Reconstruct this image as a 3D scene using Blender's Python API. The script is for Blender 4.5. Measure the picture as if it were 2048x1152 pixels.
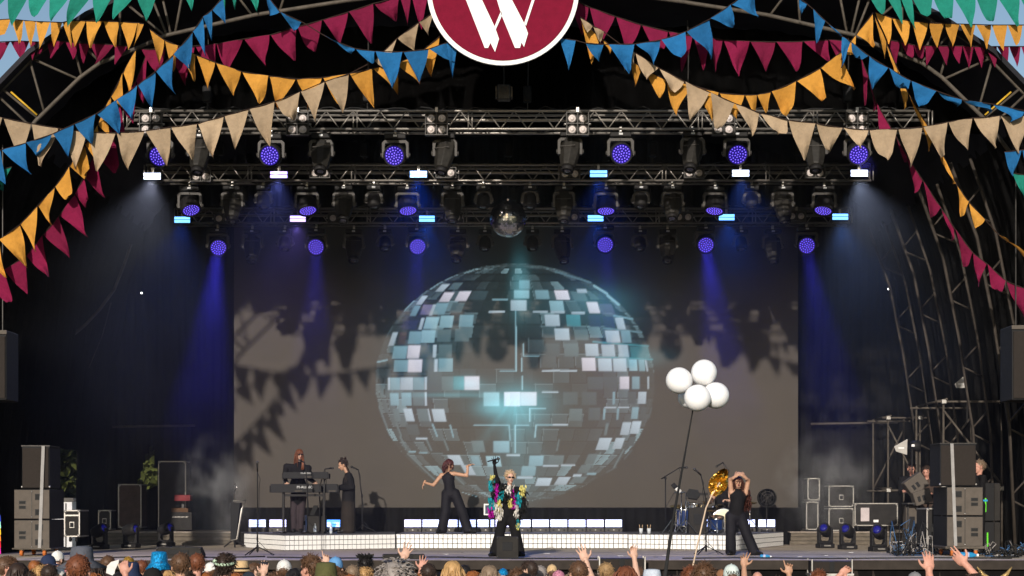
import bpy, bmesh, math, random
import numpy as np
from mathutils import Vector, Matrix, Euler

for o in list(bpy.data.objects):
    bpy.data.objects.remove(o)
SC = bpy.context.scene
COL = SC.collection
PI = math.pi
rnd = random.Random(7)

# ------------------------------------------------------------------ camera, sky, sun, exposure
F = 3250.0          # focal length in pixels of the 2048 px wide photograph
HY = 1010.0         # image row of the horizon
CZ = 2.2            # eye height
cam_d = bpy.data.cameras.new('camera')
cam_d.sensor_width = 36.0
cam_d.lens = F / 2048 * 36.0
cam_d.shift_y = (HY - 576) / 2048
cam_d.clip_end = 5000
cam_o = bpy.data.objects.new('camera', cam_d)
COL.objects.link(cam_o)
cam_o.location = (0, 0, CZ)
cam_o.rotation_euler = (PI / 2, 0, 0)
SC.camera = cam_o

SUN_AZ, SUN_EL = math.radians(11.5), math.radians(17.3)
world = bpy.data.worlds.new('World')
SC.world = world
world.use_nodes = True
wn = world.node_tree
bg = wn.nodes['Background']
sky = wn.nodes.new('ShaderNodeTexSky')
sky.sky_type = 'NISHITA'
sky.sun_disc = False
sky.sun_elevation = SUN_EL
sky.sun_rotation = PI + SUN_AZ
sky.altitude = 0
sky.air_density = 1.0
sky.dust_density = 0.6
wn.links.new(sky.outputs[0], bg.inputs[0])
bg.inputs[1].default_value = 0.105

sun_d = bpy.data.lights.new('sun', 'SUN')
sun_d.energy = 4.6
sun_d.angle = math.radians(0.9)
sun_d.color = (1.0, 0.92, 0.83)
sun_o = bpy.data.objects.new('sun', sun_d)
COL.objects.link(sun_o)
sdir = Vector((math.sin(SUN_AZ) * math.cos(SUN_EL), math.cos(SUN_AZ) * math.cos(SUN_EL), -math.sin(SUN_EL)))
sun_o.rotation_euler = sdir.to_track_quat('-Z', 'Y').to_euler()
sun_o.location = (-8, -20, 20)

SC.view_settings.view_transform = 'Standard'
SC.view_settings.look = 'None'
SC.view_settings.exposure = 0.0
SC.view_settings.gamma = 1.0
SC.view_settings.use_curve_mapping = False
SC.render.engine = 'CYCLES'
cy = SC.cycles
cy.use_denoising = True
try:
    cy.denoiser = 'OPENIMAGEDENOISE'
except Exception:
    pass
cy.max_bounces = 5
cy.diffuse_bounces = 2
cy.glossy_bounces = 2
cy.transmission_bounces = 4
cy.volume_bounces = 0
cy.transparent_max_bounces = 8
cy.sample_clamp_indirect = 4.0
cy.use_light_tree = True
cy.volume_step_rate = 2.0
cy.volume_max_steps = 64

# ------------------------------------------------------------------ helpers
def W(px, py, Y):
    """world point that the photograph's pixel (px, py) shows at distance Y"""
    return Vector(((px - 1024) / F * Y, Y, CZ + (HY - py) / F * Y))

def M(px, Y):
    """metres for a pixel count at distance Y"""
    return px / F * Y

MATS = {}
def mat(name, col, rough=0.7, metal=0.0, var=0.15, scale=6.0, bump=0.0, bscale=60.0, emit=None, estr=0.0, spec=0.18, coat=0.0, stretch=None, sheen=0.0, rvar=0.0, nosample=True):
    if name in MATS:
        return MATS[name]
    m = bpy.data.materials.new(name)
    m.use_nodes = True
    nt = m.node_tree
    b = nt.nodes['Principled BSDF']
    b.inputs['Roughness'].default_value = rough
    b.inputs['Metallic'].default_value = metal
    b.inputs['Specular IOR Level'].default_value = spec
    if coat: b.inputs['Coat Weight'].default_value = coat
    if sheen:
        b.inputs['Sheen Weight'].default_value = sheen
    c = tuple(col) + (1.0,)
    b.inputs['Base Color'].default_value = c
    tc = None
    def coords():
        t = nt.nodes.new('ShaderNodeTexCoord')
        if stretch:
            mp = nt.nodes.new('ShaderNodeMapping')
            mp.inputs['Scale'].default_value = stretch
            nt.links.new(t.outputs['Object'], mp.inputs['Vector'])
            return mp.outputs['Vector']
        return t.outputs['Object']
    if var > 0:
        tc = coords()
        n = nt.nodes.new('ShaderNodeTexNoise')
        n.inputs['Scale'].default_value = scale
        n.inputs['Detail'].default_value = 5
        n.inputs['Roughness'].default_value = 0.65
        nt.links.new(tc, n.inputs['Vector'])
        r = nt.nodes.new('ShaderNodeValToRGB')
        r.color_ramp.elements[0].position = 0.3
        r.color_ramp.elements[1].position = 0.7
        r.color_ramp.elements[0].color = tuple(max(0, x * (1 - var)) for x in col) + (1,)
        r.color_ramp.elements[1].color = tuple(min(1, x * (1 + var)) for x in col) + (1,)
        nt.links.new(n.outputs['Fac'], r.inputs['Fac'])
        nt.links.new(r.outputs['Color'], b.inputs['Base Color'])
        if rvar:
            mr = nt.nodes.new('ShaderNodeMapRange')
            mr.inputs['To Min'].default_value = max(0.02, rough - rvar)
            mr.inputs['To Max'].default_value = min(1, rough + rvar)
            nt.links.new(n.outputs['Fac'], mr.inputs['Value'])
            nt.links.new(mr.outputs['Result'], b.inputs['Roughness'])
    if bump > 0:
        tc = tc or coords()
        n2 = nt.nodes.new('ShaderNodeTexNoise')
        n2.inputs['Scale'].default_value = bscale
        n2.inputs['Detail'].default_value = 3
        nt.links.new(tc, n2.inputs['Vector'])
        bp = nt.nodes.new('ShaderNodeBump')
        bp.inputs['Strength'].default_value = bump
        bp.inputs['Distance'].default_value = 0.02
        nt.links.new(n2.outputs['Fac'], bp.inputs['Height'])
        nt.links.new(bp.outputs['Normal'], b.inputs['Normal'])
    if emit:
        b.inputs['Emission Color'].default_value = tuple(emit) + (1,)
        b.inputs['Emission Strength'].default_value = estr
    if emit and nosample: m.cycles.emission_sampling = 'NONE'
    MATS[name] = m
    return m

def tag(o, label=None, cat=None, group=None, kind=None):
    if label: o['label'] = label
    if cat: o['category'] = cat
    if group: o['group'] = group
    if kind: o['kind'] = kind
    return o

def thing(name, label, cat, loc=(0, 0, 0), rz=0.0, group=None):
    o = bpy.data.objects.new(name, None)
    o.empty_display_size = 0.1
    COL.objects.link(o)
    o.location = loc
    o.rotation_euler = (0, 0, rz)
    return tag(o, label, cat, group)

def frame_of(d, up=Vector((0, 0, 1))):
    d = Vector(d).normalized()
    if abs(d.dot(up)) > 0.99:
        up = Vector((0, 1, 0))
    x = d.cross(up).normalized()
    y = x.cross(d).normalized()
    return x, y, d

class MB:
    """collects shapes; build() links them as ONE mesh object"""
    def __init__(s):
        s.v, s.f, s.m = [], [], []
    def add(s, vs, fs, mi=0, mx=None):
        b = len(s.v)
        if mx is not None:
            vs = [mx @ Vector(v) for v in vs]
        s.v.extend(tuple(v) for v in vs)
        s.f.extend(tuple(i + b for i in f) for f in fs)
        s.m.extend([mi] * len(fs))
        return s
    def box(s, c, size, mi=0, mx=None):
        x, y, z = (d / 2 for d in size)
        cx, cy_, cz = c
        vs = [(cx + a * x, cy_ + b * y, cz + d * z) for a in (-1, 1) for b in (-1, 1) for d in (-1, 1)]
        fs = [(0, 1, 3, 2), (4, 6, 7, 5), (0, 4, 5, 1), (2, 3, 7, 6), (0, 2, 6, 4), (1, 5, 7, 3)]
        return s.add(vs, fs, mi, mx)
    def bar(s, p0, p1, w, h=None, mi=0, up=Vector((0, 0, 1))):
        """box beam between two points"""
        p0, p1 = Vector(p0), Vector(p1)
        h = h or w
        x, y, d = frame_of(p1 - p0, up)
        vs = []
        for p in (p0, p1):
            for a, b in ((-1, -1), (1, -1), (1, 1), (-1, 1)):
                vs.append(p + x * a * w / 2 + y * b * h / 2)
        fs = [(3, 2, 1, 0), (4, 5, 6, 7)] + [(i, (i + 1) % 4, 4 + (i + 1) % 4, 4 + i) for i in range(4)]
        return s.add(vs, fs, mi)
    def tube(s, p0, p1, r0, r1=None, n=8, mi=0, caps=True):
        p0, p1 = Vector(p0), Vector(p1)
        r1 = r0 if r1 is None else r1
        x, y, d = frame_of(p1 - p0)
        vs = []
        for p, r in ((p0, r0), (p1, r1)):
            for i in range(n):
                a = 2 * PI * i / n
                vs.append(p + x * math.cos(a) * r + y * math.sin(a) * r)
        fs = [(i, (i + 1) % n, n + (i + 1) % n, n + i) for i in range(n)]
        if caps:
            fs += [tuple(reversed(range(n))), tuple(range(n, 2 * n))]
        return s.add(vs, fs, mi)
    def path(s, pts, r, n=6, mi=0):
        pts = [Vector(p) for p in pts]
        rs = r if isinstance(r, (list, tuple)) else [r] * len(pts)
        vs, fs = [], []
        for k, p in enumerate(pts):
            d = pts[min(k + 1, len(pts) - 1)] - pts[max(k - 1, 0)]
            x, y, _ = frame_of(d)
            for i in range(n):
                a = 2 * PI * i / n
                vs.append(p + x * math.cos(a) * rs[k] + y * math.sin(a) * rs[k])
        for k in range(len(pts) - 1):
            for i in range(n):
                fs.append((k * n + i, k * n + (i + 1) % n, (k + 1) * n + (i + 1) % n, (k + 1) * n + i))
        fs += [tuple(reversed(range(n))), tuple(range((len(pts) - 1) * n, len(pts) * n))]
        return s.add(vs, fs, mi)
    def lathe(s, prof, n=16, mi=0, mx=None):
        """prof: (radius, z) pairs round the z axis"""
        vs, fs = [], []
        for r, z in prof:
            for i in range(n):
                a = 2 * PI * i / n
                vs.append((r * math.cos(a), r * math.sin(a), z))
        for k in range(len(prof) - 1):
            for i in range(n):
                fs.append((k * n + i, k * n + (i + 1) % n, (k + 1) * n + (i + 1) % n, (k + 1) * n + i))
        fs += [tuple(reversed(range(n))), tuple(range((len(prof) - 1) * n, len(prof) * n))]
        return s.add(vs, fs, mi, mx)
    def prism(s, poly, y0, y1, mi=0, mx=None):
        """poly in x,z extruded along y (front y0 towards the camera)"""
        n = len(poly)
        vs = [(x, y0, z) for x, z in poly] + [(x, y1, z) for x, z in poly]
        fs = [tuple(range(n)), tuple(reversed(range(n, 2 * n)))] + [(i, n + i, n + (i + 1) % n, (i + 1) % n) for i in range(n)]
        return s.add(vs, fs, mi, mx)
    def ball(s, c, r, n=12, k=8, mi=0, mx=None):
        rx, ry, rz = r if isinstance(r, (tuple, list)) else (r, r, r)
        vs, fs = [], []
        for j in range(1, k):
            t = PI * j / k
            for i in range(n):
                a = 2 * PI * i / n
                vs.append((c[0] + rx * math.sin(t) * math.cos(a), c[1] + ry * math.sin(t) * math.sin(a), c[2] + rz * math.cos(t)))
        top, bot = len(vs), len(vs) + 1
        vs += [(c[0], c[1], c[2] + rz), (c[0], c[1], c[2] - rz)]
        for j in range(k - 2):
            for i in range(n):
                fs.append((j * n + i, (j + 1) * n + i, (j + 1) * n + (i + 1) % n, j * n + (i + 1) % n))
        for i in range(n):
            fs.append((top, i, (i + 1) % n))
            fs.append((bot, (k - 2) * n + (i + 1) % n, (k - 2) * n + i))
        return s.add(vs, fs, mi, mx)
    def mesh(s, name, mats, smooth=False, off=(0, 0, 0)):
        me = bpy.data.meshes.new(name)
        ox, oy, oz = off
        me.from_pydata([(x - ox, y - oy, z - oz) for x, y, z in s.v], [], s.f)
        for m in (mats if isinstance(mats, (list, tuple)) else [mats]):
            me.materials.append(m)
        if len(set(s.m)) > 1:
            me.polygons.foreach_set('material_index', s.m)
        if smooth:
            me.polygons.foreach_set('use_smooth', [True] * len(me.polygons))
        bm = bmesh.new(); bm.from_mesh(me)
        bmesh.ops.recalc_face_normals(bm, faces=bm.faces)
        bm.to_mesh(me); bm.free()
        me.update()
        return me
    def build(s, name, mats, parent=None, smooth=False, bevel=0.0, local=False, auto=False):
        """vertices are world coordinates unless local; the parent is an unrotated Empty"""
        off = (0, 0, 0)
        if parent is not None and not local:
            p, off = parent, Vector((0, 0, 0))
            while p is not None:
                off = off + Vector(p.location); p = p.parent
        me = s.mesh(name, mats, smooth, off)
        if auto:
            me.polygons.foreach_set('use_smooth', [True] * len(me.polygons))
            try: me.set_sharp_from_angle(angle=math.radians(35))
            except Exception: pass
        return put(name, me, parent, bevel)

def put(name, me, parent=None, bevel=0.0, loc=None, rot=None):
    o = bpy.data.objects.new(name, me)
    COL.objects.link(o)
    if parent is not None: o.parent = parent
    if loc is not None: o.location = loc
    if rot is not None: o.rotation_euler = rot
    if bevel > 0:
        b = o.modifiers.new('bevel', 'BEVEL')
        b.width = bevel; b.segments = 2; b.limit_method = 'ANGLE'
    return o

def copy_tree(o, parent=None):
    c = o.copy()
    COL.objects.link(c)
    if parent is not None: c.parent = parent
    for ch in list(o.children):
        copy_tree(ch, c)
    return c

def rot_to(d, up=Vector((0, 0, 1))):
    """matrix whose local -Y axis points along d"""
    x, y, z = frame_of(d, up)
    return Matrix(((x.x, -z.x, y.x), (x.y, -z.y, y.y), (x.z, -z.z, y.z))).to_4x4()

# shared materials
M_black = mat('black paint', (0.012, 0.012, 0.013), 0.65, var=0.3, scale=9, rvar=0.12)
M_blackcloth = mat('black cloth', (0.007, 0.0066, 0.0066), 0.95, spec=0.05, var=0.4, scale=2.5, bump=0.3, bscale=14)
M_alu = mat('weathered aluminium', (0.42, 0.40, 0.37), 0.45, 0.85, var=0.2, scale=12, rvar=0.12)
M_steel = mat('grey steel tube', (0.085, 0.072, 0.058), 0.65, 0.2, var=0.35, scale=5, bump=0.1)
M_darksteel = mat('dark steel', (0.05, 0.047, 0.044), 0.5, 0.5, var=0.3, scale=7)
M_chrome = mat('chrome', (0.7, 0.7, 0.7), 0.15, 1.0, var=0.05)
M_white = mat('white gloss', (0.78, 0.77, 0.75), 0.4, var=0.04, scale=3)
M_rubber = mat('rubber', (0.02, 0.02, 0.02), 0.85, var=0.2)
M_case = mat('road case laminate', (0.022, 0.02, 0.018), 0.75, var=0.35, scale=4, bump=0.05, bscale=90)
M_caseedge = mat('case edge aluminium', (0.36, 0.34, 0.31), 0.45, 0.7, var=0.2, scale=18)
M_blue_led = mat('blue led glass', (0.02, 0.02, 0.2), 0.3, emit=(0.12, 0.1, 1.0), estr=1.2, var=0)
# ------------------------------------------------------------------ ground, deck, roof, walls
DECK = 1.25
RIS = DECK + 0.32

g = MB().box((0, 0, -0.25), (4000, 4000, 0.5)).build('ground', mat('trodden grass', (0.07, 0.075, 0.03), 0.95, var=0.5, scale=0.6, bump=0.4, bscale=8))
g['kind'] = 'structure'

# stage floor made of panels
M_deck = mat('worn stage ply', (0.42, 0.35, 0.27), 0.7, var=0.35, scale=3.0, bump=0.08, bscale=25, stretch=(1, 5, 5), rvar=0.15)
M_deck2 = mat('worn stage ply dark', (0.34, 0.285, 0.235), 0.65, var=0.4, scale=2.4, bump=0.08, bscale=25, stretch=(1, 5, 5), rvar=0.15)
floor = MB().box((0, 34.75, DECK / 2 - 0.02), (20.0, 13.4, DECK - 0.06)).build('stage_floor', M_blackcloth)
floor['kind'] = 'structure'
pm = []
for k, m_ in enumerate((M_deck, M_deck2)):
    pm.append(MB().box((0, 0, -0.02), (2.44, 1.215, 0.04)).mesh('deck_panel', m_))
for j in range(11):
    for i in range(-5, 5):
        x = (i + 0.5) * 2.445 * 0.82
        o = put('deck_panel', pm[(rnd.random() < 0.3)], floor, loc=(x, 28.02 + 0.61 + j * 1.22, DECK + rnd.uniform(-0.002, 0.002)))
        o.scale = (0.819, 1, 1)
# raised side platforms with board fronts
M_board = mat('dusty boards', (0.12, 0.10, 0.075), 0.8, var=0.4, scale=4, stretch=(1, 6, 6), bump=0.1)
for sx, nm in ((1, 'raised black side platform with dusty board front under the road cases'), (-1, 'raised black side platform with board front behind the floor lights by the open wall')):
    t = thing('side_platform', nm, 'platform', (sx * 8.25, 38.6, DECK), group='raised side platforms')
    MB().box((sx * 8.25, 39.98, DECK + 0.148), (3.3, 2.66, 0.288)).build('platform_body', M_blackcloth, t)
    MB().box((sx * 8.25, 39.97, DECK + 0.305), (3.3, 2.74, 0.022)).build('platform_top', M_deck2, t)
    for k in range(3):
        MB().box((sx * 8.25 + rnd.uniform(-.02, .02), 38.615, DECK + 0.048 + k * 0.097), (3.28, 0.03, 0.088)).build('plank', M_board, t, bevel=0.004)

# front skirt
M_skirt = mat('brown black skirt cloth', (0.024, 0.019, 0.016), 0.9, var=0.3, scale=2, bump=0.2, bscale=20)
sk = thing('stage_skirt', 'dark brown cloth skirt along the front edge of the stage', 'skirt', (0, 28.0, 0))
b = MB(); n = 260
vs, fs = [], []
for i in range(n + 1):
    x = -10 + 20 * i / n
    w_ = 0.02 * math.sin(i * 1.3) + 0.03 * math.sin(i * .37) * math.sin(i * .11)
    if 158 < i < 178 or 196 < i < 202: w_ += 0.05 * math.sin(i * 2.1)
    for z, d in ((0.0, 1.6), (0.5, 1.3), (1.08, .7)):
        vs.append((x, 28.07 + w_ * d, z))
for i in range(n):
    for k in range(2):
        a = i * 3 + k
        fs.append((a, a + 3, a + 4, a + 1))
b.add(vs, fs).build('skirt_cloth', M_skirt, sk, smooth=True)
MB().box((0, 27.985, DECK - 0.085), (20, 0.05, 0.15)).build('edge_band', mat('edge band cloth', (0.036, 0.029, 0.024), 0.85, var=0.3, scale=3), sk)
MB().box((0, 27.985, DECK + 0.005), (20, 0.06, 0.012)).build('edge_trim', mat('edge trim', (0.2, 0.17, 0.2), 0.5, var=0.3, scale=6), sk)

# roof: arch profile swept back over the stage
PROF = [(-10.5, -2.2), (-10.4, 1.0), (-10.15, 3.5), (-9.8, 5.6), (-9.36, 6.98), (-9.09, 7.41), (-8.52, 8.0), (-7.52, 8.66), (-6.93, 8.95), (-5.0, 9.25), (-2.5, 9.38), (0, 9.42)]
PROF = PROF + [(-x, z) for x, z in reversed(PROF[:-1])]
def prof_at(scale_in=0.0):
    out = []
    for i, (x, z) in enumerate(PROF):
        p0 = Vector(PROF[max(i - 1, 0)]); p1 = Vector(PROF[min(i + 1, len(PROF) - 1)])
        d = (p1 - p0).normalized(); nrm = Vector((d.y, -d.x))
        out.append((x + nrm.x * scale_in, CZ + z + nrm.y * scale_in))
    return out
M_roof = mat('black roof membrane', (0.014, 0.014, 0.018), 0.75, var=0.5, scale=0.8, bump=0.25, bscale=3)
inn, outp = prof_at(0.0), prof_at(-0.08)
roof = thing('stage_roof', 'black arched membrane roof over the stage', 'roof', (0, 27, 0))
b = MB(); ys = [28.75 + k * 1.11 for k in range(13)]
vs, fs = [], []
npf = len(PROF)
for y in ys:
    vs += [(x, y, z) for x, z in inn] + [(x, y, z) for x, z in outp]
for k in range(len(ys) - 1):
    for i in range(4, npf - 5):
        a, c = k * 2 * npf + i, (k + 1) * 2 * npf + i
        fs.append((a, c, c + 1, a + 1)); fs.append((a + npf, a + npf + 1, c + npf + 1, c + npf))
for k in (0, len(ys) - 1):
    for i in range(4, npf - 5):
        a = k * 2 * npf + i
        fs.append((a, a + 1, a + npf + 1, a + npf))
b.add(vs, fs).build('membrane', M_roof, roof)
# cloth border added above the front truss to shade the upper screen
b = MB(); vs, fs = [], []
for i in range(161):
    x = -9.3 + 18.6 * i / 160
    for z in (7.22, 8.2, 9.3):
        vs.append((x, 31.6 + .05 * math.sin(i * 1.6) + .03 * math.sin(i * .5), CZ + min(z, float(np.interp(x, [p[0] for p in PROF], [p[1] for p in PROF])) - .02)))
for i in range(160):
    for k in range(2):
        a = i * 3 + k
        fs.append((a, a + 3, a + 4, a + 1))
bd = thing('shade_border', 'added black cloth hung above the front truss to shade the upper screen', 'drape', (0, 31.6, CZ + 7.2))
b.add(vs, fs).build('shade_cloth', mat('black velvet', (.0022, .0021, .0021), 1.0, spec=0.0, var=.3, scale=2), bd, smooth=True)
# side walls: black scrim in folds; the left one has an opening on to the site
def scrim(name, label, sx, holes):
    t = thing(name, label, 'wall', (sx * 9.7, 34, 0))
    b = MB(); vs, fs = [], []
    zs = [(-2.2, 10.5), (-1.3, 10.47), (-0.3, 10.44), (0.4, 10.42), (1.3, 10.37), (2.6, 10.25), (3.5, 10.15), (5.6, 9.8), (7.1, 9.33)]
    ny = 120
    for j in range(ny + 1):
        y = 28.6 + 13.2 * j / ny
        for z, x in zs:
            vs.append((sx * (x + 0.05 * math.sin(j * 1.7) + 0.04 * math.sin(j * .6 + z)), y, CZ + z))
    q = len(zs)
    for j in range(ny):
        y = 28.6 + 13.2 * (j + .5) / ny
        for k in range(q - 1):
            z = (zs[k][0] + zs[k + 1][0]) / 2
            if any(y0 < y < y1 and z0 < z < z1 for y0, y1, z0, z1 in holes): continue
            a = j * q + k
            fs.append((a, a + q, a + q + 1, a + 1))
    b.add(vs, fs).build('scrim_cloth', M_blackcloth, t, smooth=True)
scrim('left_wall', 'black scrim side wall with an opening behind the left speaker stack', -1, [(36.8, 38.9, -1.4, 1.3)])
scrim('right_wall', 'black scrim side wall behind the scaffold ribs', 1, [])
# back wall drapes with a triangular gap at the left end
bw = thing('back_wall', 'tall black drapes closing the back of the stage', 'wall', (0, 41.6, 0))
b = MB(); vs, fs = [], []
nx, nz = 300, 64
def gap(x, z):
    zz = z - CZ
    return -9.05 > x > -9.75 and 0.45 < zz < 1.55 and abs(x + 9.22) < 0.02 + (1.56 - zz) * (0.34 if x < -9.22 else 0.16)
for i in range(nx + 1):
    x = -10.7 + 21.4 * i / nx
    top = max(z for z in [np.interp(x, [p[0] for p in PROF], [p[1] for p in PROF])]) + 0.5
    for k in range(nz + 1):
        z = -2.2 + (top + 2.2) * k / nz
        vs.append((x, 41.5 + 0.06 * math.sin(i * 1.9) + 0.05 * math.sin(i * .7 + k * .2), CZ + z))
for i in range(nx):
    for k in range(nz):
        a = i * (nz + 1) + k
        cx_, cz_ = (vs[a][0] + vs[a + nz + 2][0]) / 2, (vs[a][2] + vs[a + nz + 2][2]) / 2
        if gap(cx_, cz_): continue
        fs.append((a, a + nz + 1, a + nz + 2, a + 1))
b.add(vs, fs).build('drape', M_blackcloth, bw, smooth=True)

# outside behind the gaps: trees and a pale cabin
M_leaf = mat('leaf green', (0.06, 0.07, 0.016), 0.7, var=0.5, scale=3)
M_bark = mat('bark', (0.09, 0.06, 0.04), 0.9, var=0.3)
def tree(x, y, h, label, seed):
    r = random.Random(seed)
    t = thing('tree', label, 'tree', (x, y, 0), group='trees behind the stage')
    b = MB()
    b.path([(x, y, 0), (x + .1, y, h * .3), (x - .1, y + .1, h * .6), (x, y, h * .9)], [.22, .17, .1, .03], 8)
    for k in range(9):
        a = r.uniform(0, 6.3); z = h * r.uniform(.25, .7)
        b.path([(x, y, z), (x + math.cos(a) * h * .16, y + math.sin(a) * h * .16, z + h * .1), (x + math.cos(a) * h * .28, y + math.sin(a) * h * .28, z + h * .14)], [.07, .045, .015], 5)
    b.build('trunk', M_bark, t, smooth=True)
    b = MB()
    cl = [(r.uniform(-.28, .28) * h, r.uniform(-.28, .28) * h, h * r.uniform(.3, .95), r.uniform(.06, .13) * h) for _ in range(46)]
    for cx_, cy_, cz_, cr in cl:
        for _ in range(130):
            d = Vector((r.gauss(0, 1), r.gauss(0, 1), r.gauss(0, 1))).normalized() * cr * r.uniform(.5, 1)
            p = Vector((x + cx_, y + cy_, cz_)) + d
            u = Vector((r.gauss(0, 1), r.gauss(0, 1), r.gauss(0, 1))).normalized() * .2
            w = u.orthogonal().normalized() * .1
            b.add([p - u, p + w, p + u, p - w], [(0, 1, 2, 3)])
    o = b.build('crown', M_leaf, t)
tree(-13.6, 56.0, 7.5, 'green tree seen through the triangular gap in the drapes', 1)
tree(-16.5, 53.5, 6.5, 'green tree seen through the opening beside the left speaker stack', 2)
tree(-11.0, 60.0, 8.0, 'tall green tree farther off behind the gap in the drapes', 3)
tree(-15.5, 64.0, 9.0, 'broad green tree at the back behind the gap in the drapes', 4)
tree(-19.0, 60.0, 8.0, 'broad green tree at the back behind the side opening', 5)
def cabin(x, y, w, h, label):
    t = thing('site_cabin', label, 'cabin', (x, y, 0), group='site cabins behind the stage')
    MB().box((x, y, h / 2), (w, 2.4, h)).build('wall', mat('cabin panel', (0.6, 0.6, 0.62), 0.6, var=0.08), t)
    MB().box((x, y, h + .05), (w + .1, 2.5, .1)).build('roof', M_darksteel, t)
    for k in range(7):
        MB().box((x - w / 2 + w * (k + .5) / 7, y - 1.21, h / 2), (.03, .03, h - .1)).build('panel_joint', M_darksteel, t)
    MB().box((x + w * .1, y - 1.22, 1.05), (.9, .05, 2.0)).build('door', mat('cabin door', (.35, .36, .38), .6, var=.1), t)
cabin(-11.2, 49, 2.6, 2.45, 'white site cabin seen under the triangular gap in the drapes')
cabin(-13.6, 47, 2.4, 2.3, 'pale grey site cabin seen through the side opening')

# ------------------------------------------------------------------ tiled risers
M_tile = mat('white riser tile', (0.82, 0.81, 0.79), 0.35, var=0.03, scale=2)
M_grout = mat('black joint', (0.02, 0.02, 0.02), 0.8, var=0.1)
M_ristop = mat('grey riser carpet', (0.085, 0.085, 0.10), 0.6, var=0.3, scale=7, bump=0.1)
tile_me = MB().add([(-.0462, 0, -.0462), (.0462, 0, -.0462), (.0462, 0, .0462), (-.0462, 0, .0462),
                    (-.0448, -.009, -.0448), (.0448, -.009, -.0448), (.0448, -.009, .0448), (-.0448, -.009, .0448)],
                   [(4, 5, 6, 7), (0, 1, 5, 4), (1, 2, 6, 5), (2, 3, 7, 6), (3, 0, 4, 7)]).mesh('tile', M_tile)
def riser(label, pts, face):
    """pts: footprint x,y; face: indices of the front points in order"""
    c = (sum(p[0] for p in pts) / len(pts), sum(p[1] for p in pts) / len(pts), DECK)
    t = thing('tiled_riser', label, 'riser', c, group='white tiled risers')
    n = len(pts)
    vs = [(x, y, DECK + .002) for x, y in pts] + [(x, y, RIS - .012) for x, y in pts]
    MB().add(vs, [tuple(range(n)), tuple(range(n, 2 * n))] + [(i, (i + 1) % n, n + (i + 1) % n, n + i) for i in range(n)]).build('riser_body', M_grout, t)
    vs = [(x, y, RIS - .011) for x, y in pts] + [(x, y, RIS) for x, y in pts]
    MB().add(vs, [tuple(range(n)), tuple(range(n, 2 * n))] + [(i, (i + 1) % n, n + (i + 1) % n, n + i) for i in range(n)]).build('riser_top', M_ristop, t)
    for a, bb in zip(face[:-1], face[1:]):
        p, q = Vector(pts[a]), Vector(pts[bb])
        L = (q - p).length
        k = max(1, round(L / .1045)); step = L / k
        ang = math.atan2(q.y - p.y, q.x - p.x)
        nrm = Vector((math.sin(ang), -math.cos(ang)))
        for i in range(k):
            m_ = p + (q - p) * ((i + .5) / k) + nrm * .002
            for r_ in range(3):
                o = put('tile', tile_me, t, loc=Vector((m_.x, m_.y, DECK + .0545 + r_ * .1035)) - Vector(c), rot=(0, 0, ang))
                o.scale = (step / .1045 * 1.0, 1, 1)
def PX(px, Y): return ((px - 1024) / F * Y, Y)
riser('white tiled riser angled back at one end, under the keyboards', [PX(489, 36.4), PX(570, 33.9), PX(790, 35.4), PX(790, 38.3), PX(489 - 8, 38.3)], [0, 1, 2])
riser('straight white tiled riser behind the singer with the lamp row on it', [PX(791.5, 35.55), PX(1255.5, 35.55), (2.53, 38.3), (-2.545, 38.3)], [0, 1])
riser('white tiled riser angled back at one end, under the drum kit', [PX(1257, 35.3), PX(1473, 34.1), PX(1566, 38.0), PX(1566, 38.4), (2.55, 38.4)], [0, 1, 2])

# ------------------------------------------------------------------ LED screen with the mirror ball picture
SY = 39.0
sx0, sx1 = W(468, 0, SY).x, W(1596, 0, SY).x
sz0, sz1 = W(0, 1015, SY).z, W(0, 452, SY).z
GX, GZ = 564, 282
ix = 468 + (np.arange(GX)) * (1128 / (GX - 1))
iy = 1015 - np.arange(GZ) * (563 / (GZ - 1))
PXX, PYY = np.meshgrid(ix, iy)
img = np.zeros((GZ, GX, 3))
COLS = {'W': (.62, .60, .68), 'w': (.37, .46, .53), 'c': (.17, .31, .37), 'C': (.25, .43, .50), 'g': (.075, .125, .14), 'd': (.028, .05, .058), 't': (.05, .22, .26),
        'n': (.012, .014, .05), 'l': (.16, .15, .27), 'b': (.05, .025, .02)}
q_rnd = np.random.RandomState(3)
def quad(crop, x0, y0, x1, y1, sk, c, amt=1.0):
    ox, oy, k = crop
    X0, Y0, X1, Y1, S = ox + x0 / k, oy + y0 / k, ox + x1 / k, oy + y1 / k, sk / k
    t = np.clip((PYY - Y0) / max(Y1 - Y0, .1), 0, 1)
    # the given x range is the mid-height range; sk leans the top edge
    shift = S * (0.5 - t)
    wdt = (X1 - X0) - abs(S) if abs(S) < (X1 - X0) else (X1 - X0) * .6
    mid = (X0 + X1) / 2
    dx = np.abs(PXX - mid - shift) - wdt / 2
    dy = np.abs(PYY - (Y0 + Y1) / 2) - (Y1 - Y0) / 2
    a = np.clip(.5 - dx / 2.0, 0, 1) * np.clip(.5 - dy / 2.0, 0, 1) * amt
    col = np.array(COLS[c]) * q_rnd.uniform(.86, 1.12)
    shade = 1.0 - .22 * (t - .5) + .15 * (PXX - mid) / max(wdt, 1)
    global img
    img = img * (1 - a[..., None]) + (a * np.clip(shade, .6, 1.3))[..., None] * col
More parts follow.
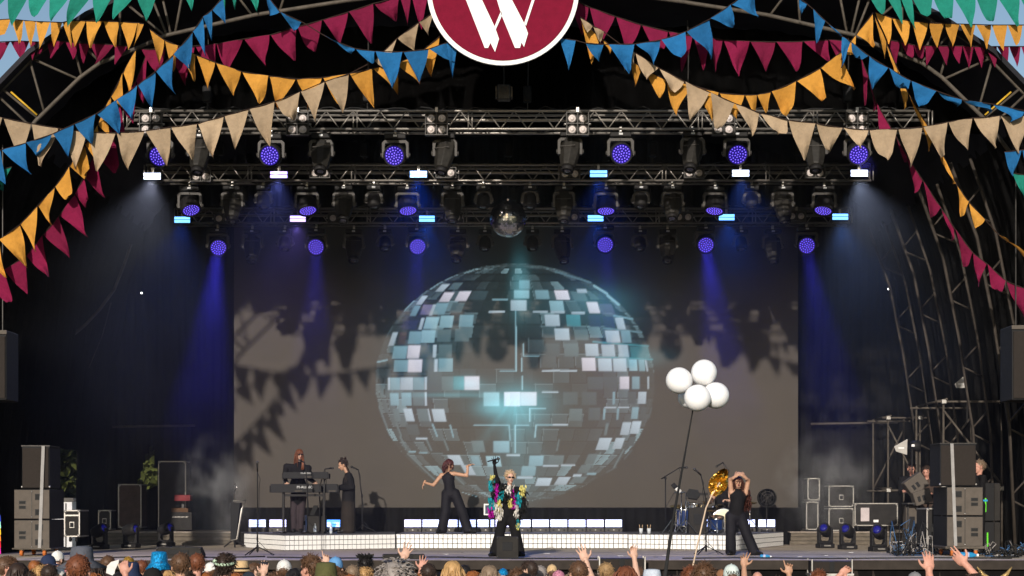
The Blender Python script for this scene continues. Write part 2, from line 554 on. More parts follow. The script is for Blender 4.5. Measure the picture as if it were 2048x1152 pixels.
def line(crop, x0, y0, x1, y1, w_, c, amt=1.0):
    ox, oy, k = crop
    A = np.array((ox + x0 / k, oy + y0 / k)); B = np.array((ox + x1 / k, oy + y1 / k))
    d = B - A; L2 = max((d ** 2).sum(), 1e-6)
    t = np.clip(((PXX - A[0]) * d[0] + (PYY - A[1]) * d[1]) / L2, 0, 1)
    dist = np.hypot(PXX - A[0] - t * d[0], PYY - A[1] - t * d[1])
    a = np.clip(1 - (dist - w_ / 2) / 1.6, 0, 1) * amt
    global img
    img = np.maximum(img, a[..., None] * np.array(COLS[c]))
# faint facet grid of the whole ball
cx_, cy_, RX, RY = 1030.0, 765.0, 279.0, 238.0
nxn, nyn = (PXX - cx_) / RX, (PYY - cy_) / RY
rr = nxn ** 2 + nyn ** 2
inside = rr < 1
lat = np.arcsin(np.clip(nyn, -1, 1))
clat = np.cos(lat)
lon = np.arcsin(np.clip(nxn / np.maximum(clat, 1e-3), -1, 1))
row = lat / (PI / 24.5); rowi = np.floor(row)
hsh = np.mod(np.sin(rowi * 12.9898) * 43758.5453, 1)
colu = lon / (PI / 23) + hsh * 0.8; coli = np.floor(colu)
h2 = np.mod(np.sin(rowi * 127.1 + coli * 311.7) * 43758.5453, 1)
fr, fc = row - rowi, colu - coli
edge = ((fr < .09) | (fc < .05))
gapm = (fr > .10) & (fc > .08)
lit = (.010 + .13 * h2 ** 2.8 + .10 * (h2 > .9)) * (.22 + 1.0 * np.clip(np.hypot(nxn, nyn * .9), 0, 1) ** 1.3)
base = np.where(inside & gapm, lit * (.8 + .4 * fc), 0)
img += base[..., None] * np.array((.62, 1.0, 1.12))
img += (np.where(inside & ((fr < .16) & (fr > .10) | (fc < .13) & (fc > .08)), .006 + .075 * (h2 > .72), 0))[..., None] * np.array((.7, 1, 1.1))
rim = np.exp(-((np.sqrt(rr) - .985) / .012) ** 2) * (.006 + .03 * np.clip(-nyn, 0, 1)) * (nyn < .4)
img += rim[..., None] * np.array((.75, 1, 1.05))
TL, TR, BL, BR = (740, 500, 3.84), (1020, 500, 3.84), (740, 780, 4.8), (1020, 780, 4.8)
for q in [(500, 262, 615, 318, 55, 'w'), (597, 252, 715, 305, 45, 'g'), (527, 325, 650, 398, 45, 'W'), (648, 318, 778, 392, 40, 'W'), (785, 315, 910, 385, 30, 'd'), (350, 352, 445, 420, 50, 'w'),
          (303, 428, 390, 507, 40, 'c'), (385, 420, 490, 497, 25, 'l'), (450, 418, 512, 505, 35, 'w'), (478, 408, 605, 495, 35, 'c'), (608, 405, 730, 480, 30, 'g'),
          (370, 522, 420, 612, 25, 'w'), (408, 515, 535, 606, 25, 'C'), (530, 505, 645, 596, 15, 'C'), (680, 498, 797, 590, 10, 'c'), (240, 540, 370, 610, 20, 'n'),
          (140, 632, 215, 735, 35, 'w'), (213, 632, 285, 725, 15, 'b'), (290, 625, 400, 720, 15, 'c'), (388, 615, 505, 712, 12, 'C'), (512, 610, 625, 705, 8, 'g'), (650, 605, 765, 702, 5, 'g'),
          (168, 738, 290, 835, 15, 'c'), (282, 732, 388, 832, 12, 'W'), (388, 730, 480, 830, 8, 'd'), (480, 728, 512, 825, 5, 'w'), (525, 725, 630, 825, 3, 'g'),
          (180, 845, 300, 935, 8, 'c'), (290, 840, 402, 938, 5, 'W'), (405, 838, 490, 930, 3, 'd'), (492, 838, 520, 935, 3, 'w'), (525, 832, 637, 935, 2, 'c'),
          (138, 980, 155, 1075, 0, 'w'), (155, 980, 230, 1075, 0, 'c'), (232, 978, 330, 1075, 0, 'w'), (330, 978, 415, 1075, 0, 'c'), (417, 975, 438, 1075, 0, 'w'), (440, 970, 550, 1085, 0, 'd'),
          (550, 970, 640, 1080, 0, 'g'), (640, 970, 725, 1075, 0, 't'), (725, 970, 840, 1075, 0, 'W')]:
    quad(TL, *q)
for q in [(70, 232, 150, 300, 0, 'c'), (30, 308, 148, 372, 0, 'C'), (5, 385, 127, 466, 0, 'w'), (190, 308, 305, 376, -12, 'c'), (338, 310, 462, 382, -20, 'W'), (465, 320, 600, 392, -30, 'g'), (510, 300, 595, 330, -10, 'w'),
          (300, 390, 418, 468, -12, 'C'), (312, 468, 420, 486, 0, 'w'), (175, 468, 290, 482, 0, 'w'), (472, 474, 575, 494, 0, 'w'), (585, 400, 695, 485, -25, 'W'), (680, 415, 810, 500, -30, 'l', .45),
          (265, 495, 385, 584, -8, 'w'), (430, 497, 545, 586, -8, 't'), (805, 520, 890, 610, -22, 'w'), (600, 500, 700, 590, -14, 'n'), (710, 510, 810, 600, -18, 'n'),
          (340, 602, 460, 692, -8, 'w'), (490, 612, 605, 692, -10, 'g'), (728, 618, 850, 710, -15, 'w'), (848, 618, 935, 712, -15, 'c'),
          (268, 718, 383, 815, -3, 'd'), (415, 717, 527, 817, -4, 'g'), (575, 720, 683, 815, -8, 'w'), (700, 725, 810, 818, -10, 'w'), (828, 728, 915, 820, -12, 'w'), (920, 740, 1075, 830, -14, 't', .5),
          (550, 828, 660, 928, -6, 'W'), (675, 832, 785, 930, -6, 'w'), (790, 832, 898, 932, -6, 'w'), (912, 838, 980, 928, -6, 'C'), (985, 840, 1040, 930, -8, 'c'), (1035, 845, 1062, 932, -15, 'w'),
          (843, 972, 915, 1068, 0, 'W'), (937, 972, 995, 1068, 0, 'c'), (1055, 972, 1068, 1068, 0, 'w'), (720, 975, 830, 1060, 0, 'd'), (595, 975, 715, 1070, 0, 'd'), (790, 1092, 805, 1180, 0, 'c'), (905, 1090, 970, 1170, 0, 'd'), (985, 1090, 1045, 1170, 5, 'c')]:
    quad(TR, *q)
for q in [(190, 30, 280, 148, -8, 'c'), (300, 25, 400, 150, -6, 'c'), (410, 20, 520, 150, -4, 'g'), (522, 20, 548, 152, -4, 'w'), (1090, 22, 1242, 155, 0, 'C'), (1288, 20, 1440, 155, 0, 'W'),
          (318, 178, 430, 300, -30, 'w'), (215, 180, 300, 300, -25, 'g'), (445, 180, 570, 300, -25, 'g'), (550, 180, 588, 300, -25, 'w'), (590, 183, 735, 303, -25, 'w'),
          (440, 458, 550, 476, 0, 'w'), (370, 585, 440, 600, 0, 'c'), (470, 597, 550, 610, 0, 'c'), (585, 605, 700, 617, 0, 'g'),
          (740, 625, 905, 720, -45, 'w'), (870, 720, 1020, 818, -55, 'w'), (965, 635, 1070, 728, -30, 'c'), (1110, 635, 1265, 735, -20, 'C'), (970, 487, 1110, 597, -25, 'g'), (1185, 490, 1338, 600, 0, 'c'), (1310, 618, 1440, 635, 0, 'w'),
          (340, 330, 480, 430, -25, 'd'), (1120, 830, 1300, 850, 0, 'c', .5)]:
    quad(BL, *q)
for q in [(0, 20, 100, 150, 0, 'W'), (100, 20, 255, 150, 0, 'W', .85), (510, 20, 650, 140, 0, 'd'), (690, 20, 830, 145, 0, 'd'), (985, 18, 1005, 140, 4, 'c'), (1130, 18, 1200, 135, 4, 'd'), (1225, 18, 1310, 132, 8, 'w'),
          (565, 180, 695, 295, 8, 'g'), (750, 170, 870, 290, 8, 'd'), (890, 175, 918, 285, 8, 'c'), (1020, 175, 1048, 285, 8, 'c'), (1160, 165, 1238, 278, 14, 'c'), (1245, 165, 1312, 275, 14, 'd'),
          (1055, 310, 1165, 432, 28, 'w'), (1148, 300, 1262, 420, 28, 'w'), (900, 320, 948, 435, 22, 'g'), (820, 460, 980, 575, 42, 'w'), (980, 460, 1105, 565, 38, 'w'), (1120, 450, 1215, 540, 34, 'd'),
          (178, 630, 324, 728, 10, 'c'), (365, 628, 520, 720, 15, 'g'), (103, 735, 252, 822, 12, 'c'), (710, 615, 845, 715, 45, 'g'), (640, 720, 790, 800, 48, 'g'), (600, 810, 690, 835, 10, 'w'), (735, 795, 830, 815, 8, 'c'),
          (240, 845, 405, 920, 28, 'w'), (420, 835, 585, 910, 48, 'w'), (565, 830, 745, 895, 55, 'g')]:
    quad(BR, *q)
for crop, ls in ((TL, [(918, 476, 1030, 474, 2.5, 'w'), (945, 380, 1055, 380, 2, 'c'), (1118, 470, 1118, 925, 1.2, 'c'), (1000, 930, 1118, 930, 1.2, 'c'), (60, 955, 640, 950, 2, 'd'), (60, 860, 130, 845, 2, 'c')]),
                 (TR, [(48, 590, 48, 930, 1.2, 'C'), (103, 722, 103, 812, 1.2, 'C'), (103, 815, 220, 815, 1.2, 'c'), (90, 830, 90, 930, 1.2, 'C'), (250, 930, 380, 926, 1.5, 'w'), (390, 930, 510, 928, 1.5, 'w'), (645, 275, 745, 335, 3, 'C'), (750, 350, 835, 420, 3.5, 'C'), (350, 165, 620, 250, 2, 'c', .6),
                       (95, 970, 95, 1070, 1.4, 'C'), (250, 1092, 365, 1092, 1.6, 'w'), (800, 505, 940, 530, 2.5, 'c'), (720, 600, 1010, 632, 2, 'c', .7), (640, 705, 1060, 738, 2, 't'), (660, 822, 1090, 840, 2.5, 't')]),
                 (BL, [(90, 165, 190, 430, 1.8, 'g'), (250, 320, 300, 440, 2, 'g'), (290, 450, 345, 555, 2.5, 'g'), (600, 330, 645, 445, 2.2, 'c'), (770, 340, 800, 450, 2, 'c'), (540, 470, 590, 580, 2, 'g'), (710, 475, 750, 575, 2, 'g'), (360, 610, 620, 860, 1.5, 'g'), (820, 830, 900, 905, 1.5, 'g'), (1000, 338, 1335, 338, 1.4, 'c'), (1335, 338, 1345, 480, 1.2, 'c'), (1395, 338, 1395, 480, 1.2, 'c')]),
                 (BR, [(315, 21, 458, 21, 1.6, 'w'), (915, 168, 1015, 168, 1.6, 'w'), (1045, 167, 1140, 167, 1.6, 'w'), (190, 178, 190, 300, 1.4, 'C'), (190, 178, 340, 178, 1, 'c'), (50, 338, 50, 600, 1.4, 'C'), (50, 338, 180, 338, 1.2, 'c'), (250, 338, 240, 450, 1.4, 'C'), (250, 335, 410, 335, 1.2, 'c'), (415, 333, 550, 333, 1.8, 'w'), (320, 728, 460, 728, 1.6, 'w'), (495, 722, 620, 722, 1.6, 'w'), (75, 840, 212, 840, 3, 'w'),
                       (870, 600, 790, 740, 2, 'g'), (1000, 590, 940, 690, 2, 'g'), (1090, 575, 1000, 740, 2, 'g'), (1170, 575, 1100, 660, 1.5, 'd'), (1230, 440, 1180, 540, 1.5, 'd'), (1360, 170, 1330, 275, 1.5, 'd'), (470, 480, 450, 580, 1.6, 'g'), (255, 1035, 410, 1035, 2, 'd'), (370, 990, 520, 990, 2, 'd'), (930, 790, 1020, 740, 1.5, 'd')])):
    for l in ls: line(crop, *l)
# light in the picture itself: flare, shafts and glow around the ball
def glow(x, y, sx_, sy_, c, amt):
    global img
    img = img + (np.exp(-((PXX - x) / sx_) ** 2 - ((PYY - y) / sy_) ** 2) * amt)[..., None] * np.array(c)
teal = (.10, .42, .50)
glow(1035, 808, 60, 34, teal, .75); glow(1035, 840, 40, 60, teal, .30); glow(985, 815, 32, 16, teal, .5)
glow(1040, 575, 17, 55, teal, .42); glow(1215, 640, 60, 50, teal, .16); glow(1190, 600, 60, 26, teal, .22); glow(1270, 715, 60, 18, teal, .22); glow(1110, 640, 60, 60, teal, .06)
glow(880, 690, 90, 80, teal, .06); glow(905, 790, 80, 5, teal, .35); glow(935, 768, 28, 14, teal, .5); glow(830, 720, 60, 60, teal, .05); glow(1040, 950, 50, 60, teal, .12); glow(1030, 765, 300, 250, (.4, .85, .95), .012); glow(1090, 610, 150, 60, teal, .05)
ang = np.arctan2(PXX - 1030, PYY - 790)
rad = np.hypot(PXX - 1030, PYY - 790)
for a0, wd, amt in ((-.62, .09, .28), (.02, .13, .30), (.42, .07, .16), (-.25, .06, .12)):
    img += (np.exp(-((ang - a0) / wd) ** 2) * np.exp(-rad / 75.0) * np.clip(rad / 12, 0, 1) * amt)[..., None] * np.array(teal)
img = np.clip(img, 0, 1.4)
vs_ = np.zeros((GZ, GX, 3)); vs_[..., 0] = np.linspace(sx0, sx1, GX)[None, :]; vs_[..., 1] = SY; vs_[..., 2] = np.linspace(sz0, sz1, GZ)[:, None]
idx = np.arange(GX * GZ).reshape(GZ, GX)
fq = np.stack([idx[:-1, :-1], idx[:-1, 1:], idx[1:, 1:], idx[1:, :-1]], -1).reshape(-1, 4)
scr = thing('led_screen', 'huge video screen showing a glittering mirror ball behind the band', 'screen', (0, SY, sz0))
me = bpy.data.meshes.new('display')
me.from_pydata((vs_.reshape(-1, 3) - np.array((0, SY, sz0))).tolist(), [], fq.tolist())
ca = me.color_attributes.new('picture', 'FLOAT_COLOR', 'POINT')
ca.data.foreach_set('color', np.concatenate([img.reshape(-1, 3), np.ones((GX * GZ, 1))], 1).astype(np.float32).ravel())
ms = bpy.data.materials.new('led display'); ms.use_nodes = True
nt = ms.node_tree; bs = nt.nodes['Principled BSDF']
at = nt.nodes.new('ShaderNodeAttribute'); at.attribute_name = 'picture'
nt.links.new(at.outputs['Color'], bs.inputs['Emission Color'])
bs.inputs['Emission Strength'].default_value = 0.9
tc_ = nt.nodes.new('ShaderNodeTexCoord'); nz_ = nt.nodes.new('ShaderNodeTexNoise'); nz_.inputs['Scale'].default_value = 40; nz_.inputs['Detail'].default_value = 4
rp = nt.nodes.new('ShaderNodeValToRGB'); rp.color_ramp.elements[0].color = (.040, .032, .0245, 1); rp.color_ramp.elements[1].color = (.056, .0445, .034, 1)
nt.links.new(tc_.outputs['Object'], nz_.inputs['Vector']); nt.links.new(nz_.outputs['Fac'], rp.inputs['Fac']); 
sn_ = nt.nodes.new('ShaderNodeVectorMath'); sn_.operation = 'SNAP'; sn_.inputs[1].default_value = (.5, 50, .5); nt.links.new(tc_.outputs['Object'], sn_.inputs[0])
wn_ = nt.nodes.new('ShaderNodeTexWhiteNoise'); nt.links.new(sn_.outputs[0], wn_.inputs['Vector'])
mr_ = nt.nodes.new('ShaderNodeMapRange'); mr_.inputs['To Min'].default_value = .95; mr_.inputs['To Max'].default_value = 1.04; nt.links.new(wn_.outputs['Value'], mr_.inputs['Value'])
hv_ = nt.nodes.new('ShaderNodeHueSaturation'); nt.links.new(mr_.outputs[0], hv_.inputs['Value']); nt.links.new(rp.outputs['Color'], hv_.inputs['Color']); nt.links.new(hv_.outputs[0], bs.inputs['Base Color'])
bs.inputs['Roughness'].default_value = 0.75
ms.cycles.emission_sampling = 'NONE'
me.materials.append(ms)
put('display', me, scr)
MB().box(((sx0 + sx1) / 2, SY + .07, (sz0 + sz1) / 2), (sx1 - sx0, .12, sz1 - sz0)).build('cabinet_back', M_black, scr)
# black skirt under the screen
sk2 = thing('screen_skirt', 'black cloth skirt hung under the video screen', 'skirt', (0, 38.7, DECK))
b = MB(); vs, fs = [], []
for i in range(241):
    x = sx0 - .05 + (sx1 - sx0 + .1) * i / 240
    for z in (DECK + .01, (DECK + sz0) / 2, sz0 - .004):
        vs.append((x, 38.9 + .03 * math.sin(i * 1.4) + .02 * math.sin(i * .45), z))
for i in range(240):
    for k in range(2):
        a = i * 3 + k
        fs.append((a, a + 3, a + 4, a + 1))
b.add(vs, fs).build('skirt_cloth', M_blackcloth, sk2, smooth=True)
# ------------------------------------------------------------------ front arch and the ribs behind it
AY = 29.0
def arch_side(mir, label):
    def p(x, y, dy=0):
        return W((2044 - x) if mir else x, y, AY + dy)
    t = thing('arch_truss', label, 'truss', p(60, 240), group='front roof arch')
    outer = [(-60, 240), (5, 178), (70, 112), (118, 76), (180, 41), (235, 6), (330, -40), (520, -90)]
    inner = [(20, 310), (72, 241), (160, 155), (200, 126), (275, 96), (332, 71), (510, 30), (690, 2), (900, -25)]
    for dy in (0.0, 0.55):
        MB().path([p(*q, dy) for q in outer], .034, 8).build('outer_chord', M_steel, t, smooth=True)
        MB().path([p(*q, dy) for q in inner], .038, 8).build('inner_chord', M_steel, t, smooth=True)
    for a, c in [((60, 122), (88, 222)), ((66, 118), (160, 160)), ((138, 64), (164, 154)), ((166, 50), (208, 122)), ((240, 2), (240, 110)), ((246, 2), (331, 72)), ((296, -24), (334, 72)),
                 ((318, -34), (342, 70)), ((372, -50), (350, 68)), ((430, -68), (505, 32)), ((452, -72), (444, 46)), ((140, 64), (200, 124)), ((600, -100), (560, 20)), ((640, -100), (700, 2)), ((5, 178), (75, 236)), ((-6, 190), (62, 254))]:
        for dy in (0.0, .55):
            if dy and rnd.random() < .35: continue
            MB().tube(p(*a, dy), p(*c, dy), .024, n=7).build('brace', M_steel, t, smooth=True)
    for q in ((88, 222), (160, 157), (240, 105), (331, 72), (445, 45), (505, 31)):
        MB().tube(p(*q), p(*q, .55), .022, n=7).build('cross_tube', M_steel, t, smooth=True)
    MB().tube(p(22, 184, -.06), p(74, 230, -.06), .017, n=8).build('yellow_sleeve', mat('yellow pad', (.55, .33, .03), .6), t, smooth=True)
    return t
arch_side(False, 'grey steel lattice arch at the upper left of the stage roof')
arch_side(True, 'grey steel lattice arch at the upper right of the stage roof')
# ribs standing along the right wall
M_rib = mat('dull rib tube', (.045, .037, .03), .7, .2, var=.4, scale=4)
for k, (Y, z0) in enumerate(((30.4, .4), (32.8, .4), (35.2, .4), (37.4, .4))):
    t = thing('wall_rib', ['front steel rib truss along the right wall, beside the hanging speaker', 'second steel rib truss from the front along the right wall', 'third steel rib truss from the front along the right wall', 'rearmost steel rib truss along the right wall'][k], 'truss', (9.3, Y, DECK), group='steel ribs along the right wall')
    ins = [(9.42, -.95), (9.3, 1.5), (9.02, 3.4), (8.7, 5.0), (8.2, 6.4)]
    ous = [(9.78, -.95), (9.68, 1.5), (9.42, 3.4), (9.08, 5.1), (8.6, 6.5)]
    MB().path([(x, Y, CZ + z) for x, z in ins], .034, 8).build('inner_chord', M_rib, t, smooth=True)
    MB().path([(x, Y + .1, CZ + z) for x, z in ous], .03, 8).build('outer_chord', M_rib, t, smooth=True)
    zi = lambda z, A: float(np.interp(z, [q[1] for q in A], [q[0] for q in A]))
    z = .2
    while z < 6.0:
        MB().tube((zi(z, ins), Y, CZ + z), (zi(z + .35, ous), Y + .1, CZ + z + .35), .02, n=6).build('brace', M_rib, t, smooth=True)
        MB().tube((zi(z - .12, ins), Y, CZ + z - .12), (zi(z - .3, ous), Y + .1, CZ + z - .3), .02, n=6).build('brace', M_rib, t, smooth=True)
        z += 1.35
# right scaffold bay
def scaffold(label, x0, x1, y0, y1, zt, group):
    t = thing('scaffold', label, 'scaffold', (x0, y0, DECK), group=group)
    for x in (x0, x1):
        for y in (y0, y1):
            MB().tube((x, y, DECK), (x, y, zt), .024, n=8).build('standard', M_steel, t, smooth=True)
    for z in (DECK + 1.3, zt - .05):
        for y in (y0, y1):
            MB().tube((x0 - .15, y - .045, z), (x1 + .15, y - .045, z), .024, n=8).build('ledger', M_steel, t, smooth=True)
        for x in (x0, x1):
            MB().tube((x + .045, y0 - .1, z + .05), (x + .045, y1 + .1, z + .05), .024, n=8).build('transom', M_steel, t, smooth=True)
    MB().tube((x0, y0 - .05, zt - .25), (x1, y0 - .05, DECK + 1.35), .024, n=8).build('diagonal', M_steel, t, smooth=True)
    MB().tube((x1, y1, zt - .25), (x0, y1, DECK + 1.35), .024, n=8).build('diagonal', M_steel, t, smooth=True)
    for x in (x0, x1):
        for z in (DECK + 1.3, zt - .05):
            MB().box((x, y0 - .03, z), (.1, .1, .09)).build('coupler', M_alu, t, bevel=.01)
scaffold('grey tube scaffold bay behind the right road cases', W(1792, 0, 38.0).x, W(1857, 0, 38.0).x, 38.8, 40.4, W(0, 828, 38).z, 'tube scaffold on the right')
scaffold('grey tube scaffold bay between the wall ribs on the right', W(1882, 0, 34.5).x, W(1998, 0, 34.5).x, 34.3, 36.6, W(0, 800, 34.5).z, 'tube scaffold on the right')
for (x0, x1, y, Y, lb) in ((1622, 1795, 846, 41.2, 'pale rail across the black drapes on the right'), (225, 390, 852, 41.2, 'pale rail across the black drapes on the left')):
    o = MB().tube(W(x0, y + 2, Y), W(x1, y - 1, Y), .03, n=8).build('drape_rail', M_steel, smooth=True); tag(o, lb, 'rail')

# ------------------------------------------------------------------ lighting trusses
M_truss = mat('truss aluminium', (.25, .23, .205), .42, .6, var=.15, scale=10, rvar=.1)
LACE = {}
def truss(label, Y, x0, x1, ytop, ybot):
    a, b_ = W(x0, ytop, Y), W(x1, ytop, Y)
    h = M(ybot - ytop, Y); d = .34
    t = thing('lighting_truss', label, 'truss', ((a.x + b_.x) / 2, Y, a.z - h), group='lighting trusses')
    for y in (Y, Y + d):
        for z in (a.z, a.z - h):
            MB().tube((a.x, y, z), (b_.x, y, z), .025, n=8).build('chord', M_truss, t, smooth=True)
    n = int((b_.x - a.x) / .48)
    st = (b_.x - a.x) / n
    up = MB().tube((0, 0, -h), (st / 2, 0, 0), .013, n=6).mesh('brace', M_truss, True)
    dn = MB().tube((0, 0, 0), (st / 2, 0, -h), .013, n=6).mesh('brace', M_truss, True)
    L = Vector(t.location)
    for i in range(n):
        for q, mm in ((0, up), (.5, dn)):
            put('brace', mm, t, loc=Vector((a.x + st * (i + q), Y, a.z)) - L)
    b2 = MB()
    for i in range(n):
        x = a.x + st * i
        b2.tube((x, Y, a.z - h), (x + st / 2, Y + d, a.z - h), .009, n=5); b2.tube((x + st / 2, Y + d, a.z - h), (x + st, Y, a.z - h), .009, n=5)
    o = b2.build('lacing', M_darksteel, t, smooth=True); o['kind'] = 'stuff'
    k = int((b_.x - a.x) / 2.45) + 1
    for i in range(k + 1):
        x = a.x + (b_.x - a.x) * i / k
        MB().tube((x - .03, Y - .012, a.z), (x - .03, Y - .012, a.z - h), .014, n=6).build('end_post', M_truss, t, smooth=True)
        MB().tube((x + .04, Y - .012, a.z), (x + .04, Y - .012, a.z - h), .014, n=6).build('end_post', M_truss, t, smooth=True)
    MB().tube((a.x, Y + d * .55, a.z - h * .38), (b_.x, Y + d * .55, a.z - h * .38), .032, n=8).build('cable_tray', M_truss, t, smooth=True)
    for i in range(5):
        x = a.x + (b_.x - a.x) * (i + .5) / 5
        MB().path([(x, Y + .17, a.z), (x + .02, Y + .17, a.z + 1.2), (x, Y + .17, CZ + 9.0)], .012, 5).build('hoist_chain', M_darksteel, t)
        MB().box((x, Y + .17, a.z + .35), (.16, .16, .3)).build('hoist', M_black, t, bevel=.03)
    bc = MB()
    pts = [(a.x + (b_.x - a.x) * i / 90, Y + d * .5, a.z + .05 + .05 * abs(math.sin(i * .9)) + .03 * math.sin(i * 2.3)) for i in range(91)]
    bc.path(pts, .012, 5); bc.build('cable', M_rubber, t, smooth=True)
    return a.z - h
T1, T2, T3 = 30.0, 33.0, 36.0
tz1 = truss('front lighting truss, nearest and highest in view', T1, 250, 1860, 222, 258)
tz2 = truss('middle lighting truss carrying the upper white strobes', T2, 292, 1742, 330, 361)
tz3 = truss('rear lighting truss carrying the lower strobes above the screen', T3, 352, 1700, 417, 446)

# ------------------------------------------------------------------ fixtures (built once each, then copied)
M_fix = mat('fixture black plastic', (.013, .012, .012), .6, var=.25, scale=20, rvar=.1)
M_yoke = mat('fixture dark grey', (.06, .055, .05), .5, var=.2, scale=15, rvar=.1)
M_led = mat('violet led', (.1, .05, .5), .3, emit=(.24, .15, 1.0), estr=1.45, var=0)
M_ledback = mat('dark led face', (.01, .008, .06), .3, emit=(.05, .02, .85), estr=.24, var=0)
M_lens = mat('dark lens glass', (.02, .02, .03), .08, var=0, coat=1.0)
def hanger(root, w_):
    MB().box((0, 0, .03), (.05, .09, .10)).build('clamp', M_alu, root, local=True, bevel=.008)
    MB().box((0, 0, -.07), (w_ * .8, .22, .10)).build('base', M_fix, root, local=True, bevel=.02)
    MB().box((0, -.112, -.065), (.07, .006, .035)).build('display', mat('fixture display', (.5, .5, .5), .4, var=0), root, local=True)
def yoke(root, w_, drop, ch=.05, dep=.1):
    h = w_ / 2
    b = MB()
    for s in (-1, 1):
        b.prism([(s * h, -.13 - ch), (s * (h - ch), -.13), (0, -.13), (0, -.19), (s * (h - .05 - ch * .4), -.19), (s * (h - .055), -.19 - ch), (s * (h - .055), -drop - .06), (s * h, -drop - .06)][::s], -dep / 2, dep / 2)
    b.build('yoke', M_yoke, root, local=True, bevel=.008)
    for s in (-1, 1):
        MB().tube((s * (h - .07), 0, -drop), (s * (h + .025), 0, -drop), .04, n=10).build('pivot_knob', M_yoke, root, local=True, smooth=True)
def head_pivot(root, drop):
    e = bpy.data.objects.new('head', None); COL.objects.link(e); e.parent = root; e.location = (0, 0, -drop)
    return e
RY90 = Matrix.Rotation(PI / 2, 4, 'X')   # lathe z axis -> -y
def make_wash():
    t = thing('wash_light', 'x', 'stage light'); hanger(t, .5); yoke(t, .5, .40)
    hd = MB().lathe([(.0, -.17), (.12, -.17), (.17, -.13), (.205, -.05), (.21, .1), (.205, .14), (.185, .145), (.18, .115)], 24, 0, RY90).build('head', M_fix, t, local=True, smooth=True)
    hd.location = (0, 0, -.40)
    MB().lathe([(.178, .112), (.178, .116)], 24, 0, RY90).build('lens', M_ledback, hd, local=True)
    b = MB()
    for ring, cnt in ((0, 1), (.05, 6), (.1, 12), (.148, 18)):
        for i in range(cnt):
            a = 2 * PI * i / cnt + ring * 7
            b.lathe([(.0128, .118), (.010, .126)], 8, 0, Matrix.Translation((ring * math.cos(a), 0, ring * math.sin(a))) @ RY90)
    o = b.build('led_array', M_led, hd, local=True); o['kind'] = 'stuff'
    return t, hd
def make_spot():
    t = thing('profile_spot', 'x', 'stage light'); hanger(t, .46); yoke(t, .46, .38, .05)
    b = MB()
    prof = [(.30, .155, .13), (.24, .185, .16), (-.05, .185, .16), (-.30, .14, .135), (-.34, .12, .12)]
    vs, fs = [], []
    for y, w_, h_ in prof:
        c = .35
        for x, z in ((-w_, -h_ * c), (-w_ * c, -h_), (w_ * c, -h_), (w_, -h_ * c), (w_, h_ * c), (w_ * c, h_), (-w_ * c, h_), (-w_, h_ * c)):
            vs.append((x, y, z))
    for k in range(len(prof) - 1):
        for i in range(8):
            fs.append((k * 8 + i, k * 8 + (i + 1) % 8, (k + 1) * 8 + (i + 1) % 8, (k + 1) * 8 + i))
    fs += [tuple(range(8)), tuple(range(32, 40))]
    hd = b.add(vs, fs).build('head', mat('spot body', (.022, .020, .017), .55, var=.3, scale=14), t, local=True, bevel=.012)
    hd.location = (0, 0, -.38)
    MB().lathe([(.10, .33), (.115, .37), (.115, .43), (.095, .435), (.09, .40)], 18, 0, RY90).build('snoot', M_fix, hd, local=True, smooth=True)
    MB().lathe([(.092, .405), (.06, .43), (.01, .44)], 18, 0, RY90).build('lens', M_lens, hd, local=True, smooth=True)
    MB().box((0, .02, .163), (.30, .015, .012)).build('seam', M_yoke, hd, local=True)
    for k in range(5):
        MB().box((0, .12 + k * .028, .155), (.2, .008, .012)).build('vent', M_black, hd, local=True)
    return t, hd
def make_beam():
    t = thing('beam_light', 'x', 'stage light'); hanger(t, .36); yoke(t, .36, .32, .07, .08)
    hd = MB().lathe([(.03, -.16), (.1, -.14), (.135, -.06), (.135, .08), (.12, .15), (.1, .155), (.095, .13)], 18, 0, RY90).build('head', M_fix, t, local=True, smooth=True)
    hd.location = (0, 0, -.32)
    MB().lathe([(.098, .128), (.05, .15), (.01, .155)], 18, 0, RY90).build('lens', M_lens, hd, local=True, smooth=True)
    return t, hd
M_blind = mat('blinder lamp face', (.62, .55, .52), .25, var=.12, scale=30, coat=.6)
M_blindring = mat('blinder bezel', (.07, .065, .06), .45, var=.15)
def make_blinder(rows):
    t = thing('blinder_light', 'x', 'stage light')
    w_, h_ = .40, .205 * rows
    b = MB()
    for x in (-w_ / 2, 0, w_ / 2): b.box((x, 0, -h_ / 2), (.018, .12, h_))
    for k in range(rows + 1): b.box((0, 0, -k * .205), (w_ + .02, .122, .018))
    b.box((0, .04, -h_ / 2), (w_ - .02, .03, h_ - .02))
    b.build('housing', M_yoke, t, local=True)
    for k in range(rows):
        for s in (-1, 1):
            mx = Matrix.Translation((s * .1, 0, -.1025 - k * .205)) @ RY90
            l = MB().lathe([(.088, 0), (.088, .03), (.078, .033), (.07, .01)], 20, 0, mx).build('bezel', M_blindring, t, local=True, smooth=True)
            MB().lathe([(.072, .012), (.062, .028), (.035, .018), (.034, .034), (.012, .04)], 20, 0, mx).build('lamp', M_blind, t, local=True, smooth=True)
    for s in (-1, 1): MB().tube((s * w_ / 2, 0, -h_ / 2), (s * (w_ / 2 + .05), 0, -h_ / 2), .02, n=8).build('knob', M_alu, t, local=True, smooth=True)
    MB().box((0, 0, .05), (.05, .05, .1)).build('clamp', M_alu, t, local=True)
    return t
def strobe_mats(kind):
    cols = {'white': ((.62, .72, 1.0), 3.0), 'blue': ((.13, .42, 1.0), 3.0), 'lilac': ((.5, .38, 1.0), 3.0)}
    c, s = cols[kind]
    return mat('strobe ' + kind, (.8, .8, .9), .4, emit=c, estr=s, var=0)
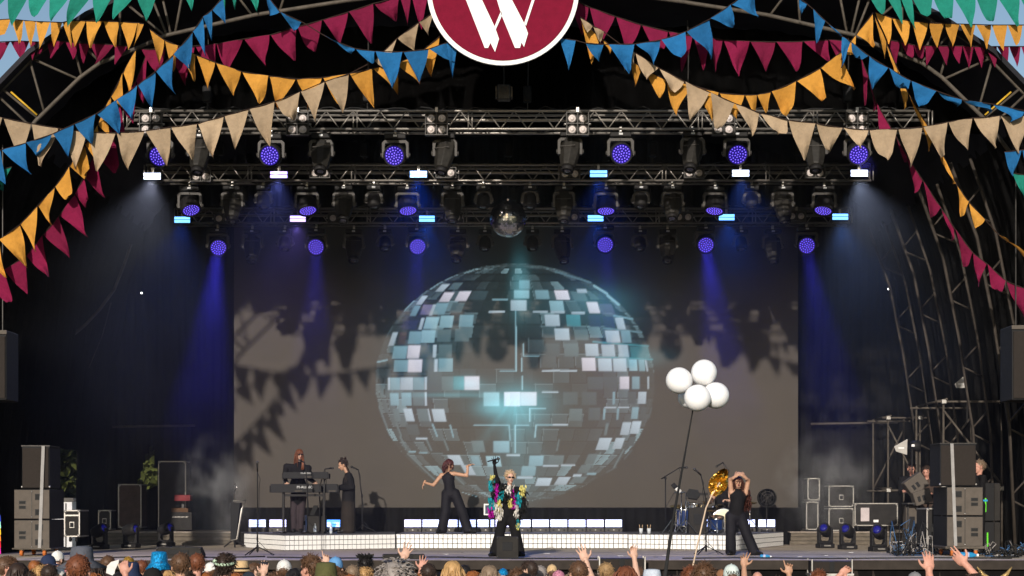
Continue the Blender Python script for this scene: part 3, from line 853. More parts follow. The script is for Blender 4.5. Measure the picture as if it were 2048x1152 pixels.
def make_strobe(kind):
    t = thing('strobe_light', 'x', 'stage light')
    MB().box((0, .02, 0), (.365, .09, .15)).build('housing', M_fix, t, local=True, bevel=.006)
    for s in (-1, 1):
        MB().box((0, -.031, s * .036), (.34, .014, .056)).build('led_bar', strobe_mats(kind), t, local=True)
    MB().box((0, -.036, 0), (.355, .014, .012)).build('centre_tube', mat('strobe tube', (.1, .1, .12), .3, var=0), t, local=True)
    MB().box((0, .02, .13), (.05, .05, .1)).build('clamp', M_alu, t, local=True)
    return t
def aim(hd, d):
    """turn a head whose own axis is -Y towards d"""
    d = (Vector(d).normalized() + Vector((rnd.gauss(0, .07), rnd.gauss(0, .05), rnd.gauss(0, .07)))).normalized()
    hd.rotation_mode = 'XYZ'
    pitch = math.atan2(-d.z, math.hypot(d.x, d.y))
    yaw = math.atan2(d.x, -d.y)
    hd.rotation_euler = (pitch, 0, yaw)
PROTO = {'wash': make_wash(), 'spot': make_spot(), 'beam': make_beam(), 'b4': (make_blinder(2), None), 'b2': (make_blinder(1), None),
         'white': (make_strobe('white'), None), 'blue': (make_strobe('blue'), None), 'lilac': (make_strobe('lilac'), None)}
USED = set()
POS = ['leftmost', 'second from the left', 'third from the left', 'third from the right', 'second from the right', 'rightmost']
def place(kind, px, py, Y, label, group, d=None):
    """py: image row of the mounting point"""
    root, hd = PROTO[kind]
    if kind in USED:
        c = copy_tree(root)
        h = next((k for k in c.children if k.name.startswith('head')), None)
    else:
        USED.add(kind); c, h = root, hd
    c.location = W(px, py, Y)
    tag(c, label, 'stage light', group)
    if d is not None and h is not None: aim(h, d)
    return c
def lamp(name, loc, d, col, power, size, blend=.5, rad=.12):
    l = bpy.data.lights.new(name, 'SPOT'); l.energy = power; l.color = col; l.spot_size = math.radians(size); l.spot_blend = blend; l.shadow_soft_size = rad
    o = bpy.data.objects.new(name, l); COL.objects.link(o); o.location = loc
    o.rotation_euler = Vector(d).to_track_quat('-Z', 'Y').to_euler()
    o['kind'] = 'helper'
    return o
BLUE = (.06, .05, 1.0)
X1 = (321, 543, 791, 1241, 1473, 1714)
for i, x in enumerate(X1):
    place('wash', x, 267 - (4 if i > 2 else 0), T1 + .17, f'round violet LED wash light on the front truss, {POS[i]} of six', 'wash lights on the front truss', (0.05 * (i - 2.5), -1, -.42))
for i, x in enumerate((400, 643, 890, 1140, 1385, 1630)):
    place('spot', x, 266 - (4 if i > 2 else 0), T1 + .17, f'unlit tapered profile spot hanging from the front truss, {POS[i]} of six', 'profile spots on the front truss', (0, -.42, -1))
for i, x in enumerate((302, 595, 873, 1155, 1447, 1714)):
    place('b4', x, 226, T1 - .09, f'square four-lamp blinder on the front truss, {POS[i]} of six', 'four-lamp blinders on the front truss')
S2 = (305, 558, 837, 1197, 1481, 1718)
for i, (x, y) in enumerate(zip(S2, (353, 350, 349, 348, 347, 347))):
    k = ('white', 'lilac', 'blue', 'blue', 'white', 'white')[i]
    place(k, x, y, T2 - .12, f'glaring strobe panel on the middle truss, {POS[i]} of six', 'strobes on the middle truss')
for i, (x, y) in enumerate(zip((402, 640, 892, 1140, 1388, 1630), (353, 346, 346, 348, 346, 346))):
    place('b2', x, y - 10, T2 - .09, f'two-lamp blinder on the middle truss, {POS[i]} of six', 'two-lamp blinders on the middle truss')
for i, (x, dx) in enumerate(zip((380, 614, 815, 1212, 1430, 1648), (.5, .4, .12, .0, -.4, -.6))):
    place('wash', x, 372, T2 + .17, f'violet LED wash light tipped down under the middle truss, {POS[i]} of six', 'wash lights under the middle truss', (dx, -1, -2.1))
for i, x in enumerate((465, 688, 905, 1128, 1345, 1565)):
    place('spot', x, 371, T2 + .17, f'dark profile spot hanging from the middle truss, {POS[i]} of six', 'profile spots on the middle truss', (0, -.5, -1))
for i, x in enumerate((527, 748, 967, 1060, 1282, 1503)):
    place('beam', x, 370, T2 + .2, f'small dark beam light under the middle truss, {POS[i]} of six', 'beam lights on the middle truss', (0, -.25, -1))
S3 = (365, 596, 854, 1191, 1453, 1680)
for i, (x, y) in enumerate(zip(S3, (440, 438, 438, 437, 435, 434))):
    k = ('blue', 'lilac', 'blue', 'blue', 'blue', 'blue')[i]
    place(k, x, y, T3 - .12, f'bright two-bar strobe on the rear truss, {POS[i]} of six', 'strobes on the rear truss')
for i, (x, y) in enumerate(zip((447, 675, 905, 1140, 1367, 1593), (437, 436, 435, 434, 434, 432))):
    place('b2', x, y - 9, T3 - .09, f'two-lamp blinder on the rear truss, {POS[i]} of six', 'two-lamp blinders on the rear truss')
X3 = (436, 633, 834, 1210, 1411, 1613)
DX3 = (.11, .09, .045, -.02, -.035, -.08)
for i, (x, y) in enumerate(zip(X3, (492, 492, 490, 487, 487, 489))):
    c = place('wash', x, y - 36, T3 + .17, f'round violet LED wash light under the rear truss, {POS[i]} of six', 'wash lights under the rear truss', (DX3[i], -1, -.42))
for i, (x, dd) in enumerate(zip((570, 770, 970, 1065, 1280, 1482), range(6))):
    place('beam', x, 458, T3 + .2, f'dim beam light hanging below the rear truss, {POS[i]} of six', 'beam lights on the rear truss', (0, -.35, -1))
for i, x in enumerate((505, 708, 916, 1124, 1335, 1545)):
    place('spot', x, 458, T3 + .2, f'dim profile spot hanging below the rear truss, {POS[i]} of six', 'profile spots on the rear truss', (0, -.55, -1))
# the light these lamps throw
for i, x in enumerate(X3):
    p_ = W(x, (492, 492, 490, 487, 487, 489)[i], T3 - .1)
    lamp('wash_beam', p_, (DX3[i], -.85, -.58), BLUE, (7500, 3200, 2200, 2000, 6500, 5000)[i], 11, .4)
lamp('wash_beam', W(1714, 305, T1 - .15), (.12, -.8, -.6), (.12, .1, 1), 2600, 18, .5)
for xs, ys_, Y, cols in ((S2, 352, T2, ((.7, .75, 1), (.2, .25, 1), (.01, .10, 1), (.01, .10, 1), (.08, .2, 1), (.6, .7, 1))), (S3, 438, T3, ((.01, .12, 1), (.3, .2, 1), (.02, .14, 1), (.01, .12, 1), (.02, .14, 1), (.1, .3, 1)))):
    for i, x in enumerate(xs):
        lamp('strobe_glow', W(x, ys_ + 6, Y - .25), (0, -.8, -1), cols[i], 760 if i in (0, 5) and Y == T2 else 420, 62, .9, .08)

# ------------------------------------------------------------------ mirror ball
c = W(1016, 438, 34.2)
mbt = thing('mirror_ball', 'hanging mirror ball covered in small silver facets', 'mirror ball', c - Vector((0, 0, .39)))
b = MB(); R_ = .385; r2 = random.Random(5)
rows = 26
for j in range(rows):
    t0, t1 = PI * j / rows, PI * (j + 1) / rows
    k = max(5, int(2 * PI * math.sin((t0 + t1) / 2) * R_ / .046))
    for i in range(k):
        a0, a1 = 2 * PI * i / k, 2 * PI * (i + .94) / k
        tl = t0 + .06 * (t1 - t0)
        pts = [Vector((math.sin(t) * math.cos(a), math.sin(t) * math.sin(a), math.cos(t))) * R_ for t, a in ((tl, a0), (t1, a0), (t1, a1), (tl, a1))]
        cen = sum(pts, Vector()) / 4
        q = Matrix.Rotation(r2.gauss(0, .11), 3, Vector((r2.gauss(0, 1), r2.gauss(0, 1), r2.gauss(0, 1))).normalized())
        b.add([c + cen + q @ (p_ - cen) for p_ in pts], [(0, 1, 2, 3)])
o = b.build('mirror_facets', mat('mirror glass', (.55, .55, .55), .22, 1.0, var=0), mbt); o['kind'] = 'stuff'
MB().ball(c, R_ * .985, 24, 14).build('core', M_darksteel, mbt, smooth=True)
MB().tube(c + Vector((0, 0, R_ - .02)), c + Vector((0, 0, R_ + .08)), .05, n=12).build('cap', M_chrome, mbt, smooth=True)
MB().tube(c + Vector((0, 0, R_ + .08)), (c.x, c.y, CZ + 9.0), .008, n=6).build('hanging_wire', M_darksteel, mbt)

# ------------------------------------------------------------------ round sign with the letter W
sgY = 28.1
sc_ = W(1006, -20, sgY)
sg = thing('round_sign', 'round crimson sign with a white rim and a white letter W', 'sign', sc_)
rS = M(152, sgY)
nn = 72
MB().lathe([(rS, 0), (rS, .05)], nn, 0, Matrix.Translation(sc_) @ RY90).build('rim', M_white, sg)
MB().lathe([(rS - M(9, sgY), .05), (rS - M(9, sgY), .062)], nn, 0, Matrix.Translation(sc_) @ RY90).build('disc', mat('crimson board', (.16, .004, .022), .85, var=.12, scale=8, bump=.1, spec=.15), sg)
def strokes(poly):
    pp = [W(x, y, sgY - .07) for x, y in poly]
    MB().prism([(q.x, q.z) for q in pp], sgY - .078, sgY - .06).build('letter_stroke', M_white, sg)
strokes([(886, -112), (924, -116), (964, 0), (990, 55), (998, 78), (990, 104), (981, 86), (976, 96), (969.5, 96), (932, 0)])
strokes([(948, -112), (987, -116), (1024, 0), (1049, 48), (1056, 67), (1048, 94), (1043, 85), (1040, 96), (1030, 96), (1003, 30), (994, 0)])
strokes([(991.5, 59), (1004.5, 30), (1002, 22), (989.5, 52)])
strokes([(1052, 52), (1106, -112), (1101, -114), (1048.5, 46)])
MB().tube(sc_ + Vector((0, .1, rS - .1)), (sc_.x, sgY + .2, CZ + 9.3), .02, n=6).build('hanging_wire', M_darksteel, sg)
ht = thing('truss_hoist', 'grey motor hoist above the centre of the front truss', 'hoist', W(1008, 200, 29.6))
MB().box(W(1008, 186, 29.6), (.24, .2, .28)).build('motor_body', M_darksteel, ht, bevel=.02)
for s in (-1, 1): MB().box(W(1008, 186, 29.6) + Vector((s * .14, 0, 0)), (.03, .16, .2)).build('side_plate', M_steel, ht)
MB().tube(W(1008, 175, 29.6), (W(1008, 175, 29.6).x, 29.6, CZ + 9.2), .014, n=6).build('hoist_chain', M_darksteel, ht)
# ------------------------------------------------------------------ bunting
def cloth(name, col):
    m = mat('bunting ' + name, col, .9, var=.13, scale=7, bump=1.0, bscale=11, sheen=.0)
    nt = m.node_tree; b = nt.nodes['Principled BSDF']
    src = b.inputs['Base Color'].links[0].from_socket
    oi = nt.nodes.new('ShaderNodeObjectInfo'); mr = nt.nodes.new('ShaderNodeMapRange'); hs = nt.nodes.new('ShaderNodeHueSaturation')
    mr.inputs['To Min'].default_value = .74; mr.inputs['To Max'].default_value = 1.08
    nt.links.new(oi.outputs['Random'], mr.inputs['Value']); nt.links.new(mr.outputs[0], hs.inputs['Value']); nt.links.new(src, hs.inputs['Color']); nt.links.new(hs.outputs[0], b.inputs['Base Color'])
    return m
BM = {'teal': cloth('teal', (.012, .19, .14)), 'orange': cloth('orange', (.47, .222, .036)), 'maroon': cloth('maroon', (.158, .006, .037)), 'blue': cloth('blue', (.012, .108, .27)), 'cream': cloth('cream', (.35, .258, .166))}
brng = random.Random(11)
M_cord = mat('dark bunting tape', (.03, .018, .014), .9, var=.2)
def smooth_pts(pts, n=8):
    out = []
    for i in range(len(pts) - 1):
        p0, p1, p2, p3 = pts[max(i - 1, 0)], pts[i], pts[i + 1], pts[min(i + 2, len(pts) - 1)]
        for k in range(n):
            t = k / n
            out.append(p1 * (1 - t) + p2 * t)
    out.append(pts[-1])
    return out
def flag_mesh(A, B, tip, amp, twist, ph, m):
    """triangle of cloth hung between A and B, curling towards its tip"""
    NU, NV = 6, 8
    vs, fs = [], []
    down = tip - (A + B) / 2
    e = (B - A)
    out = Vector((0, -1, 0))
    ax = down.normalized()
    mid = (A + B) / 2
    nip = brng.uniform(.0, .07); sag = brng.uniform(0, .05); cz = brng.choice((0, 0, 0, 0, 0, 1)) * brng.uniform(.2, .55)
    brng_fold = brng.uniform(.3, 1.2)
    for j in range(NV):
        v = j / (NV - 1)
        wv = (1 - v) * 1.0 + nip * v + .05 * math.sin(v * PI)
        for i in range(NU):
            u = i / (NU - 1) - .5
            c = mid + down * v
            p = e * (u * wv)
            # belly the edge, ripple the cloth
            rip = amp * (math.sin(ph + u * 5.0 + v * 3.1) * .6 + math.sin(ph * 2 + v * 6 + u * 2) * .4) * (.25 + v)
            tw = twist * v ** 1.2
            p = Matrix.Rotation(tw, 3, ax) @ p
            if cz and v > 1 - cz:
                c = c + out * .10 * (v - 1 + cz) - down * (v - 1 + cz) * brng_fold
            p = p + down * sag * (1 - 4 * u * u) * (1 - v) * .6
            q = c + p + out * rip + e * (.06 * math.sin(ph * 3 + v * 4) * v)
            vs.append(q)
    for j in range(NV - 1):
        for i in range(NU - 1):
            a = j * NU + i
            fs.append((a, a + 1, a + NU + 1, a + NU))
    return MB().add(vs, fs)
def bunting(col, label, pts, h, lean=0, Y=26.6, skip=(), amp=.10, fh=None, twist=.6, cordc=None, strong=.16, dy=0.0, w=1.0):
    """pts: pixel attachment points; a flag hangs between each two; h: flag length in px; lean: tip shift in px"""
    Y = Y + 2.05
    P = [W(x, y, Y + dy * i / max(1, len(pts) - 1)) for i, (x, y) in enumerate(pts)]
    t = thing('bunting_string', label, 'bunting', P[0], group='strings of triangle flags')
    MB().path(smooth_pts(P, 3), .009, 5).build('cord', M_cord, t)
    for i in range(len(P) - 1):
        if i in skip: continue
        A, B = P[i].copy(), P[i + 1].copy()
        L = (B - A)
        A, B = A + L * (.02 + (1 - w) / 2), B - L * (.02 + (1 - w) / 2)
        hh = M(h * brng.uniform(.95, 1.2), Y)
        if fh and i in fh: hh = M(fh[i][0] * 1.1, Y)
        ln = M((lean + brng.gauss(0, 8)) if not (fh and i in fh and len(fh[i]) > 1) else fh[i][1], Y)
        tip = (A + B) / 2 + Vector((ln, brng.gauss(-.02, .05), -hh))
        tw = brng.gauss(0, twist)
        if brng.random() < strong: tw = brng.choice((-1, 1)) * brng.uniform(1.0, 1.7)
        flag_mesh(A, B, tip, amp * brng.uniform(.4, 1.3), tw, brng.uniform(0, 6.3), None).build('flag', BM[col], t, smooth=True)
def run(*xy): return [(xy[i], xy[i + 1]) for i in range(0, len(xy), 2)]
bunting('teal', 'teal flags along the top left corner against the sky', run(-30, -3, 14, -4, 56, -5, 98, -6, 140, -7, 184, -8, 228, -9, 272, -10, 316, -14), 50, -14, 26.3, amp=.03, twist=.2, strong=0)
bunting('teal', 'few teal flags peeping in above the left arch', run(268, -34, 318, -36, 352, -42, 392, -44, 414, -46, 452, -48, 478, -44, 520, -42), 58, 14, 26.9, skip=(0, 1, 3), strong=.3)
bunting('orange', 'short orange flags across the upper left sky', run(-10, 40, 22, 38, 48, 41, 72, 43, 101, 44, 125, 45, 140, 41, 172, 42, 206, 42, 240, 44, 276, 46, 288, 48), 50, -6, 26.5, amp=.03, twist=.25, strong=.05)
bunting('maroon', 'small maroon flags across the upper left sky under the orange ones', run(-6, 84, 21, 83, 40, 82, 59, 83, 78, 84, 93, 80, 106, 81, 130, 83, 156, 86, 180, 87, 206, 88, 229, 90, 255, 93), 36, -3, 26.8, amp=.02, twist=.2, strong=.04)
bunting('orange', 'long orange string sagging from the left arch to the round sign', run(299, 58, 329, 80, 357, 92, 392, 110, 431, 125, 483, 143, 538, 152, 592, 158, 645, 155, 699, 148, 745, 137, 792, 128, 838, 108, 880, 72), 52, 6, 26.45, fh={0: (58, 8), 8: (58, 10), 9: (66, 24), 10: (50, 30), 11: (46, 26)}, strong=.1)
bunting('maroon', 'large maroon string rising from the left arch towards the round sign', run(282, 99, 331, 98, 390, 92, 432, 88, 487, 78, 540, 70, 594, 54, 645, 40, 697, 24, 747, 7, 800, -6, 822, -10, 856, -12), 60, 10, 26.7, fh={6: (68, 10), 7: (52, 12), 8: (66, 24), 9: (36, 14)}, strong=.05)
bunting('blue', 'blue string climbing from the left edge to the top of the left arch', run(-46, 322, 2, 300, 52, 286, 105, 268, 148, 248, 192, 228, 234, 200, 275, 171, 311, 143, 347, 110, 386, 64, 406, 34, 424, 20, 446, -6), 52, 20, 26.25, fh={2: (34, 0), 10: (56, 16), 11: (50, 10), 12: (36, 16)}, strong=.06)
bunting('blue', 'blue string sagging beside the left of the round sign', run(530, -14, 560, 24, 604, 44, 640, 66, 664, 80, 710, 97, 750, 103, 806, 104, 858, 98, 892, 86, 916, 74), 64, 4, 26.15, skip=(2,), fh={0: (26, -4), 1: (22, 4), 3: (12, 24), 4: (18, 18), 5: (28, 14), 6: (70, 8), 7: (58, 10), 8: (30, 34)}, strong=0)
bunting('cream', 'cream string sweeping from the left edge up to the round sign', run(-46, 226, 6, 236, 62, 247, 118, 257, 174, 264, 232, 266, 290, 262, 341, 254, 395, 248, 448, 232, 498, 218, 550, 203, 601, 184, 650, 163, 698, 148, 748, 122, 794, 77, 838, 45, 866, 26), 68, 2, 26.35, skip=(14,), fh={1: (78, 4), 2: (76, -6), 4: (70, -6), 10: (74, 14), 11: (60, 12), 12: (64, 8), 13: (62, 12), 15: (36, 8), 16: (34, 10), 17: (30, 6)}, strong=.04)
bunting('orange', 'orange string dropping steeply from the left arch to the left edge', run(272, 98, 246, 146, 222, 194, 208, 218, 196, 250, 170, 290, 139, 333, 110, 374, 75, 412, 40, 449, -2, 480, -40, 506), 60, 22, 26.5, fh={0: (62, 4), 1: (46, 12), 2: (30, 6), 3: (40, 20)}, strong=.05)
bunting('maroon', 'maroon string dropping steeply under the orange one to the left edge', run(296, 102, 272, 160, 240, 208, 222, 254, 188, 310, 168, 354, 150, 388, 118, 432, 86, 470, 52, 512, 8, 540, -32, 566), 62, 32, 26.8, fh={0: (70, 0), 1: (60, 10), 2: (64, 26), 3: (70, 40)}, strong=.05)
# right half
bunting('teal', 'teal flags along the top right corner against the sky', run(1736, -12, 1772, -8, 1800, -6, 1824, -4, 1866, -4, 1908, -3, 1952, -3, 1996, -3, 2040, -3, 2086, -3), 54, 15, 26.3, amp=.03, twist=.2, strong=0, fh={0: (46, 12)})
bunting('orange', 'short orange flags across the upper right sky', run(1750, 24, 1784, 36, 1822, 42, 1857, 46, 1889, 47, 1920, 48, 1952, 49, 1983, 50, 2015, 50, 2046, 50, 2080, 50), 48, 6, 26.5, amp=.03, twist=.25, strong=.05)
bunting('maroon', 'small maroon flags across the upper right sky under the orange ones', run(1774, 80, 1800, 83, 1827, 90, 1850, 91, 1874, 92, 1899, 92, 1925, 92, 1948, 93, 1970, 93, 1994, 93, 2018, 93, 2042, 93, 2070, 93), 36, 3, 26.8, amp=.02, twist=.2, strong=.04)
bunting('maroon', 'large maroon string from the round sign across to the right arch', run(1134, -6, 1178, 14, 1231, 33, 1283, 50, 1337, 63, 1358, 67, 1386, 72, 1424, 76, 1446, 80, 1500, 83, 1552, 84, 1606, 83, 1657, 80, 1702, 82), 62, 2, 26.7, fh={0: (60, 10), 4: (28, 4), 6: (60, 0), 7: (60, -4), 11: (38, 24), 12: (38, -4)}, strong=.05)
bunting('blue', 'blue string rising from beside the round sign to the top right of centre', run(1119, 76, 1152, 81, 1170, 86, 1208, 89, 1216, 89, 1270, 88, 1322, 80, 1372, 63, 1420, 38, 1462, 9, 1506, -22), 54, 16, 26.15, skip=(1, 3), fh={0: (58, 2), 2: (30, 8), 4: (50, 14), 5: (42, 14), 6: (62, 22), 7: (60, 28), 8: (28, 26), 9: (36, 34)}, strong=0)
bunting('cream', 'cream string sagging from the round sign to the right edge', run(1160, 34, 1186, 52, 1208, 64, 1240, 88, 1270, 105, 1318, 136, 1370, 163, 1420, 185, 1470, 207, 1520, 226, 1576, 240, 1632, 247, 1686, 256, 1738, 260, 1796, 258, 1846, 254, 1896, 244, 1946, 236, 2000, 232, 2060, 230), 66, -2, 26.35, skip=(2,), fh={0: (20, 2), 1: (26, 4), 3: (30, 10), 4: (36, -4), 5: (40, 2), 6: (62, -12), 7: (70, -12), 8: (52, 10), 9: (56, 20), 12: (36, 10), 13: (78, 4), 14: (78, 2), 15: (60, 10), 16: (56, 10), 17: (58, 14)}, strong=.05)
bunting('orange', 'orange string sagging from the round sign and rising to the right arch', run(1162, 40, 1202, 76, 1222, 92, 1262, 122, 1284, 136, 1332, 160, 1384, 170, 1438, 186, 1490, 190, 1514, 190, 1542, 184, 1593, 162, 1641, 136, 1684, 103, 1712, 70, 1746, 26), 50, 4, 26.55, fh={0: (60, 0), 1: (20, 10), 2: (30, 10), 3: (40, -4), 4: (46, 14), 5: (62, -8), 6: (60, 10), 9: (34, 4), 10: (66, 12), 11: (56, 40), 12: (56, 44), 13: (22, 10), 14: (40, 20)}, strong=.05)
bunting('blue', 'blue string running down from the top right arch to the right edge', run(1596, -6, 1614, 8, 1626, 18, 1651, 42, 1684, 72, 1702, 84, 1738, 112, 1777, 136, 1822, 162, 1874, 182, 1924, 200, 1984, 208, 2052, 222), 56, -8, 26.2, skip=(1,), fh={0: (26, -2), 2: (50, -6), 3: (14, 12), 5: (30, -14), 6: (50, -14), 7: (48, 2), 8: (46, -12), 9: (24, 18), 10: (18, 24), 11: (24, 10)}, strong=0)
bunting('orange', 'twisted orange string hanging down past the right arch to the right edge', run(1748, 26, 1772, 84, 1796, 140, 1816, 186, 1842, 230, 1868, 270, 1884, 306, 1914, 372, 1938, 404, 1970, 440, 2004, 476, 2052, 506), 46, 8, 26.6, fh={0: (56, 12), 1: (40, 6), 4: (44, 4), 6: (24, 4), 7: (40, -4), 8: (34, -4), 9: (28, 30), 10: (26, 20)}, twist=.9, strong=.45)
bunting('maroon', 'twisted maroon string hanging down past the right arch to the right edge', run(1722, 116, 1736, 150, 1752, 204, 1782, 256, 1814, 312, 1846, 362, 1882, 416, 1910, 458, 1946, 506, 1974, 528, 2012, 562, 2056, 580), 44, 0, 26.9, fh={0: (70, 2), 8: (50, -4), 9: (50, -4), 10: (56, 10)}, twist=1.0, strong=.4)
bunting('blue', 'pair of blue flags hanging at the right edge', run(2008, 304, 2044, 300, 2080, 296), 46, -2, 26.3, strong=0)
bunting('teal', 'pair of teal flags hanging at the right edge below the blue ones', run(2024, 346, 2050, 350, 2086, 356), 40, 2, 26.4, strong=0)
bunting('teal', 'teal flags at the left edge below the blue string', run(-40, 346, -4, 340, 24, 334), 42, 0, 26.4, strong=0)
# ------------------------------------------------------------------ gear on the stage
def deckY(yb, top=DECK): return (CZ - top) * F / (yb - HY)
M_cab = mat('grey brown cabinet front', (.095, .08, .066), .75, var=.12, scale=9, bump=.08, bscale=120)
M_grille = mat('speaker grille cloth', (.026, .021, .018), .9, var=.12, scale=30, bump=.25, bscale=260)
M_strap = mat('grey ratchet strap', (.28, .27, .26), .7, var=.15)
M_orange = mat('orange castor tyre', (.45, .13, .03), .5, var=.2)
def sub_box(t, x0, x1, z0, z1, y, dep, mir):
    w_, h_ = x1 - x0, z1 - z0
    bx = MB().box(((x0 + x1) / 2, y + dep / 2, (z0 + z1) / 2), (w_, dep, h_ - .012)).build('cabinet', M_black, t, bevel=.01)
    MB().box(((x0 + x1) / 2, y - .006, (z0 + z1) / 2), (w_ - .02, .016, h_ - .035)).build('baffle', M_cab, t, bevel=.004)
    f = (lambda u: x0 + w_ * ((1 - u) if mir else u))
    for u, v, pw, ph in ((.24, .56, .17, .085), (.24, .40, .17, .085), (.70, .74, .2, .18), (.70, .24, .2, .18)):
        pc = (f(u), y - .0125, z0 + h_ * v)
        po = MB().box(pc, (w_ * pw + .022, .012, h_ * ph * 1.0 + .022)).build('port_frame', M_darksteel, t, bevel=.004)
        MB().box((pc[0], pc[1] - .006, pc[2]), (w_ * pw, .006, h_ * ph)).build('port_shade_block', M_rubber, t)  # proud black block stands in for the shaded hollow of the port
    MB().box((f(.5), y - .016, (z0 + z1) / 2), (.012, .01, h_ - .06)).build('centre_seam', M_darksteel, t)
    for v in (.08, .92): MB().ball((f(.5), y - .02, z0 + h_ * v), .014, 8, 6).build('bolt', M_alu, t)
def speaker_stack(label_s, label_t, px0, px1, tx0, tx1, mir, Y, base=1099, mid=1039, top=978, ttop=893):
    t = thing('subwoofer_stack', label_s, 'speaker', W((px0 + px1) / 2, base, Y), group='floor speaker stacks')
    x0, x1 = W(px0, 0, Y).x, W(px1, 0, Y).x
    z0, z1, z2, z3 = (W(0, q, Y).z for q in (base, mid, top, ttop))
    zf = DECK + .14
    sub_box(t, x0, x1, z0, z1, Y, .95, mir); sub_box(t, x0, x1, z1, z2, Y, .95, mir)
    MB().box(((x0 + x1) / 2, Y + .46, (z0 + DECK + .11) / 2 + .02), (x1 - x0 + .06, 1.0, max(.03, z0 - DECK - .12))).build('dolly', M_steel, t, bevel=.01)
    for x in (x0 + .12, x1 - .12):
        for y in (Y + .08, Y + .85):
            c_ = MB().tube((x - .025, y, DECK + .062), (x + .025, y, DECK + .062), .06, n=16).build('castor', M_orange, t, smooth=True)
            MB().box((x, y, DECK + .125), (.08, .1, .03)).build('castor_fork', M_alu, t)
    sx = x0 + (x1 - x0) * (.72 if not mir else .24)
    b = MB(); dx = .07 if not mir else -.07
    b.add([(sx - .03, Y - .03, z0 + .02), (sx + .03, Y - .03, z0 + .02), (sx + .03 + dx, Y - .03, z3 + .008), (sx - .03 + dx, Y - .03, z3 + .008), (sx - .03 + dx, Y + .8, z3 + .008), (sx + .03 + dx, Y + .8, z3 + .008)], [(0, 1, 2, 3), (3, 2, 5, 4)])
    b.build('ratchet_strap', M_strap, t)
    u = thing('top_speaker', label_t, 'speaker', W((tx0 + tx1) / 2, top, Y), group='upper speakers on the stacks')
    a0, a1 = W(tx0, 0, Y).x, W(tx1, 0, Y).x
    MB().box(((a0 + a1) / 2, Y + .4, (z2 + z3) / 2 + .006), (a1 - a0, .75, z3 - z2 - .006)).build('cabinet', M_black, u, bevel=.012)
    MB().box(((a0 + a1) / 2, Y + .018, (z2 + z3) / 2), (a1 - a0 - .03, .02, z3 - z2 - .05)).build('grille', M_grille, u, bevel=.006)
    MB().box(((a0 + a1) / 2, Y + .36, z3 + .012), (a1 - a0 + .02, .7, .02)).build('lid', M_darksteel, u)
    for s in (a0, a1): MB().ball((s, Y + .03, z2 + .04), .022, 8, 6).build('corner', M_alu, u, smooth=True)
    return x0, x1
speaker_stack('pair of stacked subwoofers with a grey strap at the left of the stage', 'brown grille speaker on top of the left subwoofers', 28, 100, 43, 98, False, 30.2)
speaker_stack('pair of stacked subwoofers with a grey strap at the right of the stage', 'brown grille speaker on top of the right subwoofers', 1893, 1966, 1881, 1953, True, 30.2, 1094, 1032, 973, 888)
# hung speakers at both edges
for x0, x1, y0, y1, lb in ((-60, 13, 660, 800, 'hung grille speaker cut by the left edge of the picture'), (2024, 2096, 650, 800, 'hung grille speaker cut by the right edge of the picture')):
    Y = 28.6; a, c = W(x0, y1, Y), W(x1, y0, Y)
    t = thing('hung_speaker', lb, 'speaker', (a + c) / 2, group='hung speakers at the edges')
    MB().box(((a.x + c.x) / 2, Y + .35, (a.z + c.z) / 2), (c.x - a.x, .7, c.z - a.z)).build('cabinet', M_black, t, bevel=.015)
    MB().box(((a.x + c.x) / 2, Y - .01, (a.z + c.z) / 2 - .04), (c.x - a.x - .04, .03, c.z - a.z - .14)).build('grille', M_grille, t, bevel=.01)
    MB().box(((a.x + c.x) / 2, Y - .012, c.z - .04), (c.x - a.x + .02, .03, .07)).build('top_band', M_cab, t, bevel=.006)
    for q in (.25, .75): MB().tube((a.x + (c.x - a.x) * q, Y + .3, c.z), (a.x + (c.x - a.x) * q, Y + .3, CZ + 6.4), .012, n=6).build('hanging_cable', M_darksteel, t)
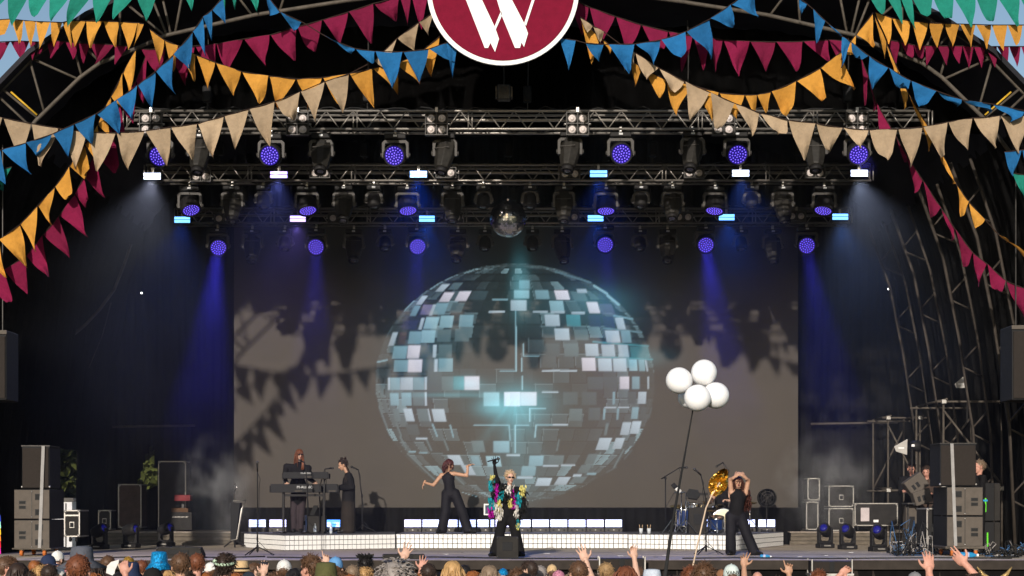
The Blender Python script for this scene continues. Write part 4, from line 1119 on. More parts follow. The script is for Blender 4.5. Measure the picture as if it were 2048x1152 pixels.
# road cases
def road_case(label, px0, px1, py0, py1, Y, dep=.6, group='road cases', bands=(), wheels=False, tone=None, handles=1, grp=None):
    a, c = W(px0, py1, Y), W(px1, py0, Y)
    t = thing('road_case', label, 'road case', ((a.x + c.x) / 2, Y, a.z), group=group)
    w_, h_ = c.x - a.x, c.z - a.z
    MB().box(((a.x + c.x) / 2, Y + dep / 2, (a.z + c.z) / 2), (w_ - .012, dep - .012, h_ - .012)).build('panel_body', tone or M_case, t)
    e = .028
    for z in (a.z + e / 2, c.z - e / 2):
        for y in (Y + e / 2 - .004, Y + dep - e / 2):
            MB().box(((a.x + c.x) / 2, y, z), (w_, e, e)).build('edge_strip', M_caseedge, t, bevel=.004)
        for x in (a.x + e / 2, c.x - e / 2): MB().box((x, Y + dep / 2, z), (e, dep - .06, e)).build('edge_strip', M_caseedge, t)
    for x in (a.x + e / 2, c.x - e / 2): MB().box((x, Y + e / 2 - .005, (a.z + c.z) / 2), (e, e, h_ - .05)).build('edge_strip', M_caseedge, t, bevel=.004)
    for x in (a.x + .03, c.x - .03):
        for z in (a.z + .03, c.z - .03): MB().ball((x, Y + .01, z), .034, 8, 6).build('ball_corner', M_caseedge, t, smooth=True)
    for b_ in bands:
        z = a.z + h_ * b_
        MB().box(((a.x + c.x) / 2, Y - .003, z), (w_ - .05, .02, .03)).build('lid_strip', M_caseedge, t)
    for k in range(handles):
        x = (a.x + c.x) / 2 + (k - (handles - 1) / 2) * w_ * .4; z = a.z + h_ * .45
        hp = MB().box((x, Y - .006, z), (.10, .012, .13)).build('handle_dish', M_caseedge, t, bevel=.004)
        MB().box((x, Y - .014, z), (.07, .012, .09)).build('handle', M_rubber, t)
    if wheels:
        for x in (a.x + .1, c.x - .1):
            MB().tube((x - .02, Y + .12, a.z - .05), (x + .02, Y + .12, a.z - .05), .05, n=12).build('castor', M_rubber, t, smooth=True)
    return t
PF = DECK + .316
road_case('small road case beside the left subwoofers', 128, 160, 1020, 1074, 33.5, .7, handles=1, wheels=True, bands=(.8,))
road_case('tall narrow road case at the right end of the screen, lower one', 1612, 1637, 1003, 1060, 39.0, .5, handles=0)
road_case('tall narrow road case at the right end of the screen, upper one', 1615, 1640, 956, 1001, 39.0, .5, handles=0)
road_case('lower of the two stacked black cases right of the screen', 1657, 1708, 1016, 1062, 38.9, .55, handles=1)
road_case('upper of the two stacked black cases right of the screen', 1657, 1708, 971, 1014, 38.9, .55, handles=1)
t = road_case('long low road case with a paper taped on it', 1709, 1796, 1006, 1052, 38.75, .6, handles=0, wheels=True)
MB().box(W(1730, 1029, 38.72), (M(17, 38.7), .004, M(27, 38.7))).build('paper', mat('pale paper', (.5, .44, .44), .8, var=.1), t)
MB().box(W(1752, 1042, 38.72), (M(10, 38.7), .004, M(5, 38.7))).build('tape_label', M_white, t)
road_case('white edged road case beside the right subwoofers', 1853, 1885, 1016, 1090, 31.6, .8, handles=1, wheels=True)
road_case('tall dark case standing open behind the left floor lights', 236, 283, 968, 1056, 39.2, .6, handles=0, tone=mat('brown case panel', (.06, .04, .032), .7, var=.3))
road_case('tall black cabinet with pale metal edges left of the screen', 316, 372, 922, 1062, 39.5, .5, handles=0)
road_case('small black case behind the left floor lights', 196, 222, 1020, 1060, 39.0, .5, handles=1)
t = thing('amplifier_rack', 'open equipment rack with a red box on top, left of the screen', 'rack', W(366, 1062, 39.0))
MB().box(W(366, 1042, 39.2), (M(44, 39), .5, M(36, 39))).build('rack_body', M_case, t, bevel=.01)
MB().box(W(362, 1022, 39.15), (M(34, 39), .3, M(12, 39))).build('amplifier', mat('brown amp', (.09, .045, .02), .7, var=.2), t, bevel=.01)
MB().box(W(367, 996, 39.1), (M(32, 39), .3, M(12, 39))).build('red_box', mat('dull red box', (.16, .012, .015), .6, var=.2), t, bevel=.008)
MB().box(W(366, 1009, 39.2), (M(5, 39), .05, M(16, 39))).build('post', M_darksteel, t)
for k in range(12): MB().box(W(346 + k * 2.7, 1034, 38.93), (.01, .01, .035)).build('rack_slot', M_caseedge, t)
# floor moving lights with a blue lens
def make_floor_light():
    t = thing('floor_light', 'x', 'stage light')
    MB().box((0, 0, .05), (.36, .26, .1)).build('base', M_fix, t, local=True, bevel=.02)
    MB().box((0, -.135, .055), (.16, .01, .03)).build('display', M_caseedge, t, local=True)
    b = MB()
    for s in (-1, 1): b.prism([(s * .17, .1), (s * .17, .42), (s * .155, .46), (s * .115, .46), (s * .115, .2), (s * .09, .15), (0, .15), (0, .1)][::-s], -.06, .06)
    b.build('yoke', M_fix, t, local=True, bevel=.01)
    hd = MB().lathe([(.06, -.2), (.11, -.18), (.13, -.1), (.135, .1), (.115, .16), (.1, .165), (.095, .14)], 18, 0, RY90).build('head', M_fix, t, local=True, smooth=True)
    hd.location = (0, 0, .40)
    MB().lathe([(.097, .138), (.05, .158), (.01, .165)], 18, 0, RY90).build('lens', mat('blue lens', (.01, .01, .12), .1, emit=(.03, .03, 1.0), estr=.07, var=0, coat=1), hd, local=True, smooth=True)
    return t, hd
PROTO['floor'] = make_floor_light()
for i, (x, y, d, lb) in enumerate(((199, 1098, (1, -.25, .25), 'floor light with blue lens nearest the left speaker stack'), (262, 1096, (1, -.3, .25), 'floor light with blue lens in the middle on the left'), (332, 1093, (1, -.35, .3), 'floor light with blue lens beside the tall cabinet on the left'),
                                   (1650, 1096, (-.75, -.8, .35), 'blue lensed floor light nearest the drum riser on the right'), (1695, 1099, (-.75, -.8, .3), 'middle of the three blue lensed floor lights on the right'), (1757, 1103, (-.75, -.85, .25), 'blue lensed floor light nearest the cable pile on the right'))):
    Y = deckY(y); c_ = place('floor', x, y, Y, lb, 'floor lights', d); c_.location.z = DECK
    c_.rotation_euler = (0, 0, .25 if i > 2 else -.3); s_ = 1.0
# row of LED lamps on the risers
def riser_lamp(px, kind, label, Y, top, group):
    t = thing('riser_lamp', label, 'stage light', (W(px, 0, Y).x, Y, top), group=group)
    x = W(px, 0, Y).x; w_ = M(35.5, Y)
    MB().box((x, Y, top + .048), (w_ - .008, .14, .094)).build('power_base', M_yoke, t, bevel=.008)
    for s in (-.3, .3): MB().tube((x + s * w_, Y - .07, top + .045), (x + s * w_, Y - .085, top + .045), .022, n=10).build('knob', M_fix, t)
    MB().box((x, Y - .073, top + .05), (.03, .008, .02)).build('display', M_caseedge, t)
    MB().box((x, Y + .02, top + .205), (w_ - .004, .08, .20)).build('housing', M_fix, t, bevel=.005)
    m_ = mat('lamp ' + kind, (.8, .8, .9), .4, emit={'white': (.42, .52, 1), 'blue': (.06, .3, 1), 'lilac': (.45, .45, 1)}[kind], estr=2.6, var=0, nosample=False)
    for k in range(3): MB().box((x, Y - .023, top + .145 + k * .058), (w_ - .03, .012, .05)).build('led_bar', m_, t)
ORD = ['first', 'second', 'third', 'fourth', 'fifth', 'sixth', 'seventh', 'eighth', 'ninth', 'tenth', 'eleventh', 'twelfth']
for k in range(12):
    riser_lamp(825.5 + k * 36.5, 'white' if k % 5 else 'lilac', f'glowing lamp on the middle riser, {ORD[k]} from the left of the row', 37.9, RIS, 'lamp row on the middle riser')
for x, k_, lb in ((515, 'white', 'glowing lamp at the left end of the keyboard riser'), (556, 'lilac', 'glowing lamp behind the standing keyboard player'), (664, 'blue', 'blue glowing lamp beside the robed keyboard player')):
    riser_lamp(x, k_, lb, 37.9, RIS, 'lamps on the side risers')
for x, lb in ((1427, 'glowing lamp half hidden by the drum kit'), (1493, 'glowing lamp beside the right dancer'), (1533, 'glowing lamp at the right end of the drum riser')):
    riser_lamp(x, 'white', lb, 38.1, RIS, 'lamps on the side risers')
# ------------------------------------------------------------------ keyboards
def text_part(s, size, loc, m_, parent, depth=.004, name='lettering', ry=0.0):
    cu = bpy.data.curves.new(name, 'FONT'); cu.body = s; cu.size = size; cu.align_x = 'CENTER'; cu.align_y = 'CENTER'; cu.extrude = depth; cu.resolution_u = 2
    tmp = bpy.data.objects.new('tmp', cu); COL.objects.link(tmp)
    bpy.context.view_layer.update()
    me = bpy.data.meshes.new_from_object(tmp.evaluated_get(bpy.context.evaluated_depsgraph_get()))
    bpy.data.objects.remove(tmp)
    me.materials.clear(); me.materials.append(m_)
    me.transform(Matrix.Rotation(PI / 2, 4, 'X'))
    o = put(name, me, parent)
    o.location = Vector(loc) - (Vector(parent.location) if parent else Vector())
    if ry: o.rotation_euler = (0, ry, 0)
    return o
KY = 35.9
M_key = mat('keyboard black', (.010, .010, .011), .6, var=.2, scale=12)
M_label = mat('pale lettering', (.55, .55, .55), .5, var=0)
def keyboard(label, px0, px1, py0, py1, Y, dep, txt, tx, ty, tsz, tilt=0):
    a, c_ = W(px0, py1, Y), W(px1, py0, Y)
    t = thing('keyboard', label, 'keyboard', ((a.x + c_.x) / 2, Y, a.z), group='stage keyboards')
    w_, h_ = c_.x - a.x, c_.z - a.z
    pr = [(0, 0), (dep, 0), (dep, h_ * .45), (dep * .45, h_ * .55), (dep * .35, h_), (0, h_)]
    vs = [(x, Y + y, a.z + z) for x in (a.x, c_.x) for y, z in pr]; n = len(pr)
    MB().add(vs, [tuple(range(n)), tuple(range(n, 2 * n))] + [(i, (i + 1) % n, n + (i + 1) % n, n + i) for i in range(n)]).build('body', M_key, t, bevel=.006)
    for x in (a.x - .012, c_.x + .012): MB().box((x, Y + dep / 2, a.z + h_ * .4), (.025, dep, h_ * .8)).build('end_cheek', M_fix, t, bevel=.008)
    nk = 36
    for k in range(nk): MB().box((a.x + .05 + (w_ - .1) * (k + .5) / nk, Y + dep * .72, a.z + h_ * .56), ((w_ - .1) / nk - .002, dep * .46, .02)).build('key', M_white, t)
    if txt: text_part(txt, tsz, W(tx, ty, Y - .006), M_label, t)
    MB().box(W((px0 + px1) / 2 + 6, py1 - 3, Y - .004), (.16, .006, .02)).build('jack_strip', M_steel, t)
    return t
keyboard('lower black stage keyboard with M-AUDIO lettering on its back', 541, 640, 968, 985, KY, .30, 'M-AUDIO', 610, 974.5, .085)
keyboard('upper black keyboard on the same stand, in front of the long haired player', 566, 656, 944, 957, KY + .02, .26, 'M-AUDIO', 612, 946.5, .055)
keyboard('short black synthesiser in front of the robed player', 642, 675, 968, 985, KY + .25, .28, '', 664, 978, .02)
ks = thing('keyboard_stand', 'black two column keyboard stand on the left riser', 'stand', W(605, 1068, KY + .1))
zr = RIS
for px in (567, 648):
    x = W(px, 0, KY + .12).x
    MB().box((x, KY + .12, (zr + W(0, 985, KY).z) / 2), (.055, .07, W(0, 985, KY).z - zr)).build('column', M_fix, ks, bevel=.006)
    MB().box((x, KY + .1, zr + .02), (.07, .55, .04)).build('foot', M_fix, ks, bevel=.01)
    MB().tube((x, KY + .1, zr + .03), (x - .22, KY + .0, zr + .02), .014, n=6).build('leg', M_chrome, ks)
    MB().tube((x, KY + .1, zr + .03), (x + .22, KY + .25, zr + .02), .014, n=6).build('leg', M_chrome, ks)
    MB().bar((x, KY + .16, W(0, 985, KY).z - .03), (x + .0, KY + .2, W(0, 957, KY).z - .005), .035, .035).build('upper_arm', M_fix, ks)
    MB().box((x, KY + .2, W(0, 957.5, KY).z - .012), (.04, .34, .02)).build('tier_arm', M_fix, ks)
MB().box((W(607, 0, KY).x, KY + .15, W(0, 985, KY).z - .06), (W(648, 0, KY).x - W(567, 0, KY).x, .05, .05)).build('crossbar', M_fix, ks)
t = thing('side_table_box', 'black box with an upright tablet and a pale drive beside it, under the keyboards', 'equipment box', W(632, 1066, 36.6))
MB().box(W(634, 1049, 36.6), (M(36, 36.6), .4, M(34, 36.6))).build('box_body', M_case, t, bevel=.01)
MB().bar(W(624, 1031, 36.5), W(632, 1011, 36.6), .14, .012).build('tablet', M_rubber, t)
MB().box(W(606, 1047, 36.7), (M(12, 36.6), .3, M(34, 36.6))).build('white_unit', mat('lilac white unit', (.5, .48, .6), .5, var=.1), t, bevel=.008)
MB().box(W(606, 1046, 36.53), (M(10, 36.6), .02, M(8, 36.6))).build('display', M_rubber, t)
# ------------------------------------------------------------------ microphone stands
M_mic = mat('microphone grille', (.06, .06, .06), .5, .6, var=.2, scale=60)
def mic_stand(label, px, pyb, pts, surf, mic, boom=None, tripod=True, Yo=None):
    Y = Yo or deckY(pyb, surf)
    t = thing('microphone_stand', label, 'microphone stand', (W(px, 0, Y).x, Y, surf), group='microphone stands')
    x = W(px, 0, Y).x
    P = [Vector((x, Y, surf + .06))] + [W(a, b_, Y) for a, b_ in pts]
    MB().path([P[0], P[1]], .013, 8).build('pole', M_black, t, smooth=True)
    if len(P) > 2: MB().path(P[1:], .010, 8).build('boom', M_black, t, smooth=True)
    MB().tube(P[1] - Vector((0, 0, .04)), P[1] + Vector((0, 0, .04)), .022, n=8).build('clutch', M_fix, t)
    if tripod:
        for a in (-.2, 2.2, 4.1):
            MB().tube((x, Y, surf + .17), (x + .33 * math.cos(a), Y + .33 * math.sin(a), surf + .015), .011, n=6).build('leg', M_black, t)
        MB().tube((x, Y, surf + .08), (x, Y, surf + .2), .022, n=8).build('leg_hub', M_fix, t)
    else:
        MB().lathe([(.14, 0), (.14, .015), (.05, .03), (.02, .06)], 20, 0, Matrix.Translation((x, Y, surf))).build('round_base', M_fix, t, smooth=True)
    e = P[-1]; d = Vector(mic).normalized()
    mt_ = MB().tube(e, e + d * .15, .014, .019, n=10).build('microphone', M_fix, t, smooth=True)
    MB().ball(e + d * .17, .028, 12, 8).build('grille_ball', M_mic, t, smooth=True)
    q = e - Vector((0, 0, .02))
    MB().path([q, q + Vector((.05, 0, -.12)), q + Vector((.03, .0, -.3)), Vector((x + .02, Y + .02, surf + .6)), Vector((x - .02, Y, surf + .3)), Vector((x + .25, Y + .1, surf + .012))], .006, 5).build('cable', M_rubber, t, smooth=True)
mic_stand('black microphone stand alone at the front left of the stage', 515, 1111, [(515, 1020), (515, 943)], DECK, (0, -.25, 1))
mic_stand('black microphone stand beside the robed keyboard player', 725, 1064, [(724, 992), (717, 940)], RIS, (-.75, -.1, .35), Yo=36.9)
mic_stand('black microphone stand with a boom at the front right, beside the gold leaf', 1412, 1110, [(1412, 1000), (1402, 950)], DECK, (-.6, -.2, .5))
mic_stand('microphone stand in front of the long haired keyboard player', 615, 1066, [(615, 970), (609, 925)], RIS, (-.6, .6, .25), tripod=False, Yo=35.5)
mic_stand('boom microphone over the upper keyboard', 640, 1066, [(639, 975), (648, 944), (650, 938)], RIS, (.9, .2, .12), tripod=False, Yo=36.4)
mic_stand('tall boom microphone left of the drum kit', 1331, 1064, [(1331, 955), (1322, 958), (1358, 936)], RIS, (.7, -.1, .05), tripod=False, Yo=36.6)
mic_stand('overhead microphone above the drummer', 1452, 1064, [(1452, 975), (1458, 942), (1446, 925)], RIS, (-.5, 0, -.3), tripod=False, Yo=37.6)
# ------------------------------------------------------------------ drum kit
DY = 36.3
M_shell = mat('blue clear drum shell', (.012, .03, .11), .15, var=.2, coat=.8, emit=(.02, .05, .4), estr=.0)
M_skin = mat('drum head', (.5, .5, .5), .5, var=.1)
def drum(label, px, py, r, h, tilt=(0, 0), mshell=None, Y=DY, axis_y=False, legs=True):
    c_ = W(px, py, Y)
    t = thing('drum', label, 'drum', c_, group='drums of the kit')
    mx = Matrix.Rotation(tilt[0], 4, 'X') @ Matrix.Rotation(tilt[1], 4, 'Y')
    if axis_y: mx = Matrix.Rotation(PI / 2, 4, 'X')
    MB().lathe([(r, -h / 2), (r, h / 2)], 24, 0, mx).build('shell', mshell or M_shell, t, local=True, smooth=False, auto=True)
    for s in (-1, 1):
        MB().lathe([(r + .002, s * h / 2 - .018), (r + .014, s * h / 2 - .012), (r + .014, s * h / 2 + .014), (r - .006, s * h / 2 + .016)], 24, 0, mx).build('hoop', M_chrome, t, local=True, smooth=True)
        MB().lathe([(r - .008, s * (h / 2 + .004)), (r - .009, s * (h / 2 + .008))], 24, 0, mx).build('drum_head', M_skin if s > 0 else M_rubber, t, local=True)
    for k in range(8):
        a = k * PI / 4
        MB().add([mx @ Vector((math.cos(a) * (r + .012) + dx, math.sin(a) * (r + .012) + dy, z)) for z in (-h * .4, h * .4) for dx, dy in ((-.006, -.006), (.006, -.006), (.006, .006), (-.006, .006))], [(0, 1, 2, 3), (4, 5, 6, 7), (0, 1, 5, 4), (1, 2, 6, 5), (2, 3, 7, 6), (3, 0, 4, 7)]).build('tension_rod', M_chrome, t, local=True)
    if legs:
        for a in (.5, 2.6, 4.7):
            MB().tube(c_ + Vector((math.cos(a) * (r + .01), math.sin(a) * (r + .01), 0)), (c_.x + math.cos(a) * (r + .06), Y + math.sin(a) * (r + .06), RIS + .01), .010, n=6).build('leg', M_chrome, t)
    return t
drum('blue shelled floor tom at the left of the drum kit', 1370, 1036, .19, .36, Y=DY + .1)
drum('blue lit tom in the middle of the drum kit', 1432, 1046, .17, .26, (.25, 0), Y=DY - .1)
drum('shallow chrome snare drum raised behind the black pad', 1389, 1010, .18, .12, (.2, .1), mat('chrome shell', (.5, .5, .52), .2, 1, var=.1), Y=DY + .3)
drum('bass drum lying on its side behind the gold leaf stick', 1445, 1040, .26, .4, mshell=mat('dark shell', (.03, .03, .05), .3, var=.1, coat=.5), Y=DY + .6, axis_y=True)
def wedge(label, px0, px1, py0, py1, Y, surf, dep=.4, group='floor monitors', flip=False, m_=None):
    a, c_ = W(px0, py1, Y), W(px1, py0, Y)
    t = thing('floor_monitor', label, 'speaker', ((a.x + c_.x) / 2, Y, surf), group=group)
    h_ = c_.z - surf; b = MB()
    pr = [(0, 0), (dep, 0), (dep, h_ * .35), (dep * .35, h_), (0, h_)]
    vs = [(x, Y + y, surf + z) for x in (a.x, c_.x) for y, z in pr]; n = len(pr)
    b.add(vs, [tuple(range(n)), tuple(range(n, 2 * n))] + [(i, (i + 1) % n, n + (i + 1) % n, n + i) for i in range(n)]).build('cabinet', m_ or M_case, t, bevel=.012)
    MB().box(((a.x + c_.x) / 2, Y - .004, surf + h_ * .55), ((c_.x - a.x) * .45, .008, h_ * .4)).build('rear_panel', M_black, t, bevel=.004)
    for x in (a.x + .02, c_.x - .02):
        for z in (.03, h_ - .03): MB().ball((x, Y + .005, surf + z), .022, 8, 6).build('corner', M_darksteel, t, smooth=True)
    MB().box(((a.x + c_.x) / 2, Y + .05, surf + h_ + .006), ((c_.x - a.x) * .3, .04, .012)).build('handle', M_rubber, t)
    return t
wedge('black monitor wedge standing in front of the drum kit', 1378, 1412, 1015, 1064, 35.5, RIS)
wedge('upright black cabinet right in front of the singer\'s feet', 993, 1037, 1073, 1117, deckY(1117), DECK, .38)
wedge('black monitor wedge at the front left of the stage', 312, 402, 1094, 1117, 28.8, DECK, .45)
wedge('low black monitor wedge at the front edge left of the singer', 765, 848, 1108, 1120, 28.15, DECK, .4)
def fill(label, px0, px1, py0, py1, Y):
    a, c_ = W(px0, py1, Y), W(px1, py0, Y)
    t = thing('front_fill_speaker', label, 'speaker', ((a.x + c_.x) / 2, Y, 0), group='speakers in front of the skirt')
    MB().box(((a.x + c_.x) / 2, Y + .2, (a.z + c_.z) / 2), (c_.x - a.x, .4, c_.z - a.z)).build('cabinet', M_case, t, bevel=.012)
    for s in (-1, 1): MB().box(((a.x + c_.x) / 2 + s * (c_.x - a.x) * .26, Y - .006, (a.z + c_.z) / 2), ((c_.x - a.x) * .38, .014, (c_.z - a.z) * .86)).build('grille', M_grille, t, bevel=.004)
    MB().box(((a.x + c_.x) / 2, Y - .004, (a.z + c_.z) / 2), ((c_.x - a.x) * .1, .012, (c_.z - a.z) * .86)).build('horn_slot', M_rubber, t)
    for x in (a.x, c_.x):
        for y in (Y, Y + .4): MB().tube((x, y, 0), (x, y, c_.z + .03), .016, n=6).build('frame_leg', M_alu, t)
    MB().box(((a.x + c_.x) / 2, Y + .2, a.z - .03), (c_.x - a.x + .06, .44, .04)).build('tray', M_alu, t)
fill('black front fill speaker on a frame below the centre right of the stage', 1199, 1290, 1117, 1152, 27.6)
fill('black front fill speaker on a white tray below the right of the stage', 1624, 1704, 1122, 1146, 27.6)
# electronic pads and stands on the drum riser
t = thing('drum_pad', 'black six sided electronic drum pad on a chrome stand', 'drum pad', W(1380, 1064, 36.2))
mx = Matrix.Translation(W(1386, 989, 36.2)) @ Matrix.Rotation(.15, 4, 'Y') @ Matrix.Rotation(-.5, 4, 'X')
MB().prism([(-.16, 0), (-.1, .12), (.1, .12), (.16, 0), (.1, -.12), (-.1, -.12)], -.03, .03, 0, mx).build('pad', M_rubber, t, bevel=.008)
MB().box(W(1404, 988, 36.25), (.26, .06, .06)).build('arm', M_fix, t)
for px in (1362, 1371): MB().tube(W(px, 1064, 36.2), W(px + 1, 985, 36.2), .013, n=8).build('chrome_tube', M_chrome, t, smooth=True)
MB().tube(W(1348, 985, 36.2), W(1370, 985, 36.2), .02, n=8).build('clamp_bar', M_chrome, t)
t = thing('white_tom_pad', 'black and white striped tube drum pad tilted at the left of the kit', 'drum pad', W(1352, 985, 36.1))
MB().tube(W(1345, 968, 36.1), W(1352, 976, 36.1), .05, n=14).build('black_end', M_rubber, t, smooth=True)
MB().tube(W(1352, 976, 36.1), W(1361, 984, 36.1), .045, n=14).build('white_body', M_white, t, smooth=True)
def stand(label, px, pyt, Y, cym=True, r=.2, tilt=.2):
    t = thing('cymbal_stand', label, 'cymbal', W(px, 1064, Y), group='cymbal stands')
    x = W(px, 0, Y).x; zt = W(0, pyt, Y).z
    MB().tube((x, Y, RIS + .1), (x, Y, zt), .012, n=8).build('pole', M_chrome, t, smooth=True)
    for a in (0.3, 2.4, 4.5): MB().tube((x, Y, RIS + .32), (x + .28 * math.cos(a), Y + .28 * math.sin(a), RIS + .01), .010, n=6).build('leg', M_chrome, t)
    if cym:
        MB().lathe([(.012, .03), (.04, .02), (r * .6, .006), (r, -.006), (r, -.009), (r * .6, .002), (.012, .02)], 28, 0, Matrix.Translation((x, Y, zt)) @ Matrix.Rotation(tilt, 4, 'X')).build('cymbal', mat('brass cymbal', (.5, .38, .15), .25, 1, var=.15, scale=30), t, smooth=True)
stand('cymbal stand at the left of the drum kit', 1357, 1012, 36.6)
stand('cymbal stand in the middle of the drum kit', 1408, 1005, 36.8, r=.18)
stand('hi-hat stand beside the right dancer', 1420, 1022, 36.2, r=.17, tilt=.05)
stand('cymbal stand behind the right dancer', 1500, 1005, 37.2, r=.16)
stand('low cymbal stand between the floor tom and the pad', 1383, 1022, 36.5, r=.15, tilt=.3)
stand('cymbal stand half behind the gold leaf', 1440, 1012, 36.9, r=.19, tilt=-.2)
stand('splayed chrome stand beside the blue lit tom', 1418, 1046, 35.4, cym=False)
stand('splayed chrome stand under the boom microphone', 1345, 1044, 35.8, cym=False)
stand('bare chrome stand with splayed legs in front of the drums', 1371, 1050, 35.3, cym=False)
# small things
def bottle(label, px, pyb, Y, surf, h=.22, r=.033, m_=None, lying=None, grp='water bottles'):
    x = W(px, 0, Y).x
    t = thing('bottle', label, 'bottle', (x, Y, surf), group=grp)
    mx = Matrix.Identity(4) if not lying else Matrix.Translation((0, 0, r)) @ Matrix.Rotation(PI / 2, 4, 'Y') @ Matrix.Rotation(lying, 4, 'X')
    MB().lathe([(r * .9, .002), (r, .02), (r, h * .65), (r * .45, h * .85), (r * .42, h * .9)], 14, 0, mx).build('body', m_ or mat('clear bottle', (.45, .5, .55), .15, var=.05, coat=.6), t, local=True, smooth=True)
    MB().lathe([(r * .46, h * .9), (r * .46, h)], 12, 0, mx).build('cap', M_white, t, local=True)
    MB().lathe([(r * 1.02, h * .3), (r * 1.02, h * .5)], 14, 0, mx).build('label_band', mat('bottle label', (.35, .4, .55), .5, var=0), t, local=True)
M_bluebottle = mat('blue bottle', (.02, .2, .4), .3, var=.05)
bottle('clear water bottle standing in front of the box under the keyboards', 630, 1068, 36.0, RIS)
bottle('clear water bottle standing near the robed player\'s feet', 662, 1068, 35.7, RIS)
bottle('blue bottle lying under the right speaker stack', 1918, 1106, 29.0, DECK, .34, .055, M_bluebottle, lying=.1)
bottle('blue bottle standing in the cable pile on the right', 1806, 1088, 31.5, DECK, .2, .035, M_bluebottle)
bottle('blue torch shaped bottle lying beside the right dancer\'s foot', 1520, 1112, 28.9, DECK, .2, .035, M_bluebottle, lying=.2)
for px, lb in ((1282, 'clear cup of drum sticks at the left front of the drum riser'), (1298, 'second clear cup of drum sticks, nearer the drum kit')):
    x, Y = W(px, 0, 35.6).x, 35.6
    t = thing('stick_cup', lb, 'cup', (x, Y, RIS), group='cups of drum sticks')
    MB().lathe([(.035, .002), (.045, .12), (.041, .12), (.033, .01)], 14, 0).build('cup', mat('clear plastic cup', (.55, .58, .6), .2, var=.05), t, local=True, smooth=True)
    for s in (-1, 1): MB().tube((s * .01, 0, .02), (s * .035, .01, .2), .006, n=6).build('drum_stick', mat('stick wood', (.5, .35, .2), .6), t, local=True)
# fan on the right riser, small white framed monitor, tilted panel on the left
t = thing('stage_fan', 'round black stage fan at the right end of the drum riser', 'fan', W(1536, 1062, 38.0))
fc = W(1534, 996, 38.0)
for r_ in (.21, .15, .09, .03): MB().path([fc + Vector((r_ * math.cos(a), -.07 + .03 * (r_ < .1), r_ * math.sin(a))) for a in np.linspace(0, 2 * PI, 25)], .006, 5).build('guard_ring', M_darksteel, t)
for k in range(10): a = k * PI / 5; MB().tube(fc + Vector((0, -.07, 0)), fc + Vector((.21 * math.cos(a), -.07, .21 * math.sin(a))), .004, n=5).build('guard_spoke', M_darksteel, t)
for k in range(4):
    a = k * PI / 2 + .4
    MB().add([fc + Vector((math.cos(a + q) * rr_, y_, math.sin(a + q) * rr_)) for rr_, q, y_ in ((.03, 0, 0), (.18, -.1, -.03), (.19, .5, .03), (.03, .8, .02))], [(0, 1, 2, 3)]).build('blade', M_fix, t)
MB().lathe([(.22, -.08), (.22, .1), (.21, .1), (.21, -.08)], 26, 0, Matrix.Translation(fc) @ RY90).build('drum_housing', M_fix, t, smooth=True)
MB().tube(fc, (fc.x, 38.1, RIS + .02), .02, n=8).build('stem', M_fix, t); MB().lathe([(.18, 0), (.17, .03), (.03, .05)], 20, 0, Matrix.Translation((fc.x, 38.1, RIS))).build('foot', M_fix, t, smooth=True)
t = thing('side_monitor', 'small white framed monitor behind the singer\'s elbow', 'monitor', W(979, 1062, 37.6))
MB().box(W(979, 1019, 37.6), (M(23, 37.6), .06, M(23, 37.6))).build('frame', M_white, t, bevel=.01)
MB().box(W(979, 1019, 37.565), (M(17, 37.6), .01, M(17, 37.6))).build('screen', mat('dim screen', (.03, .04, .05), .2, var=.3, scale=20, emit=(.12, .2, .3), estr=.25), t)
MB().box((W(979, 0, 37.6).x, 37.64, (RIS + W(0, 1030, 37.6).z) / 2), (.05, .05, W(0, 1030, 37.6).z - RIS)).build('post', M_fix, t)
t = thing('tilted_panel', 'dark tilted panel with a pale frame on a low tripod left of the risers', 'panel', W(476, 1094, 36.5))
Y = 36.4
MB().prism([(p_.x, p_.z) for p_ in [W(*q, Y) for q in ((462, 1005), (480, 1006), (472, 1078), (461, 1080))]], Y - .02, Y + .3).build('panel_face', M_rubber, t, bevel=.004)
MB().path([W(*q, Y - .03) for q in ((466, 1002), (492, 1000), (484, 1018), (474, 1078), (462, 1081))], .022, 6).build('pale_frame', M_caseedge, t, smooth=True)
MB().path([W(*q, Y) for q in ((470, 1002), (468, 985), (473, 975), (471, 967), (467, 975))], .012, 6).build('hook', M_chrome, t, smooth=True)
for q in ((448, 1094), (470, 1096), (492, 1093)): MB().tube(W(468, 1078, Y), W(*q, Y - .1), .018, n=6).build('leg', M_fix, t)
# antenna paddles, stacked wedges and cable clutter on the right
def paddle(label, pts, Y, pole):
    t = thing('antenna_paddle', label, 'antenna', W(*pole[1], Y), group='antenna paddles')
    MB().prism([(p_.x, p_.z) for p_ in [W(*q, Y) for q in pts]], Y - .012, Y + .012).build('paddle', mat('pale antenna', (.38, .36, .33), .6, var=.1), t, bevel=.005)
    c_ = sum((W(*q, Y) for q in pts), Vector()) / len(pts)
    MB().box(c_ + Vector((0, -.016, 0)), (.12, .006, .025)).build('label_plate', M_white, t)
    MB().tube(W(*pole[0], Y + .05), W(*pole[1], Y + .05), .016, n=6).build('pole', M_fix, t)
paddle('pale fan shaped antenna above the tilted wedges on the right', ((1788, 893), (1815, 878), (1814, 910), (1792, 903)), 33.5, ((1824, 890), (1824, 1085)))
paddle('grey antenna high on the right scaffold', ((1909, 768), (1928, 752), (1934, 776), (1913, 776)), 34.2, ((1934, 770), (1934, 846)))
t = thing('black_lamp', 'black lamp beside the pale antenna on the right', 'stage light', W(1828, 905, 33.6))
MB().lathe([(.06, -.1), (.11, -.06), (.12, .08), (.1, .1)], 14, 0, Matrix.Translation(W(1830, 892, 33.6)) @ Matrix.Rotation(PI / 2, 4, 'Y')).build('lamp_body', M_fix, t, smooth=True)
